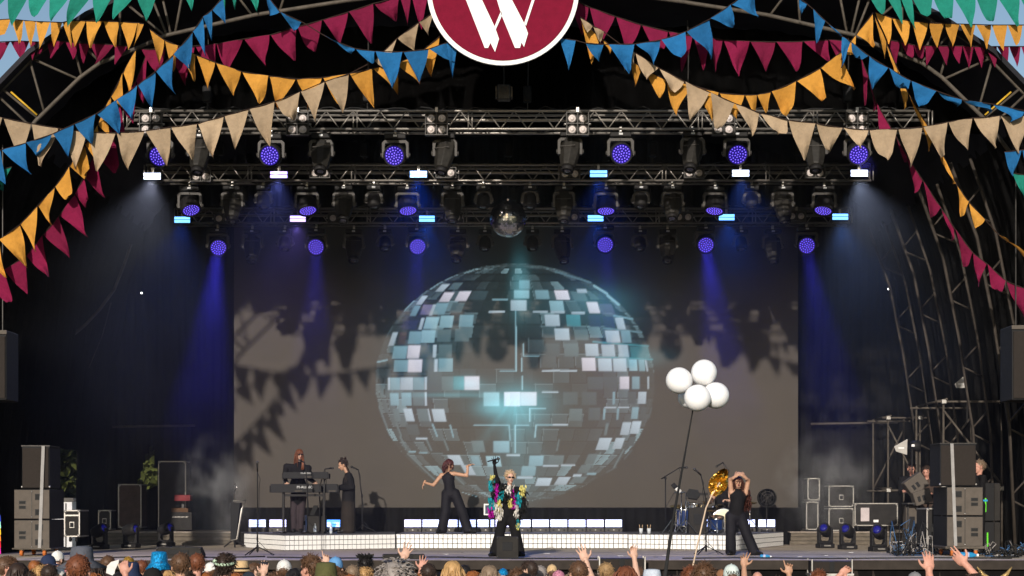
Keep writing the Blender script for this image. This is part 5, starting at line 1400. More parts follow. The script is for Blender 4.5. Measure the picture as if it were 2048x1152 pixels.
MB().box(W(1826, 891, 33.45), (.06, .02, .05)).build('label_plate', M_white, t)
for k, (px, py, a, s_) in enumerate(((1834, 968, .62, .42), (1846, 994, .3, .36))):
    Y = 33.2 - .1 * k; c_ = W(px, py, Y)
    t = thing('stacked_monitor', ['upper tilted grey monitor wedge in the pile on the right', 'lower tilted grey monitor wedge in the pile on the right'][k], 'speaker', c_, group='tilted monitors on the right')
    mx = Matrix.Rotation(-a, 4, 'Y')
    MB().box((0, .15, 0), (s_, .3, s_ * .8), 0, mx).build('cabinet', M_cab, t, local=True, bevel=.02)
    for q in (-.05, .05): MB().box((-s_ * .1 + q, -.004, -.02), (.06, .012, .11), 0, mx).build('port_shade_block', M_rubber, t, local=True, bevel=.004)  # black blocks colour in the shade inside the port openings
o = wedge('grey speaker standing under the tilted wedges on the right', 1812, 1836, 1010, 1056, 33.4, DECK + .0, .35, m_=M_cab)
b = MB()
for px in (1816, 1856): b.tube((W(px, 0, 33.3).x, 33.35, DECK), W(px, 1008, 33.35), .02, n=6)
t = thing('equipment_shelf', 'steel frame shelf carrying the tilted wedges', 'shelf', W(1836, 1056, 33.4)); b.build('shelf_leg', M_darksteel, t)
MB().box(W(1836, 1007, 33.4), (.55, .5, .03)).build('shelf_board', M_darksteel, t)
for k in range(2):
    Y = 31.2; a = [(1967, 966, 1042), (1967, 1044, 1102)][k]
    t = thing('dark_cabinet', ['upper dark cabinet with a green tape behind the right subwoofers', 'lower dark cabinet with a green tape behind the right subwoofers'][k], 'cabinet', W(1982, a[2], Y), group='dark cabinets behind the subwoofers')
    c_ = W(1978, (a[1] + a[2]) / 2, Y)
    MB().box(c_ + Vector((0, .4, 0)), (M(44, Y), .8, M(a[2] - a[1], Y))).build('cabinet', M_black, t, bevel=.01)
    MB().box(W(1994, (a[1] + a[2]) / 2, Y - .01), (M(11, Y), .03, M(a[2] - a[1] - 2, Y))).build('side_strip', M_case, t)
    MB().box(W(1971 + 4 * k, (a[1] + a[2]) / 2 + 6, Y - .015), (.028, .01, M(28, Y))).build('green_tape', mat('green tape', (.12, .6, .03), .5, emit=(.1, .6, .02), estr=.0, var=0), t)
    if k == 0: MB().box(W(1970, 1001, Y - .02), (.1, .01, .035)).build('blue_tape', mat('blue tape', (.02, .25, .5), .5, var=0), t)
r3 = random.Random(4)
def tangle(label, x0, x1, y0, y1, Ya, Yb, n, seed, hmax):
    r = random.Random(seed); b = MB()
    for k in range(n):
        Y = r.uniform(Ya, Yb); p_ = Vector((W(r.uniform(x0, x1), 0, Y).x, Y, DECK + .01)); pts = [p_.copy()]
        hh = hmax * r.random() ** 2
        for j in range(9):
            p_ = p_ + Vector((r.gauss(0, .12), r.gauss(0, .1), 0)); p_.z = DECK + .012 + hh * abs(math.sin(j * .9 + k)) * r.random()
            p_.x = min(max(p_.x, W(x0, 0, Y).x), W(x1, 0, Y).x)
            pts.append(p_.copy())
        b.path(smooth_pts(pts, 2), .009, 5, mi=0 if r.random() < .62 else (1 if r.random() < .7 else 2))
    o = b.build('cable_tangle', [M_rubber, mat('pale cable', (.3, .28, .26), .5, var=.1), mat('blue cable', (.05, .12, .25), .5, var=.1)], smooth=True)
    tag(o, label, 'cables', kind='stuff')
tangle('tangle of black and grey cables heaped left of the right subwoofers', 1788, 1866, 0, 0, 30.0, 33.4, 75, 1, .75)
tangle('loose cables on the deck at the far right edge', 1975, 2048, 0, 0, 29.4, 33.0, 45, 2, .35)
tangle('loose black cables along the left riser top', 560, 720, 0, 0, 35.4, 35.9, 1, 3, .0)
# hanging cables at the left
for k, (pts, lb) in enumerate(((run(186, 400, 180, 470, 160, 545, 140, 590, 112, 630, 82, 648, 60, 646), 'upper black cable loop hanging along the left wall'), (run(262, 488, 248, 530, 228, 580, 200, 618, 170, 650, 140, 675, 112, 681, 80, 670), 'lower black cable loop hanging along the left wall'), (run(222, 605, 205, 670, 178, 735), 'thin slack line on the left wall'))):
    o = MB().path(smooth_pts([W(x, y, 37.5) for x, y in pts], 3), .035 if k < 2 else .012, 6).build('hanging_cable', mat('dusty cable', (.07, .06, .05), .6, var=.6, scale=3), smooth=True); tag(o, lb, 'cable', 'cables hanging on the left wall')
# work light specks
for (x, y, Y, lb) in ((283, 586, 40.9, 'tiny bright lamp on the left black wall'), (1777, 578, 40.9, 'tiny bright lamp on the right black wall')):
    t = thing('work_lamp', lb, 'lamp', W(x, y, Y), group='tiny work lamps')
    MB().ball(W(x, y, Y), .025, 8, 6).build('bulb', mat('work bulb', (.9, .9, .9), .3, emit=(1, .98, .92), estr=4, var=0), t); MB().box(W(x, y, Y) + Vector((0, .05, .02)), (.06, .06, .06)).build('housing', M_fix, t)
# ------------------------------------------------------------------ balloons and gold leaf held up from the crowd
t = thing('balloon_bunch', 'bunch of five white balloons on a long black pole above the crowd', 'balloons', W(1326, 1180, 15.6))
M_ball = mat('white balloon', (.84, .84, .84), .3, var=.0, spec=.4)
M_ball.node_tree.nodes['Principled BSDF'].inputs['Subsurface Weight'].default_value = .8
M_ball.node_tree.nodes['Principled BSDF'].inputs['Subsurface Radius'].default_value = (.25, .24, .23)
for (x, y, r_, Y) in ((1358, 761, 26.5, 18.0), (1408, 745, 26, 18.1), (1395, 796, 27, 17.85), (1432, 791, 26.5, 18.05), (1378, 795, 22, 18.35)):
    c_ = W(x, y, Y); R_ = M(r_, Y); tie = W(1391, 792, 18.15)
    d = (tie - c_).normalized()
    x_, y_, z_ = frame_of(-d)
    mx = Matrix.Translation(c_) @ Matrix(((x_.x, y_.x, z_.x), (x_.y, y_.y, z_.y), (x_.z, y_.z, z_.z))).to_4x4()
    prof = [(.004, -R_ * 1.22), (R_ * .09, -R_ * 1.2), (R_ * .05, -R_ * 1.13), (R_ * .14, -R_ * 1.06)] + [(R_ * math.cos(a), R_ * math.sin(a) * (1.0 if a > 0 else 1.07)) for a in np.linspace(-1.32, 1.54, 16)]
    MB().lathe(prof, 26, 0, mx).build('balloon', M_ball, t, smooth=True)
MB().path([W(1388, 800, 18.1), W(1385, 824, 18.0), W(1366, 930, 17.3), W(1345, 1045, 16.5), W(1326, 1180, 15.6)], [.008, .008, .011, .015, .019], 8).build('pole', M_rubber, t, smooth=True)
t = thing('gold_leaf', 'crinkled gold foil leaf on a thin stick above the crowd', 'gold leaf', W(1378, 1180, 18.0))
M_gold = mat('gold foil', (.62, .40, .09), .28, 1.0, var=.35, scale=14, bump=.6, bscale=30)
Y = 18.4; gl = random.Random(9); NV, NU = 14, 9; vs, fs = [], []
tip, bas = W(1450, 938, Y), W(1424, 990, Y); ax = tip - bas; sd = Vector((ax.z, 0, -ax.x)).normalized()
for j in range(NV):
    v = j / (NV - 1); wd = M(20, Y) * math.sin(PI * min(1, v * .92 + .06)) ** .7 * (1 - .25 * v) + .004
    for i in range(NU):
        u = i / (NU - 1) * 2 - 1
        vs.append(bas + ax * v + sd * u * wd + Vector((0, -.05 * abs(u) + gl.gauss(0, .012) + .03 * math.sin(v * 14 + abs(u) * 4), gl.gauss(0, .004))))
for j in range(NV - 1):
    for i in range(NU - 1): a = j * NU + i; fs.append((a, a + 1, a + NU + 1, a + NU))
MB().add(vs, fs).build('leaf_blade', M_gold, t)
MB().tube(bas - ax * .05, bas + ax * .8 + Vector((0, -.03, 0)), .006, .002, n=6).build('midrib', M_gold, t)
M_stick = mat('pale stick', (.55, .42, .30), .5, var=.2)
MB().path([W(1440, 965, 18.38), W(1424, 990, 18.4), W(1412, 1016, 18.4), W(1404, 1050, 18.35), W(1395, 1090, 18.3), W(1384, 1140, 18.2), W(1372, 1200, 18.0)], .009, 8).build('stick', M_stick, t, smooth=True)

# rainbow cloth at the far left edge, bits of tape and a few cables on the deck
t = thing('rainbow_flag', 'narrow rainbow coloured cloth hanging at the far left edge', 'flag', W(-4, 1100, 27.5))
for k, c_ in enumerate(((.02, .05, .4), (.3, .7, .6), (.75, .6, .03), (.7, .25, .02), (.6, .02, .03), (.55, .02, .3))):
    MB().add([W(-14, 1030 + k * 13, 27.5), W(1, 1030 + k * 13, 27.5 + .05 * (k % 2)), W(2, 1043 + k * 13, 27.5 + .05 * ((k + 1) % 2)), W(-14, 1043 + k * 13, 27.5)], [(0, 1, 2, 3)]).build('colour_band', mat('band %d' % k, c_, .8, var=.1), t)
MB().tube(W(-14, 1020, 27.52), W(-14, 1180, 27.52), .012, n=6).build('pole', M_fix, t)
tm = random.Random(8)
for k in range(16):
    px, Y = tm.choice((tm.uniform(560, 960), tm.uniform(1080, 1480), tm.uniform(1580, 1780))), tm.uniform(28.4, 32.5)
    o = MB().box((W(px, 0, Y).x, Y, DECK + .006), (tm.uniform(.05, .14), tm.uniform(.03, .06), .004)).build('tape_mark', M_white if k % 3 else mat('black tape', (.02, .02, .02), .5), None)
    o['kind'] = 'structure'
for k, (pts, lb) in enumerate(((((-4.4, 29.2), (-3, 28.7), (-1.4, 29.3), (.2, 28.5), (1.6, 28.6)), 'thin black cable lying across the front deck left of the singer'), (((3.0, 28.6), (4.2, 28.9), (5.6, 28.5), (7.6, 28.9), (8.8, 28.6)), 'thin black cable lying along the front edge on the right'), (((-7.5, 28.8), (-6.4, 29.6), (-5.2, 29.0), (-4.5, 29.6)), 'thin black cable lying near the front left wedge'))):
    o = MB().path(smooth_pts([Vector((x, y, DECK + .014)) for x, y in pts], 3), .012, 5).build('deck_cable', M_rubber, smooth=True); tag(o, lb, 'cable', 'cables on the deck')
# ------------------------------------------------------------------ people: shapes fused into one continuous skin
TMP = bpy.data.scenes.new('fuse')
def V3(*a): return Vector(a)
def cap_mesh(b, p0, p1, r0, r1, n=12):
    p0, p1 = Vector(p0), Vector(p1)
    d = p1 - p0
    if d.length < 1e-5: d = V3(0, 0, 1e-4)
    x, y, z = frame_of(d)
    rings = []
    for a in (-80, -50, -20): rings.append((p0 + z * r0 * math.sin(math.radians(a)), r0 * math.cos(math.radians(a))))
    for a in (20, 50, 80): rings.append((p1 + z * r1 * math.sin(math.radians(a)), r1 * math.cos(math.radians(a))))
    vs = [c + x * r * math.cos(2 * PI * i / n) + y * r * math.sin(2 * PI * i / n) for c, r in rings for i in range(n)]
    fs = [(k * n + i, k * n + (i + 1) % n, (k + 1) * n + (i + 1) % n, (k + 1) * n + i) for k in range(5) for i in range(n)] + [tuple(reversed(range(n))), tuple(range(5 * n, 6 * n))]
    b.add(vs, fs)
class Fig:
    """list of capsules and ellipsoids; fuse() skins them"""
    def __init__(s): s.p = []
    def cap(s, p0, p1, r0, r1, m, g='b'): s.p.append(('c', Vector(p0), Vector(p1), r0, r1, m, g)); return s
    def ell(s, c, r, m, g='b', R=None): s.p.append(('e', Vector(c), r, R or Matrix.Identity(3), None, m, g)); return s
    def fuse(s, vox={'b': .017, 'h': .0085, 'k': .0055}, smooth={'b': 3, 'h': 2, 'k': 2}):
        V, Fc, MI = [], [], []
        for g in ('b', 'h', 'k', 'r'):
            pr = [p for p in s.p if p[6] == g]
            if not pr: continue
            b = MB()
            for p in pr:
                if p[0] == 'c': cap_mesh(b, p[1], p[2], p[3], p[4])
                else: b.ball((0, 0, 0), p[2], 14, 9, 0, Matrix.Translation(p[1]) @ p[3].to_4x4())
            if g == 'r':
                off = len(V); V += b.v; k = 0
                for p in pr:
                    nf = 14 * 7 + 28 if p[0] == 'e' else 5 * 12 + 2
                    MI += [p[5]] * nf
                Fc += [tuple(i + off for i in f) for f in b.f]
                continue
            me = b.mesh('tmp', [M_black])
            o = bpy.data.objects.new('tmp', me); TMP.collection.objects.link(o)
            m = o.modifiers.new('r', 'REMESH'); m.mode = 'VOXEL'; m.voxel_size = vox[g]
            m2 = o.modifiers.new('s', 'SMOOTH'); m2.factor = .5; m2.iterations = smooth[g]
            with bpy.context.temp_override(scene=TMP, view_layer=TMP.view_layers[0]):
                dg = bpy.context.evaluated_depsgraph_get()
            dg.update()
            ev = o.evaluated_get(dg); m3 = ev.to_mesh()
            nv = len(m3.vertices); co = np.zeros(nv * 3, np.float32); m3.vertices.foreach_get('co', co); co = co.reshape(-1, 3)
            pol = [tuple(q.vertices) for q in m3.polygons]
            ev.to_mesh_clear()
            bpy.data.objects.remove(o); bpy.data.meshes.remove(me)
            cen = np.array([co[list(q)].mean(0) for q in pol]) if pol else np.zeros((0, 3))
            best = np.full(len(cen), 1e9); mi = np.zeros(len(cen), int)
            for p in pr:
                if p[0] == 'c':
                    a, c = np.array(p[1]), np.array(p[2]); d = c - a; L = max((d ** 2).sum(), 1e-9)
                    t = np.clip(((cen - a) @ d) / L, 0, 1)
                    dist = np.linalg.norm(cen - a - t[:, None] * d, axis=1) - (p[3] + (p[4] - p[3]) * t)
                else:
                    q = (cen - np.array(p[1])) @ np.array(p[3])
                    r = np.array(p[2]); dist = (np.linalg.norm(q / r, axis=1) - 1) * r.min()
                w = dist < best; best[w] = dist[w]; mi[w] = p[5]
            off = len(V); V += [tuple(float(x) for x in q) for q in co]; Fc += [tuple(i + off for i in q) for q in pol]; MI += mi.tolist()
        return V, Fc, MI
    def mesh(s, name, mats, off=(0, 0, 0), **k):
        V, Fc, MI = s.fuse(**k)
        me = bpy.data.meshes.new(name)
        me.from_pydata([(x - off[0], y - off[1], z - off[2]) for x, y, z in V], [], Fc)
        for m in mats: me.materials.append(m)
        me.polygons.foreach_set('material_index', MI)
        me.polygons.foreach_set('use_smooth', [True] * len(Fc))
        return me
def basis(f, u=V3(0, 0, 1)):
    """columns: right, forward, up"""
    f = Vector(f).normalized(); r = f.cross(Vector(u)).normalized(); u = r.cross(f).normalized()
    return Matrix(((r.x, f.x, u.x), (r.y, f.y, u.y), (r.z, f.z, u.z)))
# material slots used by every figure: 0 skin 1 top 2 legs 3 shoes 4 lips 5 eyes
def skinm(n, c): return mat('skin ' + n, c, .55, var=.08, scale=25, spec=.35)
SK_PALE, SK_TAN, SK_BROWN, SK_ROSY = skinm('pale', (.55, .34, .25)), skinm('tan', (.42, .235, .15)), skinm('brown', (.27, .135, .085)), skinm('rosy', (.52, .26, .19))
M_lip, M_eye = mat('lips', (.33, .09, .08), .5, var=0), mat('eye dark', (.015, .012, .01), .3, var=0)
M_bcl = mat('matt black clothing', (.0075, .007, .008), .9, var=.3, scale=5, bump=.4, bscale=9)
M_bsilk = mat('black satin clothing', (.009, .0085, .012), .75, var=.3, scale=4, bump=.5, bscale=7)
M_shoe = mat('black shoe', (.012, .012, .012), .4, var=.2)
def head(fg, c, f, u=V3(0, 0, 1), s=1.0, neck=None, g='h'):
    B = basis(f, u)
    P = lambda x, y, z: Vector(c) + B @ V3(x * s, y * s, z * s)
    R = lambda *r: tuple(q * s for q in r)
    fg.ell(P(0, -.008, .032), R(.074, .094, .086), 0, g, B); fg.ell(P(0, .028, -.035), R(.058, .064, .082), 0, g, B); fg.ell(P(0, .058, -.092), R(.03, .026, .024), 0, g, B)
    fg.ell(P(0, .07, .028), R(.05, .02, .016), 0, g, B)
    fg.cap(P(0, .088, .006), P(0, .108, -.032), .010 * s, .015 * s, 0, g)
    for k in (-1, 1):
        fg.ell(P(k * .079, -.010, -.010), R(.012, .022, .034), 0, g, B)
        fg.ell(P(k * .034, .066, -.028), R(.022, .018, .02), 0, g, B)
        fg.ell(P(k * .029, .080, .006), R(.0135, .008, .0075), 5, 'r', B)
    fg.ell(P(0, .090, -.062), R(.024, .009, .009), 4, 'r', B)
    if neck is not None: fg.cap(neck, P(0, -.02, -.06), .054 * s, .05 * s, 0, g)
    return B
def hand(fg, w, d, n, m=0, s=1.0, curl=(.3, .3, .35, .4), spread=.12, thumb=.8, side=1, g='k', ext=None):
    """w wrist, d towards the fingers, n out of the palm; side +1 puts the thumb along d x n"""
    d = Vector(d).normalized(); n = (Vector(n) - d * Vector(n).dot(d)).normalized(); x = d.cross(n).normalized() * side
    w = Vector(w)
    R = Matrix(((x.x, d.x, n.x), (x.y, d.y, n.y), (x.z, d.z, n.z)))
    fg.ell(w + d * .048 * s, (.042 * s, .054 * s, .017 * s), m, g, R)
    fg.cap(w - d * .03 * s, w + d * .02 * s, .027 * s, .028 * s, m, g)
    for i, (o, L) in enumerate(((.031, .072), (.011, .080), (-.010, .074), (-.030, .058))):
        c = curl[i]
        base = w + (d * (.088 - .004 * abs(i - 1)) + x * o) * s
        dd = (d + x * spread * (1.2 - i * .8)).normalized()
        a1, a2, a3 = c * .8, c * 1.9, c * 2.7
        p = base; r = .0092
        for k, (a, q) in enumerate(((a1, .45), (a2, .32), (a3, .23))):
            v = (dd * math.cos(a) + n * math.sin(a)).normalized()
            p2 = p + v * L * q * s
            fg.cap(p, p2, (r - k * .0009) * s, (r - (k + 1) * .0009) * s, m, g); p = p2
    tb = w + (d * .03 + x * .034 + n * .004) * s
    v1 = (d * .55 + x * thumb + n * .25).normalized(); p2 = tb + v1 * .038 * s
    v2 = (d * .85 + x * thumb * .5 + n * .3).normalized(); p3 = p2 + v2 * .032 * s
    fg.cap(tb, p2, .012 * s, .0105 * s, m, g); fg.cap(p2, p3, .0105 * s, .0085 * s, m, g)
HAIRM = {}
def hairm(n, c):
    return mat('hair ' + n, c, .55, var=.35, scale=18, spec=.4, stretch=(1, 1, .25))
H_BROWN, H_DARK, H_RED, H_BLOND, H_GREY, H_AUB, H_BLACK, H_ASH, H_GINGER = (hairm(*q) for q in (('brown', (.09, .045, .022)), ('dark brown', (.03, .017, .011)), ('red brown', (.14, .045, .018)), ('blond', (.42, .25, .10)), ('grey', (.25, .22, .2)), ('auburn', (.06, .012, .014)), ('black', (.010, .008, .008)), ('ash', (.2, .14, .09)), ('ginger', (.24, .08, .02))))
def strands(c, f, n=220, L=.05, grav=.2, noise=.25, seed=1, s=1.0, r=.0075, lift=.35, curl=0.0, top=1.0, back=-.09, u=V3(0, 0, 1), segs=5, front=.045, b=None, shell=True, sides=4):
    """hair rooted on the skull at c facing f; every strand tapers"""
    rg = random.Random(seed); B = basis(f, u); b = b or MB()
    ax = V3(.080, .100, .093) * s; cc = V3(0, -.010, .034) * s
    if shell:
        sb = MB().ball((0, 0, 0), (ax.x, ax.y * .98, ax.z), 20, 14)
        so = cc + V3(0, -.014, .004) * s
        keep = []
        for fc in sb.f:
            q = sum((Vector(sb.v[i]) for i in fc), Vector()) / len(fc) + so
            y_, z_ = q.y / s, q.z / s
            if z_ > (.07 if y_ > .03 else (.028 if y_ > -.045 else -.075)): keep.append(fc)
        b.add([Vector(c) + B @ (Vector(v) + so) for v in sb.v], keep)
    k = 0
    while k < n:
        d = V3(rg.gauss(0, 1), rg.gauss(0, 1), rg.gauss(0, 1)).normalized()
        p = V3(d.x * ax.x, d.y * ax.y, d.z * ax.z) + cc
        if p.y > front * s and p.z < .075 * s: continue
        if p.z < back * s or (p.z < .02 * s and p.y > -.045 * s and (L < .15 or p.y > .0)): continue
        k += 1
        nm = V3(d.x / ax.x, d.y / ax.y, d.z / ax.z).normalized()
        flow = V3(nm.x * .4, -.5 + nm.y, .1)
        v = (nm * lift + V3(rg.gauss(0, noise), rg.gauss(0, noise) - .2, rg.gauss(0, noise))).normalized()
        ln = L * rg.uniform(.65, 1.2) * s
        pts = [p * .97]; st = ln / segs
        ph = rg.uniform(0, 6.3)
        for q in range(segs):
            v = (v + V3(0, 0, -grav) + V3(rg.gauss(0, noise), rg.gauss(0, noise), rg.gauss(0, noise)) * .35).normalized()
            pn = pts[-1] + v * st
            if curl: pn = pn + V3(math.cos(ph + q * 1.9), math.sin(ph + q * 1.9), 0) * curl * s
            e = V3((pn.x - cc.x) / ax.x, (pn.y - cc.y) / ax.y, (pn.z - cc.z) / ax.z)
            lim = 1.03
            if e.length < lim and e.length > 1e-4:
                e = e.normalized() * lim; pn = V3(e.x * ax.x, e.y * ax.y, e.z * ax.z) + cc
            if pn.z < cc.z - .02 * s and abs(pn.x) < .062 * s and pn.y > -.03 * s and pn.y < .09 * s:   # keep off the face and neck
                pn.x = math.copysign(.066 * s, pn.x if abs(pn.x) > 1e-4 else 1)
            pts.append(pn)
        rs = [r * s * (1 - .75 * (q / segs)) for q in range(segs + 1)]
        b.path([Vector(c) + B @ q for q in pts], rs, sides)
    return b
def figure(name, label, fg, base, mats, off=None, cat='person', group=None):
    base = Vector(base)
    me = fg.mesh('body', mats, base)
    o = put(name, me, None, loc=base)
    return tag(o, label, cat, group)
def child(mb, name, m, par, smooth=True):
    return mb.build(name, m, par, smooth=smooth)
def glasses(c, f, par, s=1.0, u=V3(0, 0, 1)):
    B = basis(f, u); b = MB(); P = lambda x, y, z: Vector(c) + B @ V3(x * s, y * s, z * s)
    for k in (-1, 1):
        b.ball((0, 0, 0), (.028 * s, .008 * s, .019 * s), 12, 8, 0, Matrix.Translation(P(k * .032, .098, .006)) @ B.to_4x4())
        b.tube(P(k * .06, .088, .012), P(k * .079, -.01, .01), .004 * s, n=5)
    b.tube(P(-.012, .102, .012), P(.012, .102, .012), .004 * s, n=5)
    child(b, 'sunglasses', mat('dark glasses', (.01, .01, .01), .15, var=0), par)
def limb(fg, pts, rs, m, g='b'):
    for i in range(len(pts) - 1): fg.cap(pts[i], pts[i + 1], rs[i], rs[i + 1], m, g)
def shoe(fg, a, d, s=1.0):
    d = Vector((d[0], d[1], 0)).normalized(); a = Vector(a)
    fg.cap(a + V3(0, 0, -.02), a + d * .15 * s + V3(0, 0, -.045), .042 * s, .035 * s, 3)
def at(px, py, Y, dy=0.0): return W(px, py, Y) + V3(0, dy, 0)

# ---- keyboard player with long hair
Y = 36.45; fz = RIS
f = Fig(); hd = at(599, 909.5, Y, -.02); ff = V3(.45, -1, -.05)
nk = at(597, 926, Y)
head(f, hd, ff, neck=nk, s=.98)
sl, sr = at(573, 933, Y), at(617, 936, Y)
f.ell(at(596, 945, Y), (.20, .12, .22), 1); f.ell(at(596, 970, Y), (.19, .125, .20), 1); f.cap(sl, sr, .075, .075, 1); f.cap(at(597, 930, Y), at(597, 945, Y), .09, .13, 1)
f.cap(at(597, 968, Y), at(597, 996, Y), .17, .165, 1)
limb(f, [sl, at(570, 955, Y, -.1), at(578, 966, Y, -.33)], [.075, .06, .042], 1); limb(f, [sr, at(620, 957, Y, -.1), at(634, 966, Y, -.33)], [.075, .06, .042], 1)
for (a, k_, h_) in (((588, 1066), (588, 1028), (589, 992)), ((601, 1066), (603, 1026), (605, 992))):
    limb(f, [at(*h_, Y), at(*k_, Y, -.02), at(a[0], a[1] - 7, Y)], [.105, .085, .07], 2)
    shoe(f, (W(a[0], 0, Y).x, Y, fz + .09), (.1, -1))
hand(f, at(578, 966, Y, -.34), (.3, -.8, -.3), (0, .2, -1), curl=(.45, .45, .5, .5), side=-1); hand(f, at(635, 966, Y, -.34), (-.2, -.8, -.3), (0, .2, -1), curl=(.45,) * 4)
pers = figure('person', 'person with long brown hair and sunglasses in a black jacket behind two keyboards', f, (W(596, 0, Y).x, Y, fz), [SK_PALE, M_bcl, mat('dark plum trousers', (.035, .026, .03), .8, var=.2), M_shoe, M_lip, M_eye], group='performers')
b = strands(hd, ff, 200, .34, 1.3, .10, 3, .98, .010, .02, segs=9)
child(b, 'hair', H_RED, pers); glasses(hd, ff, pers)
b = MB()
for k in range(14): b.path([hd + V3(.06 + .01 * (k % 4), -.05 + .01 * k, -.02), at(606 + k % 5, 925, Y, -.13), at(604 + k % 7, 940, Y, -.16)], [.01, .009, .003], 4)
child(b, 'hair_lock', H_RED, pers)
# ---- robed keyboard player
Y = 36.6
f = Fig(); hd = at(685, 930, Y); ff = V3(-1, -.35, -.45)
head(f, hd, ff, neck=at(694, 944, Y), s=.96)
f.cap(at(697, 952, Y, -.09), at(697, 952, Y, .12), .09, .09, 1); f.ell(at(697, 965, Y), (.14, .18, .20), 1)
f.cap(at(698, 975, Y), at(697, 1000, Y), .15, .165, 1); f.cap(at(697, 1000, Y), at(696, 1056, Y), .16, .185, 2); f.cap(at(684, 1061, Y), at(708, 1061, Y), .05, .05, 2)
limb(f, [at(699, 952, Y, -.13), at(705, 974, Y, -.18), at(682, 976, Y, -.22)], [.085, .085, .062], 1); limb(f, [at(696, 952, Y, .13), at(698, 972, Y, .17), at(680, 974, Y, .1)], [.085, .08, .06], 1)
hand(f, at(680, 975.5, Y, -.22), (-1, 0, -.1), (0, 0, -1), curl=(.5,) * 4, side=-1); hand(f, at(679, 974, Y, .1), (-1, 0, -.1), (0, 0, -1), curl=(.5,) * 4)
shoe(f, (W(690, 0, Y).x, Y - .1, fz + .07), (-1, -.2)); shoe(f, (W(698, 0, Y).x, Y + .1, fz + .07), (-1, -.2))
pers = figure('person', 'person in a long black robe with tied up hair playing a small keyboard', f, (W(697, 0, Y).x, Y, fz), [SK_TAN, M_bcl, mat('brown black robe', (.022, .017, .014), .85, var=.3, scale=4, bump=.5, bscale=8), M_shoe, M_lip, M_eye], group='performers')
b = strands(hd, ff, 170, .06, .1, .1, 5, .96, .008, .2); 
for k in range(22):
    a = rnd.uniform(-.05, .05); b.path([hd + V3(.05, a, .05), at(697 + k % 3, 944, Y, a * 2), at(696 - k % 9, 958 + k % 4 * 3, Y, a * 3 - .1)], [.012, .01, .004], 5)
for k in range(14): q = rnd.uniform(0, 6.3); b.path([hd + V3(.02, 0, .11), hd + V3(.02 + .06 * math.cos(q), .05 * math.sin(q), .15 + .03 * math.sin(k)), hd + V3(.02 + .07 * math.cos(q + .8), .07 * math.sin(q + .8), .13 + .02 * math.cos(k))], [.016, .014, .005], 5)
child(b, 'hair', H_DARK, pers)
# ---- dancer on the middle riser
Y = 36.5
f = Fig(); hd = at(898.5, 929.5, Y); ff = V3(.9, -.45, -.15)
head(f, hd, ff, neck=at(895, 944, Y), s=.97, u=V3(.12, 0, 1))
sl, sr = at(883, 950, Y, .02), at(908, 947, Y, -.02)
f.cap(sl, sr, .052, .052, 0); f.ell(at(897, 957, Y), (.145, .10, .15), 1); f.cap(at(896, 946, Y), at(897, 956, Y), .055, .11, 1); f.cap(at(898, 962, Y), at(900, 982, Y), .128, .135, 1)
f.ell(at(901, 988, Y), (.165, .13, .12), 2)
limb(f, [sl, at(867, 970.5, Y, .0), at(849, 965, Y, -.05)], [.052, .042, .028], 0); limb(f, [sr, at(934, 951.5, Y, -.05), at(936, 932, Y, -.05)], [.052, .042, .028], 0)
hand(f, at(849, 965, Y, -.05), (-.45, -.2, -1), (.8, 0, -.3), curl=(.25, .3, .35, .4), side=1); hand(f, at(936, 932, Y, -.05), (1, -.2, .45), (.2, 0, -1), curl=(.25, .3, .3, .3), side=-1)
limb(f, [at(893, 988, Y), at(891, 1024, Y, -.03), at(884.5, 1058, Y)], [.125, .115, .125], 2); limb(f, [at(910, 988, Y), at(925, 1026, Y, -.05), at(935, 1058, Y, -.05)], [.13, .12, .125], 2)
shoe(f, (W(883, 0, Y).x, Y - .04, fz + .08), (-.6, -1), 1.15); shoe(f, (W(938, 0, Y).x, Y - .1, fz + .08), (1, -.6), 1.15)
pers = figure('person', 'dancer in black sleeveless top and wide trousers, arms bent out, on the middle riser', f, (W(905, 0, Y).x, Y, fz), [SK_TAN, M_bsilk, M_bsilk, M_shoe, M_lip, M_eye], group='performers')
b = strands(hd, ff, 190, .2, 1.0, .2, 8, .97, .0125, .12, u=V3(.12, 0, 1), segs=7, front=.0, curl=.004)
child(b, 'hair', H_AUB, pers)
# ---- singer
Y = 30.0; fz = DECK
f = Fig(); hd = at(1020.5, 955, Y); ff = V3(.22, -1, -.05)
head(f, hd, ff, neck=at(1018, 974, Y), s=.96)
sl, sr = at(1001, 977, Y), at(1036, 979, Y)
f.cap(sl, sr, .062, .062, 1); f.ell(at(1018, 992, Y), (.17, .11, .18), 1); f.cap(at(1018, 1000, Y), at(1016, 1018, Y), .135, .14, 1); f.ell(at(1016, 1026, Y), (.165, .125, .11), 2)
limb(f, [sl, at(992, 952, Y, -.06), at(989, 931, Y, -.08)], [.06, .045, .032], 1)
limb(f, [sr, at(1046, 1000, Y, -.02), at(1040, 1022, Y, -.06)], [.06, .05, .034], 1)
hand(f, at(989, 930, Y, -.08), (-.02, -.1, 1), (.2, -1, 0), m=1, curl=(.1, .08, .1, .15), spread=.35, side=1, s=1.0); hand(f, at(1039, 1023, Y, -.06), (-.3, 0, -1), (-1, 0, 0), m=1)
limb(f, [at(1009, 1026, Y), at(1001, 1060, Y, -.04), at(991, 1102, Y, -.02)], [.115, .10, .115], 2); limb(f, [at(1023, 1026, Y), at(1030, 1060, Y, -.03), at(1038, 1103, Y)], [.115, .10, .115], 2)
shoe(f, (W(988, 0, Y).x, Y - .05, fz + .08), (-.5, -1), 1.1); shoe(f, (W(1039, 0, Y).x, Y - .02, fz + .08), (.5, -1), 1.1)
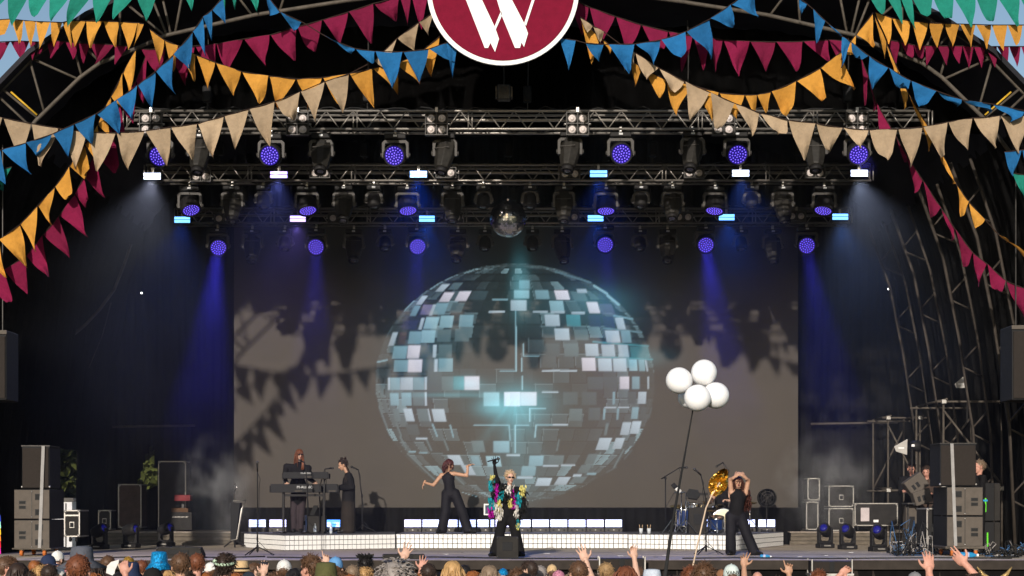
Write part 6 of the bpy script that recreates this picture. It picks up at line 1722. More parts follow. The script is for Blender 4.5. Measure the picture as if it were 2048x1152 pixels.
pers = figure('person', 'singer in a bright feather jacket and sunglasses raising a gloved hand with a microphone', f, (W(1015, 0, Y).x, Y, fz), [SK_PALE, M_bcl, M_bcl, M_shoe, M_lip, M_eye], group='performers')
b = strands(hd, ff, 230, .055, .12, .3, 12, .96, .009, .35)
child(b, 'hair', mat('platinum hair', (.55, .40, .24), .5, var=.3, scale=18), pers); glasses(hd, ff, pers, .96)
mc = thing('microphone', 'black microphone held up in the singer\'s gloved hand', 'microphone', at(989, 921, Y, -.1))
MB().tube(at(975, 923.5, Y, -.13), at(993, 919, Y, -.13), .011, .017, n=10).build('handle', M_fix, mc, smooth=True); MB().ball(at(996.5, 918, Y, -.13), .03, 12, 8).build('grille_ball', M_mic, mc, smooth=True)
fcol = {'t': mat('teal feather', (.01, .25, .30), .7, var=.3, scale=20), 'm': mat('magenta feather', (.34, .004, .25), .7, var=.3, scale=20), 'y': mat('yellow feather', (.62, .55, .16), .7, var=.25, scale=20), 'k': mat('black feather', (.012, .012, .012), .6, var=.2), 'w': mat('white feather', (.6, .57, .52), .8, var=.2, scale=20)}
fr = random.Random(21)
def tuft(px, py, L, wd, col, lean=0.0, dy=-.16, n=80):
    c_ = at(px, py, Y, dy); b = MB()
    for k in range(n):
        a = fr.gauss(0, .35); q = c_ + V3(fr.gauss(0, wd * .27), fr.gauss(0, .03), fr.uniform(-.5, .45) * L)
        d = V3(lean + math.sin(a) * .6, fr.gauss(-.25, .35), -1).normalized(); sd_ = d.cross(V3(fr.gauss(0, 1), fr.gauss(0, 1), .1)).normalized() * wd * .15
        e = q + d * L * fr.uniform(.3, .5); m_ = q + d * L * .18 + V3(0, -.02, 0)
        b.add([q - sd_ * .3, m_ - sd_, e, m_ + sd_], [(0, 1, 2, 3)])
    b.build('feather_tuft', fcol[col], pers)
for q in [(984, 955, .13, .07, 'y'), (982, 966, .2, .11, 't'), (994, 972, .18, .09, 'm'), (1001, 980, .16, .10, 'k'), (989, 985, .17, .09, 'k'), (993, 990, .2, .08, 'm'), (1003, 987, .16, .10, 't'), (985, 1003, .22, .12, 't', -.1), (992, 1000, .15, .07, 'k'),
          (997, 1006, .22, .09, 'y'), (998, 1018, .26, .12, 'w', .1), (984, 1020, .19, .10, 'm', -.2), (990, 1012, .2, .08, 'w'), (1018, 977, .19, .15, 'w'), (1012, 990, .2, .1, 'k'), (1021, 990, .16, .09, 'k'), (1027, 985, .16, .07, 'm'), (1033, 979, .14, .1, 'k'),
          (1036, 994, .24, .11, 't', .1), (1044, 980, .22, .1, 'y', .2), (1047, 994, .28, .1, 'k', .2), (1028, 1006, .14, .1, 'm'), (1021, 1003, .16, .07, 'y'), (1047, 1010, .24, .09, 'k', .1), (1033, 1018, .22, .07, 'w'), (1039, 1030, .2, .08, 'k'), (1037, 1044, .16, .06, 't'), (1036, 1050, .12, .05, 'y'), (1006, 972, .14, .12, 'k'), (1026, 978, .16, .12, 'k'), (991, 962, .16, .1, 'k')]:
    tuft(*q)
for q in [(1030, 985, .25, .16, 'k'), (1006, 990, .3, .16, 'k'), (1044, 1000, .3, .12, 'k'), (990, 995, .3, .14, 'k')]: tuft(*q, dy=.05)
# ---- dancer at the front right
Y = 30.8
f = Fig(); hd = at(1476.5, 966, Y, .0); ff = V3(-.12, -1, .22)
head(f, hd, ff, neck=at(1476, 984, Y), s=.97, u=V3(0, .1, 1))
sl, sr = at(1462, 984, Y), at(1491, 986, Y)
f.cap(sl, sr, .058, .058, 0); f.ell(at(1476, 994, Y), (.16, .105, .16), 1); f.cap(at(1476, 981, Y), at(1476, 992, Y), .06, .11, 1); f.cap(at(1475, 1000, Y), at(1472, 1024, Y), .14, .15, 1); f.ell(at(1471, 1032, Y), (.19, .135, .13), 2)
limb(f, [sl, at(1460, 959, Y, -.04), at(1466, 955, Y, -.15)], [.055, .045, .03], 0); limb(f, [sr, at(1496, 961, Y, -.04), at(1489, 956, Y, -.15)], [.055, .045, .03], 0)
hand(f, at(1466.5, 954.5, Y, -.15), (.55, -.25, .5), (.3, .8, -.6), curl=(.75,) * 4, side=1, s=1.1); hand(f, at(1488.5, 955.5, Y, -.15), (-.55, -.25, .5), (-.3, .8, -.6), curl=(.75,) * 4, side=-1, s=1.1)
f.ell(at(1476.5, 971, Y, -.088), (.017, .01, .016), 5, 'r')
limb(f, [at(1462, 1034, Y), at(1461, 1066, Y, -.03), at(1461.5, 1102, Y)], [.125, .105, .11], 2); limb(f, [at(1481, 1034, Y), at(1492, 1066, Y, -.03), at(1507, 1102, Y, -.03)], [.125, .105, .11], 2)
shoe(f, (W(1460, 0, Y).x, Y - .05, fz + .08), (-.25, -1), 1.15); shoe(f, (W(1510, 0, Y).x, Y - .07, fz + .08), (.6, -1), 1.15)
pers = figure('person', 'dancer in black with both fists above the forehead and long curly hair, front right', f, (W(1480, 0, Y).x, Y, fz), [SK_TAN, M_bcl, M_bsilk, M_shoe, M_lip, M_eye], group='performers')
b = strands(hd, ff, 220, .28, 1.1, .2, 14, .97, .011, .15, segs=8, curl=.008, u=V3(0, .1, 1), front=.02)
rr2 = random.Random(3)
for k in range(60):
    x = rr2.uniform(1488, 1502); y0 = rr2.uniform(975, 1005); p_ = [at(1486, 968 + k % 6, Y, .08), at(x, y0, Y, .12)]
    for j in range(4): p_.append(at(x + rr2.gauss(0, 3), y0 + (j + 1) * 6, Y, .12 + rr2.gauss(0, .04)))
    b.path(p_, [.008, .012, .012, .011, .009, .004], 5)
child(b, 'hair', mat('dark red curls', (.055, .018, .012), .5, var=.4, scale=20), pers)
# ---- drummer behind the leaf
Y = 37.4; fz = RIS
f = Fig(); hd = at(1441, 957, Y); ff = V3(-.7, -1, -.1)
head(f, hd, ff, neck=at(1443, 972, Y))
sl, sr = at(1426, 979, Y), at(1460, 979, Y)
f.cap(sl, sr, .07, .07, 1); f.ell(at(1443, 992, Y), (.19, .12, .2), 1); f.cap(at(1443, 1000, Y), at(1443, 1018, Y), .16, .17, 1)
limb(f, [sl, at(1423, 1002, Y, -.1), at(1418, 992, Y, -.42)], [.065, .05, .033], 0); limb(f, [sr, at(1462, 1002, Y, -.15), at(1451, 1001, Y, -.42)], [.065, .05, .033], 0)
hand(f, at(1451, 1001, Y, -.42), (-1, -.3, .2), (0, 0, -1), curl=(.7,) * 4); hand(f, at(1418, 992, Y, -.42), (.4, -1, .1), (0, 0, -1), curl=(.7,) * 4, side=-1)
for s_ in (-1, 1): limb(f, [at(1443 + 8 * s_, 1022, Y), at(1443 + 18 * s_, 1028, Y, -.42), at(1443 + 18 * s_, 1060, Y, -.45)], [.1, .08, .055], 2); shoe(f, (W(1443 + 18 * s_, 0, Y).x, Y - .48, fz + .08), (0, -1))
pers = figure('person', 'seated drummer in a black cap half hidden behind the gold leaf', f, (W(1443, 0, Y).x, Y, fz), [SK_PALE, M_bcl, M_bcl, M_shoe, M_lip, M_eye], group='performers')
b = MB(); B = basis(ff); b.ball((0, 0, 0), (.088, .105, .085), 16, 10, 0, Matrix.Translation(hd + V3(0, 0, .055)) @ B.to_4x4()); b.add([hd + B @ V3(*q) for q in ((-.07, .07, .07), (.07, .07, .07), (.06, .19, .05), (-.06, .19, .05), (-.07, .07, .08), (.07, .07, .08), (.06, .19, .06), (-.06, .19, .06))], [(0, 1, 2, 3), (4, 5, 6, 7), (0, 1, 5, 4), (1, 2, 6, 5), (2, 3, 7, 6), (3, 0, 4, 7)])
child(b, 'cap', M_bcl, pers)
t = thing('drum_stool', 'black drum stool under the drummer', 'stool', (W(1443, 0, Y).x, Y, RIS)); MB().lathe([(.17, .42), (.18, .46), (.17, .5), (.02, .51)], 18).build('seat', M_rubber, t, local=True, smooth=True); MB().tube((0, 0, .12), (0, 0, .42), .02, n=8).build('post', M_chrome, t, local=True)
for a in (0, 2.1, 4.2): MB().tube((0, 0, .2), (.24 * math.cos(a), .24 * math.sin(a), .01), .012, n=6).build('leg', M_chrome, t, local=True)
# ---- crew at the right
def crew(label, px, py, Y, ff, hairmat, top, lean=0, s=1.0, seed=1, cap_=False):
    f = Fig(); hd = at(px, py, Y); nk = hd + V3(.01, .02, -.15)
    head(f, hd, ff, neck=nk); B = basis(V3(ff[0], ff[1], 0))
    sl, sr = nk + B @ V3(-.19, 0, -.06), nk + B @ V3(.19, 0, -.06)
    f.cap(sl, sr, .07, .07, 1); f.ell(nk + V3(0, 0, -.22), (.19, .14, .22), 1); f.cap(nk + V3(0, 0, -.3), nk + V3(0, 0, -.55), .16, .165, 1)
    base = Vector((hd.x, Y, DECK)); hp = hd.z - DECK - .75
    for k in (-1, 1):
        a = nk + V3(0, 0, -.6) + B @ V3(k * .09, 0, 0); limb(f, [a, (a + Vector((a.x, a.y, DECK + .08))) / 2, Vector((a.x, a.y, DECK + .1))], [.1, .08, .06], 2); shoe(f, (a.x, a.y, DECK + .08), ff)
        sh = sl if k < 0 else sr; el = sh + V3(0, 0, -.28) + B @ V3(k * .05, .05, 0); wr = el + B @ V3(-k * .08, .22, .02)
        limb(f, [sh, el, wr], [.065, .05, .032], 1 if k > 0 else 1); hand(f, wr, B @ V3(-k * .3, 1, 0), (0, 0, -1), curl=(.4,) * 4, side=k)
    p_ = figure('person', label, f, base, [SK_ROSY, top, M_bcl, M_shoe, M_lip, M_eye], group='stage crew at the right')
    child(strands(hd, ff, 200, .05, .2, .25, seed), 'hair', hairmat, p_)
crew('crew member in black leaning in profile behind the right speaker stack', 1958, 934, 31.3, V3(-1, -.1, -.1), H_ASH, M_bcl, seed=31)
crew('crew member with a reddish face behind the tilted wedges on the right', 1823, 938, 34.6, V3(-.3, -1, -.3), H_DARK, M_bcl, seed=32)
crew('crew member bent behind the shelf between the wedges and the right speakers', 1853, 944, 34.9, V3(-.5, -1, -.4), H_DARK, mat('brown shirt', (.06, .04, .03), .9, var=.2), seed=33)
# ------------------------------------------------------------------ the crowd in front of the stage
def crowd_body(arms='down', wide=1.0):
    """standing figure 1.70 m tall facing +y, feet at z = 0; the head centre is at (0, 0, 1.575)"""
    f = Fig(); hd = V3(0, .015, 1.577)
    head(f, hd, V3(0, 1, -.03), neck=V3(0, -.015, 1.40))
    sl, sr = V3(-.175 * wide, 0, 1.375), V3(.175 * wide, 0, 1.375)
    f.cap(sl, sr, .06, .06, 1); f.cap(V3(0, -.01, 1.40), V3(0, 0, 1.3), .062, .12, 1); f.ell(V3(0, 0, 1.24), (.18 * wide, .115, .2), 1); f.cap(V3(0, 0, 1.12), V3(0, 0, .95), .145 * wide, .15 * wide, 1)
    f.ell(V3(0, -.01, .88), (.17 * wide, .13, .12), 2)
    for k in (-1, 1):
        limb(f, [V3(k * .09, 0, .85), V3(k * .1, .01, .47), V3(k * .1, -.02, .09)], [.09, .062, .045], 2); shoe(f, V3(k * .1, -.02, .085), (k * .1, 1))
        sh = sr if k > 0 else sl
        if arms == 'down': limb(f, [sh, V3(k * .25 * wide, -.02, 1.1), V3(k * .24 * wide, .08, .86)], [.055, .042, .03], 1); hand(f, V3(k * .24 * wide, .085, .85), V3(0, .1, -1), V3(-k, 0, 0))
        else: limb(f, [sh, V3(k * .26, .05, 1.12), V3(k * .1, .26, 1.2)], [.055, .042, .03], 1); hand(f, V3(k * .1, .27, 1.2), V3(-k * .5, .6, .4), V3(0, -1, 0), side=k)
    return f
CB = [crowd_body('down').mesh('crowd_body', [SK_PALE, M_bcl, M_bcl, M_shoe, M_lip, M_eye]), crowd_body('bent', 1.06).mesh('crowd_body', [SK_PALE, M_bcl, M_bcl, M_shoe, M_lip, M_eye])]
HC = V3(0, .015, 1.577); HFW = V3(0, 1, -.03)
HS = {'short': strands(HC, HFW, 420, .03, .25, .16, 41, .985, .006, .12).mesh('hair', H_BROWN, True), 'crop': strands(HC, HFW, 420, .018, .1, .15, 42, .975, .006, .15).mesh('hair', H_BROWN, True),
      'tousled': strands(HC, HFW, 380, .05, .15, .35, 43, .99, .0065, .35).mesh('hair', H_BROWN, True), 'curly': strands(HC, HFW, 340, .06, .25, .35, 44, 1.0, .0075, .35, curl=.010, segs=6).mesh('hair', H_BROWN, True),
      'long': strands(HC, HFW, 260, .34, 1.2, .12, 45, 1, .0095, .05, segs=9).mesh('hair', H_BROWN, True), 'bob': strands(HC, HFW, 250, .2, .9, .2, 46, 1, .0095, .1, segs=7).mesh('hair', H_BROWN, True),
      'pony': strands(HC, HFW, 220, .09, .35, .1, 47, 1, .008, .05, segs=5).mesh('hair', H_BROWN, True), 'fringe': strands(HC, HFW, 60, .02, .3, .3, 48, .93, .007, .4, shell=False, back=-.09).mesh('hair', H_GREY, True)}
def hat_cap(back=True):
    b = MB(); B = basis(V3(0, 1, -.03)); n = 20
    vs, fs = [], []
    for j, (r_, z) in enumerate(((1.04, .015), (1.05, .04), (.98, .075), (.78, .112), (.42, .136), (.04, .142))):
        for i in range(n):
            a = 2 * PI * i / n; d = 1.0
            zz = z
            if j == 0 and back and math.sin(a) < -.75: zz += .028 * (-math.sin(a) - .75) / .25 * 1.2
            vs.append(HC + V3(math.cos(a) * .083 * r_, -.006 + math.sin(a) * .102 * r_, zz))
    for j in range(5):
        for i in range(n): fs.append((j * n + i, j * n + (i + 1) % n, (j + 1) * n + (i + 1) % n, (j + 1) * n + i))
    fs.append(tuple(range(5 * n, 6 * n))); b.add(vs, fs)
    b.ball(HC + V3(0, -.006, .143), (.009, .009, .006), 8, 5)
    br = []; 
    for q in (0, 1):
        for i in range(9):
            a = math.radians(20 + 140 * i / 8)
            br.append((a, q))
    vs = [HC + V3(math.cos(a) * (.086 + q * .02), -.006 + math.sin(a) * (.105 + q * .075), .018 - q * .02 + (-.006 if lo else 0)) for lo in (0, 1) for a, q in br]
    fs = [(i, i + 1, 9 + i + 1, 9 + i) for i in range(8)] + [(18 + i, 18 + 9 + i, 18 + 9 + i + 1, 18 + i + 1) for i in range(8)] + [(9 + i, 9 + i + 1, 27 + i + 1, 27 + i) for i in range(8)]
    b.add(vs, fs); return b
def hat_bucket(brim=.07, droop=.045, h=.13):
    prof = [(.085 + brim, -.012 - droop), (.098, .012), (.096, .03), (.090, h * .7), (.080, h), (.04, h + .008), (.003, h + .009)]
    vs = []; b = MB()
    m = Matrix.Translation(HC + V3(0, -.008, .012)) @ Matrix.Diagonal((.97, 1.14, 1, 1))
    b.lathe(prof, 26, 0, m); b.lathe([(.083 + brim, -.016 - droop), (.094, .006)], 26, 0, m); return b
HATS = {'cap': hat_cap().mesh('cap', M_white, True), 'bucket': hat_bucket().mesh('bucket_hat', M_white, True), 'wide': hat_bucket(.12, .03, .12).mesh('bucket_hat', M_white, True), 'straw': hat_bucket(.05, -.005, .105).mesh('straw_hat', M_white, True)}
def clo(n, c): return mat('cloth ' + n, c, .9, var=.15, scale=15, bump=.3, bscale=60)
SHIRTS = [clo(*q) for q in (('navy', (.015, .02, .05)), ('white', (.6, .6, .58)), ('grey', (.2, .2, .2)), ('olive', (.09, .09, .04)), ('rust', (.25, .07, .03)), ('sky', (.2, .32, .5)), ('black', (.012, .012, .012)), ('pink', (.5, .2, .22)), ('sand', (.42, .34, .24)), ('green', (.04, .16, .08)))]
crng = random.Random(99)
def setm(o, idx, m):
    o.material_slots[idx].link = 'OBJECT'; o.material_slots[idx].material = m
def crowd(px, top, w, label, hair='short', hm=None, hat=None, hatm=None, yaw=0.0, skin=None, shirt=None, extra=None, tilt=0.0, hat_dy=0.0):
    """px centre, top: image row of the top of the head, w: head width in px"""
    k = w / (top - 1010.0) * 1.70 / .172
    h = max(1.38, min(1.92, CZ * k / (1 + k))); Y = F * (CZ - h) / (top - 1010.0)
    o = put('person', CB[crng.random() < .4], None, loc=(W(px, 0, Y).x, Y, 0), rot=(0, 0, yaw))
    o.scale = (h / 1.70,) * 3
    hatoff = .035 if hat in ('bucket', 'wide', 'straw') else (.02 if hat else 0)
    sc = (h - hatoff) / 1.70; o.scale = (sc,) * 3
    tag(o, label, 'person', 'crowd in front of the stage')
    setm(o, 0, skin or crng.choice((SK_PALE, SK_ROSY, SK_PALE, SK_TAN))); setm(o, 1, shirt or crng.choice(SHIRTS)); setm(o, 2, crng.choice(SHIRTS[:4]))
    if hair:
        hh = put('hair', HS[hair], o); setm(hh, 0, hm or H_BROWN)
        if hat: hh.scale = (.97, .97, .97); hh.location = (0, 0, .035)
    if hat:
        q = put({'cap': 'cap', 'bucket': 'bucket_hat', 'wide': 'bucket_hat', 'straw': 'straw_hat'}[hat], HATS[hat], o); setm(q, 0, hatm or M_white)
        if hat_dy: q.rotation_euler = (0, 0, hat_dy)
    return o, h, Y
C_white, C_navy, C_blue, C_olive, C_grey, C_straw, C_mint, C_sky, C_pale = (clo(*q) for q in (('cap white', (.68, .66, .62)), ('cap navy', (.02, .03, .07)), ('hat bright blue', (.01, .22, .50)), ('hat olive', (.085, .085, .032)), ('hat slate', (.09, .095, .115)), ('hat straw', (.55, .38, .2)), ('cap mint', (.58, .66, .62)), ('cap sky', (.12, .30, .55)), ('hat pale blue', (.5, .55, .62))))
C_shine = mat('blue sequin', (.01, .25, .55), .3, .4, var=.6, scale=40, bump=.8, bscale=60)
L = crowd
L(14, 1113, 38, 'person with short brown hair at the far left, turned towards the middle', 'crop', H_BROWN, yaw=-1.1)
L(36, 1127, 38, 'person with long dark brown hair near the left edge', 'long', H_DARK)
L(-2, 1134, 30, 'person in a pale green cap cut by the left edge', 'crop', H_BROWN, 'cap', clo('pale green', (.4, .45, .36)))
L(69, 1121, 24, 'person with cropped reddish hair left of the navy cap', 'crop', H_GINGER, skin=SK_ROSY)
L(81, 1134, 28, 'person with blond curly hair near the left edge', 'curly', H_BLOND)
o_, h_, y_ = L(95, 1109, 25, 'person in a navy cap and sunglasses in profile', 'crop', H_BROWN, 'cap', C_navy, yaw=-1.3)
glasses(V3(0, .015, 1.577), HFW, None)
L(116, 1101, 23, 'person in a white cap worn backwards near the left speakers', 'crop', H_BROWN, 'cap', C_white, yaw=2.6)
L(99, 1130, 31, 'person with dark hair in front of the navy cap', 'short', H_DARK)
L(119, 1135, 22, 'person with a white patterned bandana', None, None, 'cap', C_white)
L(157, 1111, 46, 'person with short auburn hair seen close from behind at the left', 'short', H_RED)
L(163, 1088, 44, 'person in a slate grey wide brimmed hat at the left', 'short', H_BROWN, 'wide', C_grey)
L(188, 1128, 28, 'person with dark brown hair right of the slate hat', 'bob', H_DARK)
L(216, 1112, 29, 'person with short brown hair beside the white fan', 'short', H_BROWN)
L(257, 1112, 24, 'person in a gold sequin hat', 'short', H_BROWN, 'cap', mat('gold sequin', (.5, .28, .05), .3, .6, var=.6, scale=40))
L(263, 1122, 30, 'person with dark navy hood left of the bright blue hat', None, None, 'bucket', C_navy)
L(284, 1121, 24, 'person with brown hair and a raised fist left of the bright blue hat', 'short', H_RED)
L(318, 1101, 32, 'person in a bright blue sequin bucket hat', 'short', H_BROWN, 'bucket', C_shine)
L(305, 1135, 42, 'person with very dark hair in a black cap below the bright blue hat', 'short', H_BLACK, 'cap', SHIRTS[6])
L(362, 1107, 38, 'person with short brown hair, left of a close pair seen from behind', 'short', H_BROWN)
L(394, 1108, 32, 'person with reddish brown hair, right of a close pair seen from behind', 'short', H_RED)
L(422, 1124, 24, 'person in a white cap left of the green headband', 'crop', H_BROWN, 'cap', C_white, yaw=.8)
L(450, 1110, 35, 'person with dark curly hair and a pale green headband', 'curly', H_DARK)
L(443, 1138, 32, 'person with dark hair below the green headband', 'long', H_DARK)
L(482, 1115, 30, 'person in a straw hat with a dark band', 'short', H_BROWN, 'straw', C_straw)
L(509, 1126, 24, 'person with brown hair turned to the right beside the straw hat', 'short', H_BROWN, yaw=-1.2)
L(497, 1143, 30, 'person in a grey cap at the bottom edge beside the straw hat', 'crop', H_BROWN, 'cap', SHIRTS[2])
L(568, 1119, 31, 'person in a white cap worn backwards with its strap gap showing', 'short', H_BROWN, 'cap', C_white)
L(590, 1138, 30, 'person with black hair right of the white backwards cap', 'bob', H_BLACK)
L(622, 1113, 36, 'person with tousled brown hair turned left beside the olive hat', 'tousled', H_BROWN, yaw=.9, skin=SK_ROSY)
L(652, 1120, 42, 'person in an olive green wide brimmed hat', 'short', H_BROWN, 'wide', C_olive)
L(671, 1113, 30, 'person in a sky blue cap behind the olive hat', 'crop', H_BROWN, 'cap', C_sky)
L(705, 1131, 28, 'person with ash brown hair right of the olive hat', 'short', H_ASH)
L(731, 1116, 24, 'person with a black feather headdress', 'curly', H_BLACK)
L(730, 1137, 26, 'person with blond curls below the black feather headdress', 'curly', H_BLOND)
L(790, 1124, 62, 'person with tousled grey hair and sunglasses pushed up, closest to us', 'curly', H_GREY, skin=SK_ROSY)
L(759, 1146, 28, 'person with pale grey hair left of the tousled grey head', 'crop', H_GREY)
L(857, 1128, 32, 'person with short dark hair left of the long blond hair', 'short', H_DARK)
L(905, 1123, 36, 'person with long blond hair seen from behind', 'long', H_BLOND)
L(929, 1131, 26, 'person with black hair right of the long blond hair', 'short', H_BLACK)
L(945, 1143, 26, 'person with ginger hair at the bottom edge left of the singer', 'bob', H_GINGER)
L(979, 1132, 34, 'person with long ash brown hair below the singer', 'long', H_ASH)
L(1006, 1136, 22, 'person in a shiny blue hood below the singer', None, None, 'cap', C_shine)
L(1034, 1140, 30, 'person with brown hair just right of the shiny blue hood', 'tousled', H_BROWN)
L(1059, 1122, 30, 'person with dark hair in profile right of the singer', 'short', H_DARK, yaw=.8)
L(1080, 1132, 28, 'person with short grey hair right of the singer', 'crop', H_GREY)
L(1104, 1128, 22, 'person in a sand coloured cap right of the grey head', 'crop', H_BROWN, 'cap', C_straw)
L(1117, 1140, 28, 'person in a pink patterned bandana', None, None, 'cap', mat('pink print', (.45, .18, .25), .9, var=.9, scale=60))
L(1050, 1148, 34, 'person with dark hair at the bottom edge right of the singer', 'short', H_BLACK)
L(1158, 1123, 37, 'person with short brown hair and glasses left of the cropped blond head', 'short', H_BROWN)
L(1212, 1126, 31, 'person with cropped blond hair below the centre right speaker', 'short', mat('hair dark blond', (.3, .19, .09), .55, var=.35, scale=18))
L(1251, 1134, 38, 'person with long reddish brown hair below the centre right speaker', 'bob', H_RED)
L(1276, 1134, 26, 'person with short brown hair left of the pale bucket hat', 'short', H_BROWN)
L(1304, 1136, 36, 'person in a pale blue bucket hat beside the balloon pole', 'short', H_BROWN, 'bucket', C_pale)
L(1346, 1150, 30, 'person with dark hair right of the balloon pole', 'short', H_DARK)
L(1381, 1135, 30, 'person with brown hair holding up the gold leaf', 'tousled', H_RED)
L(1407, 1129, 40, 'person with tousled dark brown hair right of the gold leaf stick', 'tousled', H_BROWN)
L(1443, 1138, 24, 'person in a brown visor left of the mint cap', 'short', H_RED, 'cap', clo('visor', (.25, .12, .06)))
mint, mh, mY = L(1463, 1128, 33, 'person in a mint cap with a printed word on its back', 'crop', H_BROWN, 'cap', C_mint)
L(1515, 1143, 24, 'bald person right of the mint cap', None, skin=SK_ROSY)
L(1637, 1143, 30, 'person with red brown hair below the right front fill speaker', 'tousled', H_RED)
L(1830, 1143, 30, 'person in a dark grey cap near the right edge', 'crop', H_BROWN, 'cap', SHIRTS[2])
L(1990, 1146, 36, 'person in a blue hat with two gold horns at the far right', 'short', H_BROWN, 'straw', C_sky)
ANCH = [(15, 'the head at the far left'), (95, 'the navy cap'), (157, 'the short auburn head'), (230, 'the paper fan'), (318, 'the blue sequin hat'), (378, 'the close pair'), (450, 'the green headband'), (482, 'the straw hat'), (568, 'the backwards white cap'), (652, 'the olive hat'), (730, 'the feather headdress'), (790, 'the tousled grey head'), (857, 'the short dark head'), (905, 'the long blond hair'), (979, 'the long ash hair'), (1080, 'the short grey head'), (1117, 'the pink bandana'), (1158, 'the head with glasses'), (1212, 'the cropped blond head'), (1304, 'the pale bucket hat'), (1407, 'the gold leaf stick'), (1463, 'the mint cap')]
fillers = [(55, 1144, 30), (140, 1143, 30), (184, 1147, 30), (238, 1146, 32), (275, 1147, 26), (335, 1142, 26), (378, 1148, 30), (412, 1146, 28), (470, 1147, 28), (527, 1146, 28), (548, 1148, 28), (610, 1149, 26), (685, 1146, 28), (820, 1146, 32), (840, 1148, 28), (880, 1147, 26), (963, 1149, 28), (1140, 1148, 28), (1185, 1147, 28), (1232, 1149, 26), (1092, 1149, 26), (1420, 1150, 28), (1020, 1150, 26), (1290, 1150, 26), (700, 1150, 30), (1362, 1150, 26)]
for i, (x, t_, w_) in enumerate(fillers):
    hm_, nm = crng.choice(((H_BROWN, 'brown'), (H_DARK, 'dark brown'), (H_BLOND, 'blond'), (H_ASH, 'ash brown'), (H_BLACK, 'black'), (H_GINGER, 'ginger')))
    ax_, an = min(ANCH, key=lambda q: abs(q[0] - x))
    lb = f'crown of {nm} hair at bottom edge, {"just left of" if x < ax_ - 6 else ("just right of" if x > ax_ + 6 else "right below")} {an}'
    L(x, t_, w_, lb, crng.choice(('short', 'tousled', 'bob')), hm_)
# printed word on the mint cap, head details
cap_o = [c_ for c_ in mint.children if c_.name.startswith('cap')][0]
tx_ = text_part('VANS', .055, (0, 0, 0), M_rubber, None, .002, 'printed_word'); tx_.parent = mint; tx_.location = HC + V3(0, -.113, .055); tx_.rotation_euler = (-.25, 0, 0)
for o_ in list(bpy.data.objects):
    if o_.name.startswith('sunglasses') and o_.parent is None:
        o_.parent = next(q for q in bpy.data.objects if q.get('label', '').startswith('person in a navy cap'))
big = next(q for q in bpy.data.objects if q.get('label', '').startswith('person with tousled grey'))
b = MB()
for k in (-1, 1): b.ball(HC + V3(k * .035, -.03, .125), (.03, .02, .01), 10, 6)
b.tube(HC + V3(-.02, -.03, .13), HC + V3(.02, -.03, .13), .004); b.build('sunglasses', M_lens, big, smooth=True, local=True)
band = next(q for q in bpy.data.objects if q.get('label', '').startswith('person with dark curly hair and a pale'))
b = MB(); b.path([HC + V3(math.cos(a) * .095, -.005 + math.sin(a) * .115, .05 + .02 * math.sin(a)) for a in np.linspace(0, 2 * PI, 24)], .016, 6); b.ball(HC + V3(-.09, -.06, .06), .025, 8, 6); b.build('headband', clo('pale green band', (.42, .55, .40)), band, smooth=True, local=True)
st_ = next(q for q in bpy.data.objects if q.get('label', '').startswith('person in a straw hat')); b = MB(); b.lathe([(.1, .02), (.101, .045)], 24, 0, Matrix.Translation(HC + V3(0, -.008, .0)) @ Matrix.Diagonal((.97, 1.14, 1, 1))); b.build('hat_band', M_rubber, st_, local=True)
fe = next(q for q in bpy.data.objects if q.get('label', '').startswith('person with a black feather')); b = MB(); r_ = random.Random(6)
for k in range(60):
    a = r_.uniform(0, 6.3); d = V3(math.cos(a) * .5, math.sin(a) * .4, r_.uniform(.5, 1.3)).normalized(); p0 = HC + V3(d.x * .08, d.y * .08, .08); L_ = r_.uniform(.06, .16); sd_ = d.cross(V3(0, 1, .2)).normalized() * .018
    b.add([p0 - sd_ * .3, p0 + d * L_ * .6 - sd_, p0 + d * L_ + V3(sd_.x, 0, -.02), p0 + d * L_ * .6 + sd_], [(0, 1, 2, 3)])
b.build('feather_headdress', mat('black feather', (.012, .012, .012), .6, var=.2), fe, local=True)
ho = next(q for q in bpy.data.objects if q.get('label', '').startswith('person in a blue hat with two'))
for k in (-1, 1): MB().path([HC + V3(k * .06, 0, .1), HC + V3(k * .12, 0, .15), HC + V3(k * .17, 0, .22)], [.03, .02, .004], 10).build('horn', mat('gold horn', (.45, .3, .12), .4, .4, var=.6, scale=30), ho, smooth=True, local=True)
fa = thing('paper_fan', 'white paper fan held up among the heads at the left', 'fan', W(234, 1140, 16.0)); MB().add([W(*q, 16.0) + V3(0, dy, 0) for dy in (0, .01) for q in ((212, 1146), (214, 1132), (222, 1124), (238, 1119), (237, 1126), (230, 1140), (228, 1152))], [tuple(range(7)), tuple(range(7, 14))]).build('fan_leaf', C_white, fa); MB().tube(W(236, 1128, 15.98), W(244, 1146, 15.98), .008, n=6).build('handle', M_stick, fa)
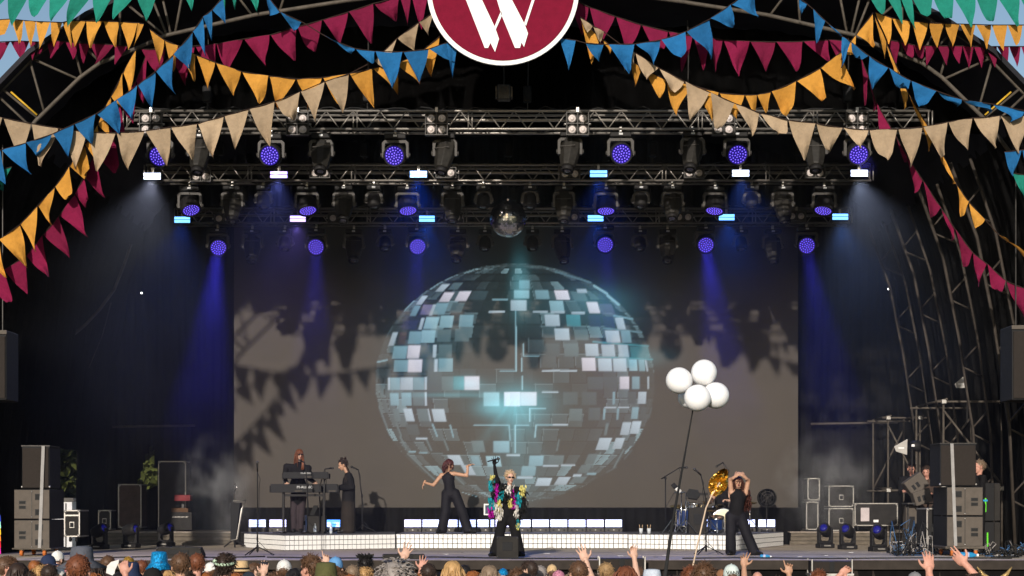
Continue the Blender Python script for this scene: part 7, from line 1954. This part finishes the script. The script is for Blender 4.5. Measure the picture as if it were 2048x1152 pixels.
# raised arms: people with one arm up, most of them below the picture's edge
def raiser(label, hx, hy, Y, elbow, sh, palm, curl, spread=.2, thumb=.8, side=1, skin=SK_PALE, sleeve=None, d=None, hs=1.0, hair='short', hm=None, show_top=1175):
    """hx, hy wrist pixel; elbow and sh pixels of elbow and shoulder"""
    f = Fig(); w = W(hx, hy, Y); e = W(*elbow, Y) + V3(0, -.08, 0); s_ = W(*sh, Y) + V3(0, -.06, 0)
    s_.z = max(s_.z, 1.15)
    k = 1 if side > 0 else -1; nk = s_ + V3(-.17 * k * (1 if sh[0] >= hx else 1), 0, .03)
    nk = s_ + V3(.17 if sh[0] < hx else -.17, 0, .03)
    sh2 = nk + (nk - s_); sh2.z = s_.z
    hd = nk + V3(0, .03, .165)
    head(f, hd, V3(0, 1, .05), neck=nk + V3(0, 0, -.02))
    f.cap(s_, sh2, .06, .06, 1); f.ell(nk + V3(0, 0, -.17), (.18, .115, .2), 1); z0 = nk.z
    f.cap(nk + V3(0, 0, -.3), nk + V3(0, 0, -.48), .145, .15, 1)
    for q in (-1, 1):
        a = V3(nk.x + q * .09, nk.y, nk.z - .55); limb(f, [a, V3(a.x, a.y, a.z * .5), V3(a.x, a.y, .1)], [.09, .062, .045], 2); shoe(f, V3(a.x, a.y, .085), (0, 1))
    limb(f, [sh2, sh2 + V3(0, .02, -.28), sh2 + V3(0, .12, -.5)], [.055, .042, .03], 1); hand(f, sh2 + V3(0, .12, -.5), V3(0, .2, -1), V3(-1, 0, 0))
    f.cap(s_, e, .056, .045, 1 if sleeve else 0); f.cap(e, w, .044, .028, 1 if sleeve == 'long' else 0)
    dd = d or (w - e)
    hand(f, w, dd, palm, curl=curl, spread=spread, thumb=thumb, side=side, s=hs)
    o = figure('person', label, f, (nk.x, nk.y, 0), [skin, crng.choice(SHIRTS), SHIRTS[0], M_shoe, M_lip, M_eye], group='people with a raised hand')
    child(strands(hd, V3(0, 1, .05), 160, .04, .2, .3, crng.randint(1, 999)), 'hair', hm or crng.choice((H_BROWN, H_DARK, H_ASH)), o)
    return o, w
raiser('person raising an open hand in front of the low wedge, left of the singer', 806, 1118, 17.5, (796, 1162), (786, 1200), (0, 1, 0), (.12, .1, .12, .2), .3, .9, 1, d=V3(.45, .2, 1), hs=1.15)
raiser('person raising an open palm beside the head with glasses', 1172, 1123, 16.0, (1183, 1158), (1190, 1205), (0, 1, 0), (.15, .12, .15, .2), .22, .8, -1, d=V3(-.4, .2, 1), hs=1.1, sleeve=None)
raiser('person raising a pinched hand above the centre right speaker', 1269, 1118, 16.5, (1274, 1160), (1284, 1205), (.3, -1, 0), (.55, .5, .5, .45), .1, .7, -1, d=V3(-.1, .1, 1), hs=1.0)
raiser('person raising two fingers and a bangle beside the mint cap', 1488, 1134, 17.0, (1487, 1165), (1490, 1210), (0, -1, 0), (.05, .3, .5, .55), .35, .9, 1, d=V3(.05, 0, 1), skin=SK_TAN)
raiser('person pointing one finger up at the front right', 1578, 1150, 16.5, (1582, 1180), (1590, 1220), (0, -1, 0), (.02, .75, .8, .8), .2, 1.1, -1, d=V3(-.05, 0, 1), skin=SK_TAN)
raiser('person holding up a loose fist near the right edge', 1858, 1143, 12.5, (1862, 1190), (1868, 1240), (0, 1, 0), (.35, .3, .3, .35), .1, .5, 1, d=V3(.02, .15, 1), skin=SK_ROSY, hs=1.05)
raiser('person stretching an arm with two pointed fingers at the right', 1932, 1130, 12.5, (1962, 1170), (1990, 1230), (.3, .9, .3), (.08, .12, .6, .7), .1, .7, -1, d=V3(-.75, .25, .75), skin=SK_ROSY, hs=1.05)
raiser('person with a raised thumb below the right front fill speaker', 1680, 1150, 16.0, (1672, 1185), (1664, 1220), (0, -1, 0), (.8, .8, .8, .8), .1, 1.0, 1, d=V3(.6, 0, .5), skin=SK_ROSY)
o_, w_ = raiser('person holding up a black phone left of the white backwards cap', 527, 1150, 16.5, (524, 1185), (520, 1220), (0, 1, 0), (.35, .35, .35, .4), .1, .7, 1, d=V3(.1, .1, 1))
ph = thing('phone', 'black phone held up left of the white backwards cap', 'phone', W(529, 1140, 16.45)); MB().box(W(529, 1137, 16.52), (.072, .01, .14)).build('phone_body', M_rubber, ph, bevel=.005); MB().box(W(529, 1137, 16.513), (.064, .002, .128)).build('phone_screen', M_lens, ph)
raiser('person pushing one pointed finger up behind the olive hat', 652, 1129, 18.5, (654, 1160), (658, 1205), (0, -1, 0), (.02, .75, .8, .8), .15, .5, -1, d=V3(0, 0, 1))
raiser('person with a clenched fist beside the white paper fan', 251, 1150, 15.0, (262, 1185), (272, 1225), (0, 1, 0), (.7, .7, .7, .7), .05, .5, -1, d=V3(-.2, .1, 1), skin=SK_ROSY, hs=1.1)
raiser('person spreading fingers low behind the short dark head', 842, 1140, 17.5, (836, 1170), (830, 1210), (0, 1, 0), (.2, .2, .2, .3), .25, .8, 1, d=V3(.25, .1, 1), skin=SK_ROSY)

# ------------------------------------------------------------------ stage smoke: thin haze under the roof, thicker puffs at both sides
def volume_mat(name, col, dens, g=.5, noise=None):
    m = bpy.data.materials.new(name); m.use_nodes = True; nt = m.node_tree
    nt.nodes.remove(nt.nodes['Principled BSDF']); out = nt.nodes['Material Output']
    v = nt.nodes.new('ShaderNodeVolumePrincipled'); v.inputs['Color'].default_value = tuple(col) + (1,); v.inputs['Density'].default_value = dens; v.inputs['Anisotropy'].default_value = g
    nt.links.new(v.outputs[0], out.inputs['Volume'])
    if noise:
        tc = nt.nodes.new('ShaderNodeTexCoord'); n = nt.nodes.new('ShaderNodeTexNoise'); n.inputs['Scale'].default_value = noise[0]; n.inputs['Detail'].default_value = 3
        nt.links.new(tc.outputs['Object'], n.inputs['Vector'])
        ln = nt.nodes.new('ShaderNodeVectorMath'); ln.operation = 'LENGTH'; nt.links.new(tc.outputs['Object'], ln.inputs[0])
        fo = nt.nodes.new('ShaderNodeMapRange'); fo.inputs['From Min'].default_value = 1.0; fo.inputs['From Max'].default_value = .15; nt.links.new(ln.outputs['Value'], fo.inputs['Value'])
        mr = nt.nodes.new('ShaderNodeMapRange'); mr.inputs['From Min'].default_value = .42; mr.inputs['From Max'].default_value = .75; nt.links.new(n.outputs['Fac'], mr.inputs['Value'])
        mu = nt.nodes.new('ShaderNodeMath'); mu.operation = 'MULTIPLY'; nt.links.new(fo.outputs[0], mu.inputs[0]); nt.links.new(mr.outputs[0], mu.inputs[1])
        m2 = nt.nodes.new('ShaderNodeMath'); m2.operation = 'MULTIPLY'; m2.inputs[1].default_value = dens; nt.links.new(mu.outputs[0], m2.inputs[0]); nt.links.new(m2.outputs[0], v.inputs['Density'])
    return m
pin = prof_at(.25)
lowz = DECK + .02
poly = [(x, max(z, lowz)) for x, z in pin]
b = MB(); n = len(poly); y0_, y1_ = 29.3, 41.2
b.add([(x, y, z) for y in (y0_, y1_) for x, z in poly], [tuple(range(n)), tuple(reversed(range(n, 2 * n)))] + [(i, (i + 1) % n, n + (i + 1) % n, n + i) for i in range(n)])
hm_ = volume_mat('thin stage haze', (.95, .96, 1.0), .0055, .45)
nt_ = hm_.node_tree; v_ = next(q for q in nt_.nodes if q.type == 'PRINCIPLED_VOLUME')
tc_ = nt_.nodes.new('ShaderNodeTexCoord'); nz_ = nt_.nodes.new('ShaderNodeTexNoise'); nz_.inputs['Scale'].default_value = .45; nz_.inputs['Detail'].default_value = 2
mr_ = nt_.nodes.new('ShaderNodeMapRange'); mr_.inputs['From Min'].default_value = .32; mr_.inputs['From Max'].default_value = .68; mr_.inputs['To Min'].default_value = .002; mr_.inputs['To Max'].default_value = .0105
nt_.links.new(tc_.outputs['Object'], nz_.inputs['Vector']); nt_.links.new(nz_.outputs['Fac'], mr_.inputs['Value']); nt_.links.new(mr_.outputs[0], v_.inputs['Density'])
hz = b.build('stage_haze', hm_); tag(hz, 'thin smoke haze hanging under the stage roof', 'haze', kind='stuff')
for (px, py, Y, r_, lb) in ((430, 985, 38.2, (1.0, .5, 1.5), 'pale smoke rising left of the keyboard riser'), (1650, 965, 38.0, (1.3, .4, 1.3), 'pale smoke drifting over the road cases on the right')):
    o = MB().ball((0, 0, 0), 1.0, 16, 10).build('smoke_puff', volume_mat('puff ' + str(px), (.95, .96, 1), 2.6, .0, (2.2,))); o.location = W(px, py, Y); o.scale = r_
    tag(o, lb, 'smoke', kind='stuff')
bpy.data.scenes.remove(TMP)
